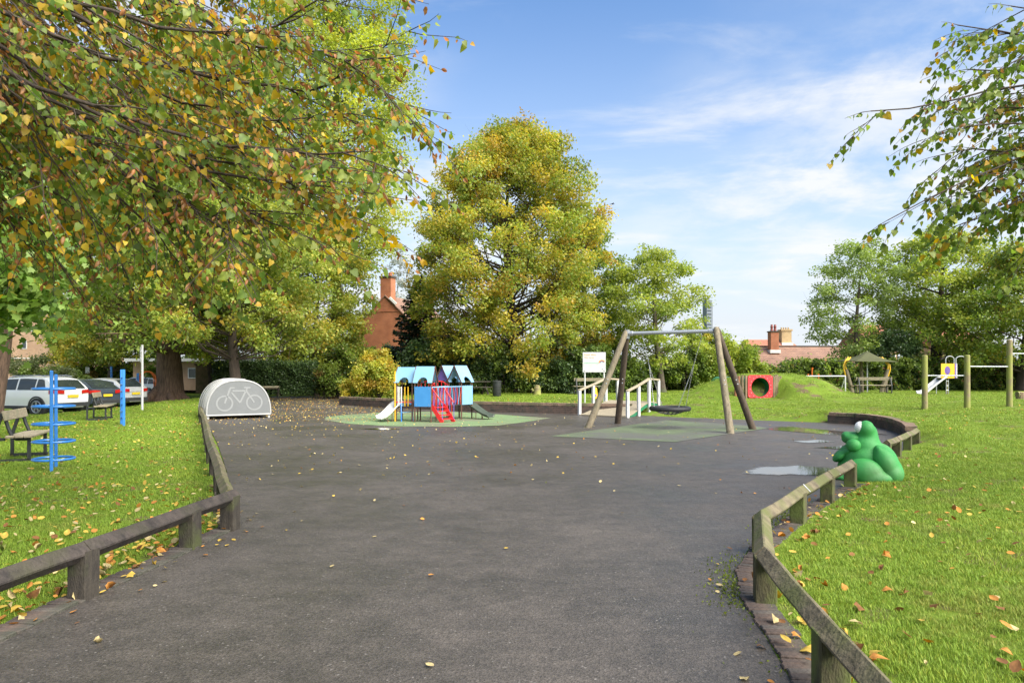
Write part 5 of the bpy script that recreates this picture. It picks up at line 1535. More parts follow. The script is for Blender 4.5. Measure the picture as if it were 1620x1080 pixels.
def pink_houses():
    for (pa, pb, Y, zt, label, m) in ((1492, 1548, 70, 4.5, 'pale house glimpsed through the right sycamore leaves', BR_TAN), (1380, 1420, 64, 4.2, 'brick house glimpsed behind the shelter and its trees', BR_TAN)):
        x0, x1 = (pa - 810) / FPX * Y, (pb - 810) / FPX * Y
        r = empty('distant_house', (x0, Y, 0), 0, label, 'house'); L = x1 - x0
        MB().box((L / 2, 3, zt / 2), (L, 6, zt)).build('wall', m, r)
        MB().add([(-.3, -.3, zt), (L + .3, -.3, zt), (L + .3, 3, zt + 2), (-.3, 3, zt + 2), (-.3, 6.3, zt), (L + .3, 6.3, zt)], [(0, 1, 2, 3), (3, 2, 5, 4), (0, 3, 4), (1, 5, 2)]).build('roof', TILE_R, r)
        for i in range(2):
            w_ = MB().box((L * (.28 + .44 * i), -.03, zt * .65), (.9, .08, 1.1)).build('window', M_FLASH, r); MB().box((L * (.28 + .44 * i), -.075, zt * .65), (.74, .02, .94)).build('pane', M_WIN, w_)
pink_houses()
def block():
    Y = 70; xr = (76 - 810) / FPX * Y
    r = empty('apartment_block', (xr, Y, 0), R(0), 'tan brick apartment block behind the left tree trunk', 'building')
    W, D, H = 16, 14, 9.3
    MB().box((-W / 2, D / 2, H / 2), (W, D, H)).build('wall', BR_TAN, r)
    MB().box((-.22, -.03, H / 2), (.5, .12, H - .02)).build('corner_pier', BR_TAN, r)
    MB().box((-W / 2, D / 2, H + .08), (W + .3, D + .3, .25)).build('parapet', M_FLASH, r)
    for i in range(4):
        for z in (1.6, 4.4, 7.2):
            x = -2.4 - i * 3.4; w_ = MB().box((x, -.01, z), (.5, .1, .9)).build('window', M_FLASH, r); MB().box((x, -.065, z), (.38, .02, .76)).build('pane', M_WIN, w_)
    for z in (3.0, 5.8): MB().box((-W / 2, -.015, z), (W - 1.2, .05, .08)).build('string_course', M_FLASH, r)
block()
def far_bits():
    Y = 620; x = (1119 - 810) / FPX * Y; k = Y / FPX
    r = empty('tower_block', (x, Y, 0), R(20), 'distant grey tower block on the skyline behind the small tree', 'tower')
    MB().box((0, 0, 33), (5.6, 6.4, 67)).build('shaft', pm('grey_tower_cladding', (.16, .18, .21), (.12, .14, .17), .3, .6), r)
    MB().box((2.9, -1.2, 32), (1.2, 3.6, 64)).build('stair_core', pm('dark_tower_cladding', (.1, .11, .13), (.08, .09, .11), .3, .6), r)
    MB().box((-.6, 0, 67.6), (3.4, 4, 1.4)).build('plant_room', MATS['grey_tower_cladding'], r)
    for i in range(20): MB().box((-.2, -3.22, 4 + i * 3.1), (4.4, .08, 1.3)).build('window_band', M_WIN, r)
    Y = 52; x = (330 - 810) / FPX * Y
    s = empty('low_brick_building', (x, Y, .2), 0, 'low flat-roofed brick building behind the big tree trunk', 'building')
    MB().box((-1.5, 2.5, 1.1), (8.5, 5, 2.2)).build('wall', BR_TAN, s); MB().box((-1.5, 2.3, 2.3), (9.2, 5.8, .22)).build('roof', M_FLASH, s)
    for i in range(2):
        w_ = MB().box((-3.6 + i * 2.6, -.02, 1.3), (1.1, .08, .8)).build('window', M_FLASH, s); MB().box((-3.6 + i * 2.6, -.065, 1.3), (.96, .02, .66)).build('pane', M_WIN, w_)
    Y = 43; x = (323 - 810) / FPX * Y
    t = empty('timber_shed', (x, Y, .3), R(12), 'narrow brown timber cabinet standing left of the clipped hedge', 'shed')
    MB().box((0, 0, .85), (.85, .7, 1.75)).build('body', M_STAKE, t)
    for i in range(6): MB().box((-.355 + i * .142, -.36, .85), (.132, .02, 1.7)).build('board', M_STAKE, t)
    MB().box((0, -.02, 1.76), (1.0, .85, .06)).build('roof', M_POSTD, t)
    # close-board fence behind the car park
    Y = 62; x0, x1 = (60 - 810) / FPX * Y, (235 - 810) / FPX * Y
    f = empty('board_fence', (x0, Y, 0), 0, 'weathered close-board fence along the far side of the car park', 'fence')
    n = int((x1 - x0) / .16)
    me = None
    FM = pm('grey_fence_board', (.3, .25, .18), (.22, .18, .13), 5, .85, .3)
    rg = random.Random(3)
    for i in range(n):
        o = None
        if me is None: o = MB().box((0, 0, .95), (.15, .02, 1.9)).build('fence_board', FM, f); me = o.data
        else: o = link('fence_board', me, None, f)
        o.location = (i * .16, rg.uniform(-.01, .01), rg.uniform(-.03, .03))
    for i in range(0, n, 14): MB().box((i * .16, -.06, 1.0), (.12, .1, 2.05)).build('post', FM, f)
    p = Vector(((139 - 810) / FPX * 58, 58, 0)); q = empty('car_park_notice', (p.x, p.y, 0), 0, 'small white car park notice on a post before the fence', 'sign')
    MB().tube([(0, 0, 0), (0, 0, 1.7)], .04, 7).build('post', M_DMETAL, q); MB().box((0, -.06, 1.75), (.36, .02, .5)).build('plate', M_WHITEP, q)
far_bits()
# ---------------------------------------------------------------- trees and shrubs
M_LEAF = leaf_mat('tree_leaf', .45)
M_DLEAF = leaf_mat('dark_evergreen_leaf', .16, .4)
M_BARK = pm('grey_brown_bark', (.13, .1, .075), (.065, .05, .038), 6, .95, .8, 14, stretch=(2.5, 2.5, .5), c3=(.085, .095, .05), c3pos=.62)
M_BARKD = pm('dark_bark', (.075, .055, .042), (.04, .03, .024), 6, .95, .8, 14, stretch=(2.5, 2.5, .5))
M_BARKR = pm('ridged_brown_bark', (.21, .13, .09), (.06, .04, .03), 5, .95, 1.0, 9, stretch=(4.5, 4.5, .45))
DG, MG, LG, YG, YE, OR, BR = (.1, .15, .035), (.16, .23, .04), (.24, .31, .055), (.33, .36, .06), (.5, .39, .06), (.42, .23, .045), (.28, .14, .055)
P_LIME = [(MG, 2), (LG, 3), (YG, 3), (YE, 1.1), (OR, .2)]
P_GOLD = [(MG, 1.6), (LG, 2), (YG, 3.2), (YE, 2.6), (OR, .55)]
P_OLIVE = [(DG, 2), (MG, 3), (LG, 2.6), (YG, 2), (YE, .5), (OR, .15)]
P_GREEN = [(DG, 2), (MG, 3), (LG, 2), (YG, .6)]
P_FRESH = [(MG, 2), (LG, 4), (YG, 1.6), (YE, .15)]
P_POPLAR = [(LG, 2.5), ((.34, .4, .06), 4), ((.42, .44, .07), 3), (YE, .7)]
P_DARK = [((.045, .08, .028), 3), ((.07, .12, .036), 3), ((.12, .18, .05), 1.2)]
P_SHRUB = [((.035, .06, .016), 2), (MG, 2), (LG, 1.2)]
P_PALE = [((.16, .18, .09), 2), ((.12, .15, .06), 2), ((.2, .2, .1), 1)]

def leaf_cloud(cent, rad, counts, size, pal, rng, droop=.25, tint=None, upshell=True):
    """leaves filling ellipsoid clumps; denser to the upper outside"""
    n = int(counts.sum()); idx = np.repeat(np.arange(len(cent)), counts)
    d = rdir(n, rng); r = rng.random(n) ** (1 / 2.2)
    r = np.where(rng.random(n) < .2, r * rng.uniform(1.0, 1.9, n), r)      # stray shoots past the spray
    off = d * r[:, None]
    P = cent[idx] + off * rad[idx]
    D = unit(rdir(n, rng) * .8 + d * .6 + np.array([0, 0, -droop]))
    N = unit(rdir(n, rng) * .8 + np.array([0, 0, .75]) + d * .3)
    S = size * rng.uniform(.65, 1.35, n)
    C = palette(n, pal, rng)
    base = palette(len(cent), pal, rng, .1)            # each spray has its own hue
    C = C * .42 + base[idx] * .58
    if tint is not None: C = C * tint[idx]
    return scatter(T_QUAD, P, D, N, S, C)

def tree(name, label, base, height, tr, z0, prof, leaves, leaf, pal, seed, nclump=70, clump=.17, flat=.62, bark=None, lean=(0, 0), droop=.25, group=None, cat='tree', sub=6, stems=1, mat=None, ecc=1.0, trunk_vis=True, lobes=.16, gap=.3):
    """prof: list of (t, radius) up the crown from z0 to height"""
    rng = np.random.default_rng(seed)
    root = empty(name, base, 0, label, cat, group)
    pt, pr = np.array([p[0] for p in prof]), np.array([p[1] for p in prof])
    ax = lambda z: np.array([lean[0] * z + .25 * math.sin(z * .45 + seed), lean[1] * z + .2 * math.cos(z * .4 + seed) - .2 * math.cos(seed), z])
    wood = MB()
    zt = z0 + (height - z0) * .86
    if stems == 1:
        zs = np.concatenate([[-.15, .15, .5, 1.2], np.linspace(2.0, zt, 8)])
        fl = np.interp(zs, [-.2, .15, .6, 1.5, zt], [tr * 1.75, tr * 1.4, tr * 1.12, tr, tr * .12])
        wood.tube([ax(z) for z in zs], list(fl), 12)
        if tr > .3:
            for k in range(6):
                a = k * 1.05 + rng.uniform(-.2, .2); q = Vector((math.cos(a), math.sin(a), 0))
                wood.tube([q * tr * .7 + Vector((0, 0, .75)), q * tr * 1.25 + Vector((0, 0, .28)), q * tr * 1.9 + Vector((0, 0, .0)), q * tr * 2.3 + Vector((0, 0, -.15))], [tr * .3, tr * .36, tr * .3, tr * .12], 7)
    # clumps
    C, RAD = [], []
    ph = rng.uniform(0, 6.28, 4)
    for i in range(nclump):
        t = (i + rng.random()) / nclump; t = t ** .9
        az = i * 2.39996 + rng.uniform(-.35, .35)
        rm = np.interp(t, pt, pr) * (1 + lobes * math.sin(3 * az + ph[0] + t * 4) + lobes * .7 * math.sin(5 * az + ph[1] - t * 6))
        q = (rng.uniform(.25, 1.0)) ** .55
        z = z0 + (height - z0) * t
        c = ax(z) + np.array([math.cos(az) * rm * q, math.sin(az) * rm * q * ecc, rng.uniform(-.3, .3) - .05 * rm * q])
        C.append(c); a = 1.15 * clump * pr.max() * rng.uniform(.75, 1.3); RAD.append((a, a, a * (flat * .6 + .36)))
        # limb from trunk to clump
        zb = max(z0 * .75, min(z - rm * q * .55, zt)) if stems == 1 else .3
        if stems == 1:
            p0 = Vector(ax(zb)); r0 = max(.02, np.interp(zb, [0, zt], [tr * .42, tr * .1]) * (.5 + .5 * q))
        else:
            a0 = (i % stems) / stems * 6.28 + seed; p0 = Vector((.12 * math.cos(a0), .12 * math.sin(a0), -.1)); r0 = tr * .5 * (.5 + .5 * rng.random())
        r0 *= .7 if tr < .4 else .85
        p1 = Vector(c); m = p0.lerp(p1, .5) + Vector((rng.uniform(-.2, .2), rng.uniform(-.2, .2), -.06 * (p1 - p0).length if stems == 1 else .1))
        m2 = p0.lerp(p1, .78) + Vector((rng.uniform(-.2, .2), rng.uniform(-.2, .2), .05))
        wood.tube([p0, m, m2, p1], [r0, r0 * .62, r0 * .4, r0 * .16], 6, caps=False)
        for _ in range(2):
            e = p1 + Vector(rng.normal(size=3)) * a * .8; wood.tube([m2, m2.lerp(e, .5) + Vector((0, 0, .08)), e], [r0 * .3, r0 * .2, r0 * .08], 4, caps=False)
    tw = link('trunk', wood.mesh('trunk', True, False, 60), bark or M_BARK, root)
    C, RAD = np.array(C), np.array(RAD)
    # sub-clumps give the crown its light and dark lumps
    sc, sr, tint = [], [], []
    for c, r in zip(C, RAD):
        tt = rng.uniform(.82, 1.18)
        for k in range(sub):
            o = rdir(1, rng)[0] * np.array([1, 1, .7]) * r * rng.uniform(.55, 1.05)
            sc.append(c + o); sr.append(r * rng.uniform(.42, .72)); tint.append(tt * rng.uniform(.9, 1.1))
    sc, sr, tint = np.array(sc), np.array(sr), np.array(tint)[:, None]
    cnt = rng.multinomial(leaves, sr[:, 0] ** 2 / (sr[:, 0] ** 2).sum())
    V, F, col = leaf_cloud(sc, sr, cnt, leaf, pal, rng, droop, tint)
    o = link('crown', np_mesh('crown', V, F, col), mat or M_LEAF, root)
    tag(o, kind='stuff')
    return root

def shrub(name, label, base, blobs, leaves, leaf, pal, seed, group=None, cat='shrub', mat=None, shell=.55, stems=5, droop=.1):
    """a bushy mass of leaves over a few stems; blobs are (centre, radii)"""
    rng = np.random.default_rng(seed)
    root = empty(name, base, 0, label, cat, group)
    c = np.array([b[0] for b in blobs], float); r = np.array([b[1] for b in blobs], float)
    # lumps over each blob's surface
    sc, sr, tint = [], [], []
    for b in range(len(c)):
        area = (r[b].prod()) ** (2 / 3); n = max(10, int(22 * area ** .5))
        d = rdir(n, rng); q = rng.uniform(shell, 1.0, n)
        p = c[b] + d * r[b] * q[:, None]
        p[:, 2] = np.maximum(p[:, 2], .08)
        sc.append(p); sr.append(np.repeat((r[b].min() * rng.uniform(.22, .42, n))[:, None], 3, 1)); tint.append(rng.uniform(.8, 1.2, n))
    sc, sr, tint = np.concatenate(sc), np.concatenate(sr), np.concatenate(tint)[:, None]
    cnt = rng.multinomial(leaves, sr[:, 0] ** 2 / (sr[:, 0] ** 2).sum())
    V, F, col = leaf_cloud(sc, sr, cnt, leaf, pal, rng, droop, tint)
    k = V[:, 2] < .01; V[k, 2] = .01 + rng.random(k.sum()) * .05
    tag(link('foliage', np_mesh('foliage', V, F, col), mat or M_LEAF, root), kind='stuff')
    w = MB()
    for k in range(stems):
        b = k % len(c); e = Vector(c[b]) + Vector(rng.normal(size=3)) * .3 * float(r[b].min())
        s = Vector((c[b][0] + rng.uniform(-.2, .2), c[b][1] + rng.uniform(-.2, .2), -.1))
        w.tube([s, s.lerp(e, .5) + Vector((rng.uniform(-.15, .15), rng.uniform(-.15, .15), 0)), e], [.05, .035, .015], 5)
    w.build('stems', M_BARKD, root)
    return root

def hedge(name, label, p0, p1, depth, h, leaves, leaf, pal, seed, bump=.15, mat=None, vary=.2):
    """hedge along a line, leaves packed on its faces over a twiggy core"""
    rng = np.random.default_rng(seed)
    p0, p1 = Vector(p0), Vector(p1); L = (p1 - p0).length
    root = empty(name, p0, math.atan2(p1.y - p0.y, p1.x - p0.x), label, 'hedge')
    hv = lambda x: h * (1 + vary * (.5 * np.sin(x * .9 + seed) + .3 * np.sin(x * 2.3 + seed * 2) + .2 * np.sin(x * 4.9)))
    n = leaves; f = rng.random(n)
    top = f < .28
    x = rng.uniform(0, L, n); u = rng.random(n); dp = np.abs(rng.normal(size=n)) * .16
    H = hv(x)
    bl = bump * (np.sin(x * 3.1 + u * 5) * np.sin(u * 7 + x * .7) + .6 * np.sin(x * 7.3 + u * 3))
    y = np.where(top, (rng.random(n) - .5) * depth, np.where(rng.random(n) < .85, -1, 1) * (depth / 2 - dp + bl))
    z = np.where(top, H - dp * .6 + bl * .8 + rng.exponential(.07, n), u * H)
    ends = rng.random(n) < .1
    x = np.where(ends, np.where(rng.random(n) < .5, dp, L - dp), x); y = np.where(ends, (rng.random(n) - .5) * depth, y)
    P = np.column_stack([x, y, np.maximum(z, .03)])
    D = rdir(n, rng); N = unit(rdir(n, rng) + np.array([0, -.5, .6]))
    tint = 1 + .3 * np.sin(x * 2.1 + 1) * np.sin(u * 6 + x)
    V, F, col = scatter(T_QUAD, P, D, N, leaf * rng.uniform(.6, 1.4, n), palette(n, pal, rng) * tint[:, None])
    tag(link('foliage', np_mesh('foliage', V, F, col), mat or M_LEAF, root), kind='stuff')
    w = MB(); k = max(4, int(L / .8))
    for i in range(k):
        xx = L * (i + .5) / k
        for j in range(5):
            w.tube([(xx, 0, -.1), (xx + rng.uniform(-.3, .3), rng.uniform(-.3, .3) * depth, float(hv(xx)) * .5), (xx + rng.uniform(-.6, .6), rng.uniform(-.4, .4) * depth, float(hv(xx)) * .9)], [.05, .03, .012], 5, caps=False)
    w.build('stems', M_BARKD, root)
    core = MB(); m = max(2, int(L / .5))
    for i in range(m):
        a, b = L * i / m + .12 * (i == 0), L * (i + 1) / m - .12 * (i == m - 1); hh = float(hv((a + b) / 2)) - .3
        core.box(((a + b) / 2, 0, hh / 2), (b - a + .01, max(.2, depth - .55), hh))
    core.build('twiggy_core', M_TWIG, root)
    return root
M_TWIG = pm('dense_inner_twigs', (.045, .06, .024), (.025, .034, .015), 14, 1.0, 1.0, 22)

def gp(px, Y): x = (px - 810) / FPX * Y; return (x, Y, hz1(x, Y))

# --- middle distance, left to right
tree('sycamore_tree', 'leaning sycamore with brown ridged trunk at the left edge behind the bench', (-16.8, 22.0, .0), 11, .30, 5.2, [(0, 2.6), (.2, 4.6), (.5, 5.2), (.8, 3.6), (1, 1)], 42000, .17, P_GREEN + [(LG, 2.5), (YE, .3)], 31, 70, .2, .6, M_BARKR, lean=(.085, 0), droop=.35)
tree('plane_tree', 'great old tree with massive flared trunk behind the parked cars', gp(263, 40), 14.5, .70, 3.7, [(0, 4.5), (.15, 6.3), (.45, 6.8), (.8, 4.5), (1, 1.2)], 62000, .17, P_OLIVE, 32, 95, .19, .5, M_BARKR, droop=.45)
tree('lime_tree', 'lime tree with slim dark trunk left of the clipped hedge', gp(331, 43), 12.5, .24, 3.2, [(0, 3.2), (.2, 4.6), (.55, 4.6), (.85, 2.8), (1, .8)], 46000, .16, P_OLIVE + [(YG, 1.5), (YE, .5)], 33, 80, .2, .5, M_BARKD, droop=.5)
tree('lime_tree', 'lime tree with dark trunk rising behind the bike hangar', gp(373, 36), 10.5, .27, 3.0, [(0, 3.4), (.2, 4.5), (.55, 4.3), (.85, 2.5), (1, .7)], 56000, .15, P_LIME, 34, 85, .2, .5, M_BARKD, droop=.5)
tree('lime_tree', 'lime tree with pale trunk right of the clipped hedge', gp(508, 45), 11.0, .24, 1.9, [(0, 2.4), (.2, 3.3), (.5, 3.4), (.85, 2.5), (1, .8)], 50000, .16, P_LIME + [(YE, .6)], 35, 85, .22, .5, M_BARK, droop=.5, lean=(-.06, 0))
tree('poplar_tree', 'very tall bright yellow-green tree towering behind the limes', gp(528, 50), 34, .5, 9.0, [(0, 3.0), (.2, 5.4), (.55, 6.2), (.8, 5.4), (1, 2.5)], 90000, .2, P_POPLAR, 36, 150, .2, .7, droop=.2)
tree('poplar_tree', 'tall green tree behind the great old tree on the left', gp(300, 58), 30, .5, 5.0, [(0, 6), (.3, 9), (.6, 9), (.85, 6), (1, 2)], 34000, .32, P_OLIVE, 37, 110, .19, .6, droop=.2)
tree('poplar_tree', 'tall green tree filling the sky at the far left', gp(40, 88), 36, .5, 14, [(0, 6), (.3, 8.5), (.6, 8.5), (.85, 6), (1, 2)], 24000, .32, P_POPLAR, 47, 90, .19, .6, droop=.2)
tree('golden_lime_tree', 'big lime tree turning golden in the middle of the scene', gp(806, 42), 16.2, .34, 1.5, [(0, 4.9), (.1, 5.8), (.36, 6.4), (.6, 5.7), (.75, 4.7), (.9, 3.0), (1, 1.0)], 150000, .15, P_GOLD + [(MG, 1.6), (LG, .8), (YE, 1.3), (OR, .8)], 38, 300, .115, .7, M_BARKD, droop=.3, sub=6, lobes=.12)
tree('green_tree', 'darker green tree pressed against the right of the golden lime', gp(930, 45), 11.3, .25, 1.8, [(0, 2.2), (.3, 2.9), (.6, 2.5), (.85, 1.5), (1, .5)], 28000, .16, P_GREEN + [(YG, 1)], 39, 70, .2, .55, M_BARKD, droop=.3)
tree('maple_tree', 'small spreading fresh green tree behind the swing', gp(1042, 41), 8.5, .20, 1.9, [(0, 1.6), (.25, 2.9), (.55, 3.2), (.8, 2.3), (1, .7)], 19000, .15, P_FRESH + [(YG, 2)], 40, 62, .19, .42, M_BARK, droop=.2, stems=1)
tree('ash_tree', 'airy grey-green tree left of the canopy shelter', gp(1362, 50), 10.7, .2, 1.8, [(0, 1.6), (.2, 3.0), (.5, 3.5), (.8, 2.7), (1, .9)], 17000, .17, [(MG, 1), (LG, 3), ((.22, .29, .1), 3)], 41, 60, .2, .55, M_BARK, droop=.4)
tree('sycamore_tree', 'broad leafy sycamore behind the slide unit', gp(1487, 50), 11.6, .38, 2.2, [(0, 4.0), (.2, 5.0), (.5, 4.9), (.8, 3.5), (1, 1.2)], 34000, .19, P_FRESH + [(LG, 2), (YG, 3)], 42, 80, .19, .45, M_BARKD, droop=.35)
tree('sycamore_tree', 'low spreading tree at the right edge behind the tallest post', gp(1622, 44), 9.2, .3, 1.6, [(0, 3.6), (.3, 4.6), (.6, 4.2), (.85, 2.6), (1, .8)], 36000, .18, P_OLIVE + [(LG, 2)], 43, 70, .2, .5, M_BARKD, droop=.4)
tree('pale_tree', 'thin pale silvery tree seen behind the brick chimney', gp(632, 85), 17.0, .16, 8.0, [(0, .8), (.5, 1.9), (.8, 1.6), (1, .6)], 2600, .26, [((.42, .43, .4), 2), ((.34, .36, .32), 1)], 44, 26, .25, .6, pm('pale_bark', (.4, .39, .36), (.3, .29, .27), 6, .9), droop=.1)
tree('autumn_tree', 'small yellow tree beyond the parked cars', gp(128, 60), 7.6, .16, 2.0, [(0, 2.2), (.4, 3.3), (.8, 2.0), (1, .5)], 15000, .2, [(YE, 3), (YG, 3), (LG, 1)], 45, 42, .22, .6, M_BARK)
tree('background_tree', 'grey-green tree beside the apartment block', gp(98, 74), 9.0, .2, .8, [(0, 2.6), (.4, 3.2), (.8, 1.8), (1, .5)], 13000, .22, P_PALE + [(MG, 3)], 46, 42, .24, .7, M_BARKD)
tree('autumn_tree', 'olive-brown small tree right of the yellow tree by the fence', gp(178, 57), 8.0, .2, 2.2, [(0, 2.8), (.4, 3.6), (.8, 2.4), (1, .6)], 20000, .19, P_OLIVE + [(YE, 1.2)], 48, 46, .22, .6, M_BARK, droop=.5)

def low_bough():
    """bright leafy bough of the leaning sycamore, hanging towards the camera"""
    rng = np.random.default_rng(53); root = [o for o in bpy.data.objects if o.name.startswith('sycamore_tree')][0]
    o0 = Vector(root.location); ends = [at(-10, 300, 15.5), at(25, 390, 15.0), at(48, 455, 14.6), at(5, 480, 15.5), at(-30, 430, 14.0)]
    w = MB(); P, D, N, S = [], [], [], []
    for e in ends:
        s = Vector((.35, 0, 4.4)); e = e - o0; m = s.lerp(e, .5) + Vector((0, 0, .7)); w.tube([s, m, e], [.07, .04, .012], 6, caps=False)
        n = 620; q = rng.normal(size=(n, 3)) * np.array([.5, .5, .42]) + np.array(e); P.append(q)
        D.append(rdir(n, rng) * .7 + np.array([.2, -.3, -.6])); N.append(rng.normal(size=(n, 3)) * .5 + np.array([0, -.3, .9])); S.append(rng.uniform(.12, .22, n))
    P, D, N, S = np.concatenate(P), np.concatenate(D), np.concatenate(N), np.concatenate(S)
    tv = np.array([(0, 0, 0), (.22, .05, .02), (.5, .12, .05), (.36, .38, .04), (.52, .62, .05), (.22, .66, .02), (0, 1.05, -.05), (-.22, .66, .02), (-.52, .62, .05), (-.36, .38, .04), (-.5, .12, .05), (-.22, .05, .02)])
    tf = np.array([(0, 1, 2, 3), (0, 3, 4, 5), (0, 5, 6, 7), (0, 7, 8, 9), (0, 9, 10, 11)])
    V, F, C = scatter((tv, tf), P, D, N, S, palette(len(P), [((.14, .23, .04), 4), ((.2, .29, .06), 3), ((.1, .17, .03), 2), (YG, .6)], rng))
    w.build('bough', M_BARKR, root, smooth=True); tag(link('bough_leaves', np_mesh('bough_leaves', V, F, C), M_LEAF, root), kind='stuff')
low_bough()
def conifer():
    rng = np.random.default_rng(51); base = gp(664, 47)
    r = empty('spruce_tree', base, 0, 'dark pointed spruce standing right of the brick house', 'tree')
    H = 7.9; w = MB(); w.tube([(0, 0, -.1), (0, 0, H * .6), (0, 0, H)], [.16, .09, .015], 8)
    V, F, C = [], [], []; P, D, N = [], [], []
    k = 0
    for i in range(150):
        t = (i + .5) / 150; z = .5 + (H - .5) * t; L = 3.2 * (1 - t) ** .85 * rng.uniform(.75, 1.15) + .12; a = i * 2.4 + rng.uniform(-.3, .3)
        d = np.array([math.cos(a), math.sin(a), -.12]); e = np.array([0, 0, z])
        w.tube([e, e + d * L * .6, e + d * L + np.array([0, 0, .12 * L])], [.03, .016, .005], 4, caps=False)
        m = int(90 * L + 18); u = rng.uniform(.12, 1, m)
        sd = np.array([-d[1], d[0], 0]); s = rng.uniform(-1, 1, m)
        p = e + d * (L * u)[:, None] + sd * (s * .3 * L * (1.1 - u))[:, None] + np.array([0, 0, 1.]) * (rng.uniform(-.1, .06, m) + .12 * L * u * u)[:, None]
        P.append(p); D.append(d[None] * .8 + sd[None] * (s * .9)[:, None] + rng.normal(size=(m, 3)) * .3); N.append(rng.normal(size=(m, 3)) * .4 + np.array([0, 0, 1]))
    P, D, N = map(np.concatenate, (P, D, N)); n = len(P)
    V, F, C = scatter(T_QUAD, P, D, N, rng.uniform(.12, .24, n), palette(n, [((.018, .04, .024), 3), ((.03, .06, .032), 2), ((.045, .07, .035), 1)], rng))
    link('trunk', w.mesh('trunk', True, False), M_BARKD, r); tag(link('crown', np_mesh('crown', V, F, C), M_DLEAF, r), kind='stuff')
conifer()

# --- shrubs
shrub('golden_shrub', 'rounded shrub with golden yellow leaves left of the playhouse', gp(592, 36.5), [((0, 0, 1.2), (1.35, 1.1, 1.25)), ((.3, 0, 2.0), (.9, .8, .8)), ((-.9, .1, .6), (.9, .8, .65))], 15000, .12, [(LG, 2), (YG, 3.4), (YE, 3), (OR, .7)], 61)
shrub('green_shrub', 'tall dark green shrub between the golden shrub and the lime trunk', gp(540, 41), [((0, 0, 1.5), (1.2, 1.0, 1.6)), ((-1.0, .2, 1.0), (.7, .7, 1.0))], 9000, .13, P_SHRUB + [(BR, .5)], 62)
shrub('round_shrub', 'small round grey-green shrub beside the pale lime trunk', gp(531, 42.5), [((0, 0, .55), (.55, .5, .6))], 3000, .09, [((.1, .12, .06), 2), (DG, 2)], 63)
shrub('laurel_shrub', 'dark evergreen shrub mass behind the playhouse roofs', gp(700, 41), [((0, 0, 1.8), (2.4, 1.3, 1.9)), ((2.4, .2, 1.5), (1.7, 1.2, 1.6)), ((-1.6, .3, 1.5), (1.3, 1.1, 1.6))], 20000, .15, P_DARK, 64, mat=M_DLEAF)
shrub('laurel_shrub', 'glossy green shrub behind the litter bin', gp(800, 38.8), [((0, 0, 1.2), (1.5, .9, 1.3)), ((1.3, .1, .9), (1.2, .9, 1.0)), ((-1.2, 0, .9), (1.0, .8, 1.0))], 16000, .13, P_SHRUB + [((.02, .045, .014), 3)], 65, mat=M_DLEAF)
shrub('laurel_shrub', 'dense dark shrub to the left of the notice board', gp(892, 39.2), [((0, 0, 1.5), (1.7, 1.0, 1.6)), ((1.4, .2, 1.3), (1.3, 1.0, 1.4))], 16000, .14, P_DARK + [(MG, 1.5)], 66, mat=M_DLEAF)
shrub('laurel_shrub', 'green shrub behind the notice board and bridge', gp(965, 40.5), [((0, 0, 1.4), (1.7, 1.0, 1.5)), ((1.5, .2, 1.0), (1.4, 1.0, 1.1))], 14000, .14, P_SHRUB + [(DG, 2)], 67)
shrub('leafy_bush', 'bright yellow-green bush right of the swing frame', gp(1156, 45), [((0, 0, 1.9), (1.9, 1.3, 1.6)), ((1.2, .1, 1.4), (1.2, 1.1, 1.1)), ((-1.5, .1, 1.8), (1.3, 1.1, 1.4))], 20000, .15, P_FRESH + [(YG, 3), (LG, 2)], 68)
shrub('leafy_bush', 'green bush behind the left swing leg', gp(1085, 44.5), [((0, 0, 1.4), (1.7, 1.0, 1.4)), ((-1.4, 0, 1.2), (1.2, .9, 1.2))], 13000, .14, P_SHRUB, 69)
shrub('dark_bush', 'dark evergreen bush right of the canopy shelter', gp(1418, 47.5), [((0, 0, 2.0), (1.9, 1.2, 2.1)), ((-.9, .2, 1.3), (1.2, 1, 1.4))], 15000, .15, P_DARK, 70, mat=M_DLEAF)
shrub('ivy_bush', 'pale shrub bank at the foot of the apartment block', gp(45, 52), [((0, 0, 1.5), (1.6, 1.2, 1.6)), ((1.8, .3, 1.1), (1.5, 1, 1.1)), ((3.4, .5, .8), (1.2, 1, .9))], 15000, .16, P_PALE + [(MG, 2)], 71)
shrub('green_bush', 'green bush growing over the board fence', gp(190, 59), [((0, 0, 1.4), (2.0, 1.2, 1.4)), ((2.6, .2, 1.5), (1.8, 1.1, 1.5)), ((-2.4, 0, 1.2), (1.5, 1, 1.1))], 13000, .17, P_SHRUB + [(BR, .4)], 72)
shrub('green_bush', 'fresh green bush under the great old tree', gp(243, 47), [((0, 0, 1.2), (1.1, .9, 1.4))], 5000, .14, P_FRESH, 73)
shrub('garden_shrub', 'light green garden shrubs seen past the pale lime trunk', gp(492, 52), [((0, 0, 1.2), (1.9, 1.0, 1.3)), ((2.0, .2, 1.5), (1.3, 1.0, 1.6)), ((-2.4, 0, 1.6), (1.5, 1, 1.7))], 14000, .15, P_FRESH, 74)
shrub('leafy_bush', 'tall loose bush hiding the foot of the distant tower', gp(1112, 47), [((0, 0, 2.4), (1.5, 1.0, 2.1)), ((1.2, .1, 1.7), (1.1, .9, 1.5))], 11000, .15, P_FRESH + [(YG, 1)], 80)
shrub('green_shrub', 'green shrub below the brick house gable', gp(572, 46), [((0, 0, 1.7), (1.6, 1.0, 1.9)), ((1.6, .1, 1.4), (1.2, .9, 1.6)), ((-1.4, .1, 2.0), (1.1, .9, 2.0))], 16000, .15, P_SHRUB + [(LG, 1.5)], 81)
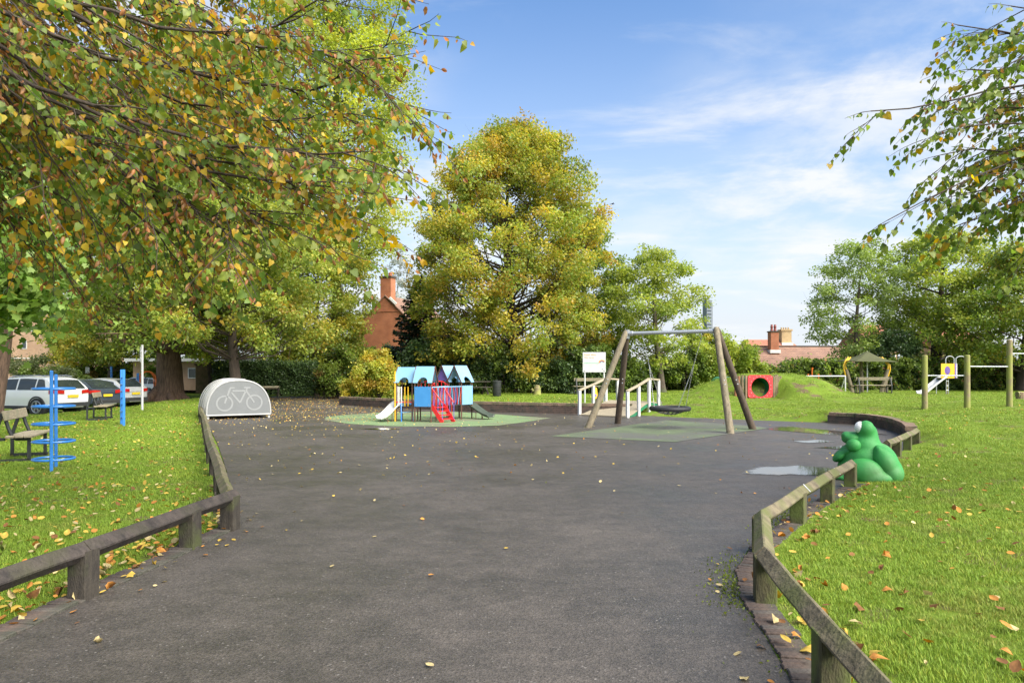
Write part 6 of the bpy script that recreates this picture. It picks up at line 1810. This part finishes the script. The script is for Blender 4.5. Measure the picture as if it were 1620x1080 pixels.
hedge('clipped_hedge', 'dark clipped box hedge behind the bike hangar', (-18.2, 42.2, .25), (-12.1, 42.2, .25), 1.6, 1.85, 26000, .1, P_DARK, 75, .06, M_DLEAF, .05)
hedge('boundary_hedge', 'long bramble and ivy hedge along the back of the playing field', (5.5, 46.5, .3), (38, 46.0, .3), 1.8, 1.75, 66000, .15, P_SHRUB + [(DG, 2), (BR, .35), (LG, .8)], 76, .22)
hedge('boundary_hedge', 'shady hedge behind the shrubs in the centre', (-9, 48.5, .3), (6.5, 48.0, .3), 1.8, 2.6, 18000, .17, P_DARK + [(MG, 1)], 77, .25)
hedge('boundary_hedge', 'background hedge behind the lime trees on the left', (-30, 57.5, .3), (-9.5, 56.0, .3), 1.8, 2.6, 14000, .2, P_SHRUB + [(LG, 1)], 78, .25)
shrub('climbing_plant', 'tangle of trailing green stems over the hedge right of the goal', gp(1400, 45.3), [((0, 0, 1.2), (2.6, .5, 1.2)), ((4.2, 0, 1.1), (2.8, .5, 1.2)), ((-4.4, 0, 1.1), (2.4, .5, 1.0))], 14000, .13, P_SHRUB + [(LG, 1.5)], 79)
# ---------------------------------------------------------------- overhanging trees close to the camera
LEAF_COLS = {'green': (.115, .18, .028), 'light_green': (.21, .26, .042), 'yellow': (.46, .31, .035), 'brown': (.32, .16, .06)}
LEAF_M = {k: plain_leaf_mat('overhanging_leaf_' + k, c, .38) for k, c in LEAF_COLS.items()}

def bez(p0, p1, p2, p3, t): s = 1 - t; return p0 * s ** 3 + p1 * 3 * s * s * t + p2 * 3 * s * t * t + p3 * t ** 3

def overhang(name, label, trunk_pos, trunk_r, trunk_h, limbs, seed, leaf0, leaf1, weights, twig_n, droop0, child_n=6, spacing=.055, child_len=(.7, 1.7), bark=None):
    rng = np.random.default_rng(seed); rr = random.Random(seed)
    root = empty(name, trunk_pos, 0, label, 'tree'); o0 = Vector(trunk_pos)
    T = MB(); T.tube([(0, 0, -.2), (0, 0, .15), (.05, 0, 1), (.0, .05, 3), (.1, 0, trunk_h * .7), (.1, 0, trunk_h)], [trunk_r * 1.7, trunk_r * 1.35, trunk_r, trunk_r * .85, trunk_r * .5, trunk_r * .1], 14)
    tr = T.build('trunk', bark or M_BARK, root, smooth=True, auto=80)
    W = MB(); LP, LD = [], []
    def twig(p, d, L, r, droop):
        """leafy shoot: leaves hang alternately along it"""
        n = max(3, int(L / .09)); q = p.copy(); pts = [q.copy()]; dd = d.copy()
        for i in range(n):
            dd = (dd + Vector((rr.gauss(0, .12), rr.gauss(0, .12), rr.gauss(-.03, .08) - droop * .12))).normalized(); q = q + dd * (L / n); pts.append(q.copy())
        W.tube([v - o0 for v in pts], [r * (1 - .8 * i / n) + .0009 for i in range(n + 1)], 3, caps=False)
        s = L * .15; side = rr.choice((-1, 1))
        while s <= L:
            i = min(int(s / L * n), n - 1); c = pts[i].lerp(pts[i + 1], s / L * n - i)
            t = (pts[i + 1] - pts[i]).normalized(); sd = t.cross(Vector((0, 0, 1))).normalized() * side
            hang = rr.uniform(.2, 1.2)
            dr = (t * rr.uniform(.1, .6) + sd * rr.uniform(.3, .9) + Vector((rr.gauss(0, .2), rr.gauss(0, .2), -hang))).normalized()
            st = c + dr * rr.uniform(.015, .035)
            if rr.random() < .2: W.tube([c - o0, st - o0], .0011, 3, caps=False)
            LP.append(st); LD.append(dr); side = -side; s += spacing * rr.uniform(.6, 1.6)
    def child(p, d, L, r, droop):
        n = 6; q = p.copy(); pts = [q.copy()]; dd = d.copy()
        for i in range(n):
            dd = (dd + Vector((rr.gauss(0, .1), rr.gauss(0, .1), -droop * .1 + rr.gauss(0, .05)))).normalized(); q = q + dd * (L / n); pts.append(q.copy())
        W.tube([v - o0 for v in pts], [r * (1 - .75 * i / n) for i in range(n + 1)], 5, caps=False)
        for k in range(twig_n):
            t = (k + rr.uniform(.3, 1)) / twig_n * n; i = min(int(t), n - 1); c = pts[i].lerp(pts[i + 1], t - i); tg = (pts[i + 1] - pts[i]).normalized()
            sd = tg.cross(Vector((0, 0, 1))).normalized() * (1 if k % 2 else -1)
            twig(c, (tg * rr.uniform(.5, 1) + sd * rr.uniform(.3, .9) + Vector((0, 0, rr.uniform(-.35, .15)))).normalized(), rr.uniform(.22, .6), .004, droop)
        twig(pts[-1], (pts[-1] - pts[-2]).normalized(), rr.uniform(.2, .45), .004, droop)
    for (tip, z0, r0, nchild, *up_) in limbs:
        up = bool(up_) and up_[0]; droop = droop0 * (.15 if up else 1)
        tip = Vector(tip); S = o0 + Vector((0, 0, z0)); d = tip - S; L = d.length
        side = Vector((-d.y, d.x, 0)).normalized() * rr.uniform(-.5, .5)
        c1 = S + d * .3 + Vector((0, 0, .5 + .12 * L)) + side; c2 = S + d * .7 + Vector((0, 0, .12 + .1 * L * .5)) - side * .4
        if up: c2 = tip + Vector((-1.15, .1, -.42)); c1 = S + d * .35 + Vector((0, 0, .25 + .08 * L))
        n = 14; pts = [bez(S, c1, c2, tip, i / n) for i in range(n + 1)]
        pts = [p + Vector((rr.gauss(0, .03), rr.gauss(0, .03), rr.gauss(0, .03))) * (1 if 0 < i < n else 0) for i, p in enumerate(pts)]
        W.tube([p - o0 for p in pts], [r0 * (1 - .9 * (i / n) ** .8) + .003 for i in range(n + 1)], 7, caps=False)
        for k in range(nchild):
            t = (.32 + .66 * (k + rr.random()) / nchild) * n; i = min(int(t), n - 1); c = pts[i].lerp(pts[i + 1], t - i); tg = (pts[i + 1] - pts[i]).normalized()
            sd = tg.cross(Vector((0, 0, 1))).normalized() * (1 if k % 2 else -1)
            child(c, (tg * .8 + sd * rr.uniform(.25, .8) + Vector((0, 0, rr.uniform(-.5, .1)))).normalized(), rr.uniform(*child_len) * (1.1 - .5 * t / n), r0 * .3 * (1.1 - .7 * t / n) + .003, droop)
        twig(pts[-1], (pts[-1] - pts[-2]).normalized(), .3, .004, droop); child(pts[-3], (pts[-1] - pts[-3]).normalized(), .4, .006, droop); child(pts[-5], (pts[-3] - pts[-5]).normalized() + Vector((0, .3, .1)), .55, .006, droop)
    link('branches', W.mesh('branches', True, False), M_BARKD if bark is None else bark, tr)
    P = np.array([tuple(v) for v in LP]); D = np.array([tuple(v) for v in LD]); n = len(P)
    N = unit(rng.normal(size=(n, 3)) * 1.0 + np.array([0, -.3, .6]))
    S = leaf0 + (leaf1 - leaf0) * rng.random(n) ** 1.5
    names = list(LEAF_COLS); ci = rng.choice(4, n, p=np.array(weights) / sum(weights))
    # patches of yellowing and of browned leaves
    patch = np.sin(P[:, 0] * 2.3 + 1) * np.sin(P[:, 2] * 2.9) + .5 * np.sin(P[:, 1] * 3.1)
    ci = np.where((patch > .75) & (rng.random(n) < .35), 3, ci); ci = np.where((patch < -.75) & (rng.random(n) < .35), 2, ci)
    px = 810 + P[:, 0] / np.maximum(P[:, 1], .1) * FPX; py = HORIZON - (P[:, 2] - CAMZ) / np.maximum(P[:, 1], .1) * FPX
    vis = (px > 5) & (px < 1615) & (py > 5) & (py < 700) & (P[:, 1] > 1)
    score = np.where(vis, S / np.maximum(P[:, 1], 1), 0); order = np.argsort(-score); big = np.zeros(n, bool); big[order[:300]] = True; big &= vis
    cols = np.array([LEAF_COLS[k] for k in names])
    Vs, Fs, Cs, k0 = [], [], [], 0
    for tpl, sel in ((T_LIME, ~big & (ci != 3)), (T_CURL, ~big & (ci == 3))):
        m = sel.sum(); c = cols[ci[sel]] * rng.uniform(.7, 1.35, (m, 1)) * np.column_stack([rng.uniform(.85, 1.2, m), np.ones(m), np.ones(m)])
        V, F, C = scatter(tpl, P[sel] - np.array(trunk_pos), D[sel], N[sel], S[sel], c); Vs.append(V); Fs.append(F + k0); Cs.append(C); k0 += len(V)
    tag(link('leaves', np_mesh('leaves', np.concatenate(Vs), np.concatenate(Fs), np.concatenate(Cs), smooth=True), M_LEAF, root), kind='stuff')
    meshes = {}
    for i, nm in enumerate(names):
        tpl = T_CURL if nm == 'brown' else T_LIME
        me = np_mesh('leaf', tpl[0], tpl[1], smooth=True); me.materials.append(LEAF_M[nm]); meshes[i] = me
    for i in np.nonzero(big)[0]:
        o = bpy.data.objects.new('leaf', meshes[ci[i]]); COL.objects.link(o); o.parent = root
        d = Vector(D[i]).normalized(); x = d.cross(Vector(N[i])).normalized(); z = x.cross(d)
        M = Matrix((x, d, z)).transposed().to_4x4(); o.matrix_local = Matrix.Translation(Vector(P[i]) - o0) @ M @ Matrix.Scale(float(S[i]), 4)
    return root, n

def left_limbs():
    rr = random.Random(77); out = []
    edge = lambda py: np.interp(py, [-200, 0, 60, 130, 230, 290, 330, 420, 450], [540, 540, 560, 550, 540, 500, 460, 370, 240])
    for (px, py, Y) in ((612, 92, 5.0), (545, 128, 5.3), (560, 240, 4.9), (520, 288, 5.1), (470, 30, 4.6), (440, 335, 5.4), (400, 378, 5.6), (400, 392, 5.2), (300, 405, 5.6), (190, 400, 6.0), (90, 385, 6.2), (20, 345, 6.0), (540, 175, 5.6), (480, 250, 5.2)):
        out.append((at(px, py, Y), rr.uniform(4.4, 6.6), rr.uniform(.024, .038), 8, px > 430))
    for i in range(30):
        py = rr.uniform(-150, 315); px = rr.uniform(-80, float(edge(py)) - 30)
        if px < 130: py -= 40
        out.append((at(px, py, rr.uniform(5.2, 9.0)), rr.uniform(4.0, 7.2), rr.uniform(.022, .045), 8))
    for i in range(7): out.append((at(rr.uniform(150, 480), rr.uniform(-60, 60), rr.uniform(5.5, 8.5)), rr.uniform(5.0, 7.4), .03, 7))
    for i in range(7):      # the side of the crown away from the view
        a = rr.uniform(1.7, 5.2); out.append((Vector((-7.4 + 4.2 * math.cos(a), 4.6 + 4.2 * math.sin(a), rr.uniform(2.8, 5.5))), rr.uniform(4, 7), .05, 4))
    return out
_, nl = overhang('overhanging_lime_tree', 'near lime tree whose turning leaves and branches hang across the upper left', (-7.4, 4.6, 0), .3, 8.2, left_limbs(), 5, .036, .072, (3.6, 3.4, 1.9, 2.7), 7, .42, spacing=.036)
def right_limbs():
    rr = random.Random(12); out = []
    for (px, py, Y) in ((1378, 176, 7.2), (1405, 348, 7.0), (1515, 40, 7.4), (1530, 110, 7.6), (1560, 60, 7.8), (1600, 10, 7.2), (1490, 245, 7.4), (1590, 170, 7.8), (1540, 235, 8.2), (1510, 310, 7.6), (1580, 320, 7.2), (1610, 270, 6.8), (1625, 380, 7.0), (1560, 150, 8.4), (1600, 100, 7.0), (1615, 210, 7.4), (1570, 275, 7.6), (1610, 340, 7.8), (1640, 60, 7.5), (1530, 200, 7.2), (1520, 355, 7.4), (1650, 300, 7.2)):
        out.append((at(px, py, Y), rr.uniform(3.2, 5.6), rr.uniform(.022, .034), 6))
    for i in range(5): out.append((Vector((10.6 + rr.uniform(1, 3), 8.2 + rr.uniform(-3, 3), rr.uniform(3, 6))), rr.uniform(3.5, 6), .035, 3))
    return out
_, nr_ = overhang('overhanging_birch_tree', 'near tree with small green leaves reaching in from the upper right', (10.6, 8.2, 0), .2, 7.4, right_limbs(), 6, .05, .085, (5, 3.4, .7, .25), 4, .35, spacing=.05, child_len=(.5, 1.2))
print('overhang leaves', nl, nr_)

# ---------------------------------------------------------------- fallen leaves
FALL = {'yellow': (.5, .34, .06), 'orange': (.46, .2, .04), 'brown': (.2, .09, .03), 'pale': (.45, .36, .17), 'green': (.2, .23, .05)}
FALL_M = {k: plain_leaf_mat('fallen_leaf_' + k, c, .15, .85) for k, c in FALL.items()}
LANDL = [((-3.5, 3.6), 'left rail at the photo edge'), ((-3.04, 4.84), 'nearest left rail post'), ((-2.93, 6.22), 'second left rail post'), ((-2.86, 6.93), 'left rail corner'), ((-4.0, 9.3), 'left rail beyond its corner'), ((-7.3, 11.0), 'blue hoop climber'), ((-5.6, 7.6), 'middle of the left lawn'), ((-4.6, 5.9), 'left photo edge')]
LANDR = [((1.56, 3.34), 'nearest right rail post'), ((1.76, 4.75), 'second right rail post'), ((2.2, 6.02), 'right rail corner'), ((3.4, 7.8), 'right rail near the frog'), ((5.2, 10.0), 'green frog'), ((3.6, 5.6), 'middle of the right lawn'), ((2.7, 4.0), 'right photo corner'), ((5.0, 6.6), 'right photo edge')]
def fallen():
    rng = np.random.default_rng(99); rr = random.Random(99)
    X, Y, PL, W = [], [], [], []
    def put(n, fx, place, w):
        x, y = fx(n); X.append(x); Y.append(y); PL.extend([place] * len(x)); W.extend([w] * len(x))
    def area(x0, x1, y0, y1, cond):
        def f(n):
            x = rng.uniform(x0, x1, n); y = y0 + (y1 - y0) * rng.random(n); k = cond(x, y); return x[k], y[k]
        return f
    def along(pl, off0, off1, sgn):
        def f(n):
            P = np.array(subdiv(pl, .05)); i = rng.integers(0, len(P) - 1, n); d = unit(P[np.minimum(i + 1, len(P) - 1)] - P[i] + 1e-9)
            o = rng.uniform(off0, off1, n) * sgn; return P[i][:, 0] - d[:, 1] * o, P[i][:, 1] + d[:, 0] * o
        return f
    on_a = lambda x, y: in_poly(x, y, ASPH); fr = lambda x, y: np.abs(x) < .78 * y + .6
    LL = lambda x, y: lawn_ok(x, y, .1) & is_left(x, y) & fr(x, y); RL = lambda x, y: lawn_ok(x, y, .1) & ~is_left(x, y) & fr(x, y)
    put(1500, area(-9, -2.8, 3.2, 9.5, LL), 'left lawn', (4, 3, 2, 2.5, .6))
    put(1500, area(-15, -3.2, 9, 22, LL), 'left lawn', (4, 2, 1.5, 3, .8))
    put(900, area(-20, -8, 20, 40, LL), 'left lawn', (4, 2, 1.5, 3, .6))
    near_l = [p for p in LEFT_EDGE if 2.8 < p[1] < 8.1]
    put(330, along(near_l, .14, .75, 1), 'left brick kerb', (4, 4, 2, 3, .4))
    put(40, along(near_l, -.3, .1, 1), 'asphalt beside the left kerb', (3, 3, 1, 4, .2))
    near_r = [p for p in RIGHT_EDGE if 2.4 < p[1] < 10.2][::-1]
    put(130, along(near_r, .1, .5, -1), 'right brick kerb', (2.5, 3, 3, 2.5, .4))
    put(22, along(near_r, -.3, .1, -1), 'asphalt beside the right kerb', (2, 2, 2, 3, .2))
    put(600, area(1.4, 9, 3, 10, RL), 'right lawn', (1.6, 3, 3.2, 1.6, .3))
    put(700, area(4, 20, 10, 24, RL), 'right lawn', (2, 2, 2, 3, .3))
    put(60, area(-3, 4.5, 3, 10, lambda x, y: on_a(x, y) & (RNG.random(len(x)) < .5)), 'open asphalt', (3, 1.5, 1, 3, .6))
    put(5200, area(-14, 10, 9, 27, lambda x, y: on_a(x, y) & (RNG.random(len(x)) < np.clip(.55 - .04 * (x + 9), .12, .8))), 'open asphalt', (4, 1.5, .6, 3.5, .4))
    put(6500, area(-16, -4, 22, 44, lambda x, y: on_a(x, y)), 'back path', (4.5, 2.2, 1.2, 2, .2))
    put(260, area(-9, 4, 26, 34, lambda x, y: (~on_a(x, y))), 'back lawn', (3, 2, 1, 2, .3))
    x, y = np.concatenate(X), np.concatenate(Y); PL = np.array(PL); W = np.array(W, float); n = len(x)
    keep = ~in_poly(x, y, CARP); x, y, PL, W = x[keep], y[keep], PL[keep], W[keep]; n = len(x)
    keys = list(FALL); cum = np.cumsum(W / W.sum(1, keepdims=True), 1); ci = (rng.random((n, 1)) > cum).sum(1).clip(0, 4)
    on = on_a(x, y)
    S = rng.uniform(.04, .078, n) * np.where(on, .75, 1)
    kerbd = np.minimum(dist_line(x, y, near_l), dist_line(x, y, near_r))
    z = np.where(on, .014, hgt(x, y) + np.where(kerbd < .3, .04, .032))
    tilt = np.where(on, np.where(y > 9, .5, .2), .42)[:, None]
    N = unit(rng.normal(size=(n, 3)) * tilt + np.array([0, 0, 1])); D = rdir(n, rng); D -= (D * N).sum(1)[:, None] * N
    score = np.where(fr(x, y) & (y > 3.3), S / y, 0); big = np.zeros(n, bool); big[np.argsort(-score)[:300]] = True
    cols = np.array([FALL[k] for k in keys])
    P = np.column_stack([x, y, z])
    for place, nm, lab in (('lawn', 'leaf_litter', 'scattered autumn leaves lying in the grass'), ('asphalt', 'leaf_litter', 'scattered autumn leaves lying over the asphalt')):
        sel = ~big & (on if place == 'asphalt' else ~on); m = sel.sum()
        V, F, C = scatter(T_OVAL, P[sel], D[sel], N[sel], S[sel], cols[ci[sel]] * rng.uniform(.7, 1.25, (m, 1)))
        tag(link(nm, np_mesh(nm, V, F, C), leaf_mat('fallen_leaf', .15, .85)), lab, 'leaves', None, 'stuff')
    meshes = []
    for k in keys:
        row = []
        for j in range(3):
            tv = (T_OVAL, T_LIME, T_CURL)[j]; v = tv[0].copy(); v[:, 2] += .12 * np.random.default_rng(j).normal(size=len(v)) * (j + .5) / 2
            me = np_mesh('fallen_leaf', v, tv[1], smooth=True); me.materials.append(FALL_M[k]); row.append(me)
        meshes.append(row)
    for i in np.nonzero(big)[0]:
        k = keys[ci[i]]; word = {'pale': 'buff', 'orange': 'orange', 'yellow': 'yellow', 'brown': 'brown', 'green': 'greenish'}[k]
        o = bpy.data.objects.new('fallen_leaf', meshes[ci[i]][rr.choice((0, 0, 1, 2))]); COL.objects.link(o)
        d = Vector(D[i]).normalized(); q = d.cross(Vector(N[i])).normalized(); zz_ = q.cross(d)
        o.matrix_world = Matrix.Translation(P[i]) @ Matrix((q, d, zz_)).transposed().to_4x4() @ Matrix.Scale(float(S[i]) * 1.05, 4)
        big_small = 'large' if S[i] > (.045 if on[i] else .062) else 'small'
        form = 'curled' if o.data in (meshes[ci[i]][2],) else ('heart-shaped' if o.data in (meshes[ci[i]][1],) else 'flat')
        lm = LANDL if x[i] < -1.2 else LANDR if x[i] > 1.0 else [((0, y[i]), 'middle of the path')]
        where = min(lm, key=lambda q: (q[0][0] - x[i]) ** 2 + (q[0][1] - y[i]) ** 2)[1]
        ground = {'left lawn': 'in the grass', 'right lawn': 'in the grass'}.get(PL[i], 'on the kerb' if PL[i].endswith('brick kerb') else 'on the asphalt')
        tag(o, f'{big_small} {form} {word} leaf {ground} by the {where}', 'leaf', f'{big_small} {form} {word} leaves {ground} by the {where}')
fallen()

# moss creeping in from the right kerb
def moss():
    rng = np.random.default_rng(4)
    pl = [p for p in RIGHT_EDGE if 2.4 < p[1] < 9.5]
    Pn = np.array(subdiv(pl, .04)); n = 2600; i = rng.integers(0, len(Pn) - 1, n)
    d = unit(Pn[i + 1] - Pn[i] + 1e-9); o = np.abs(rng.normal(size=n)) * .12
    x = Pn[i][:, 0] + d[:, 1] * -o * -1; y = Pn[i][:, 1] - d[:, 0] * o * -1 * -1
    k = in_poly(x, y, ASPH) & (np.sin(Pn[i][:, 1] * 2.6 + .6) + .6 * rng.normal(size=n) > .25)
    x, y = x[k], y[k]; m = len(x)
    P = np.column_stack([x, y, np.full(m, .002)]); D = unit(rdir(m, rng) + np.array([0, 0, .5])); N = rdir(m, rng)
    V, F, C = scatter(T_QUAD, P, D, N, rng.uniform(.012, .03, m), palette(m, [((.12, .16, .02), 3), ((.17, .2, .03), 2), ((.07, .09, .02), 1)], rng))
    tag(link('moss', np_mesh('moss', V, F, C), M_LEAF), 'yellow-green moss creeping over the asphalt by the right kerb', 'moss', None, 'stuff')
moss()

def bird():
    c = at(969, 323, 52); r = empty('flying_bird', c, R(20), 'small dark bird flying right of the golden lime', 'bird')
    m = pm('dark_feathers', (.03, .03, .03), (.02, .02, .02), 10, .7)
    mb = MB(); n = 10
    mb.tube([(-.16, 0, 0), (-.08, 0, .01), (.0, 0, .015), (.09, 0, .02), (.14, 0, .02), (.18, 0, .015)], [.006, .03, .045, .032, .025, .004], 8)
    for s in (-1, 1): mb.add([(.05, 0, .03), (-.06, 0, .03), (-.03, s * .16, .07), (.06, s * .15, .08), (-.05, s * .33, .03), (-.01, s * .32, .035)], [(0, 1, 2, 3), (3, 2, 4, 5)])
    mb.add([(-.14, 0, .01), (-.25, .05, 0), (-.25, -.05, 0)], [(0, 1, 2)])
    mb.build('bird_body', m, r)
bird()
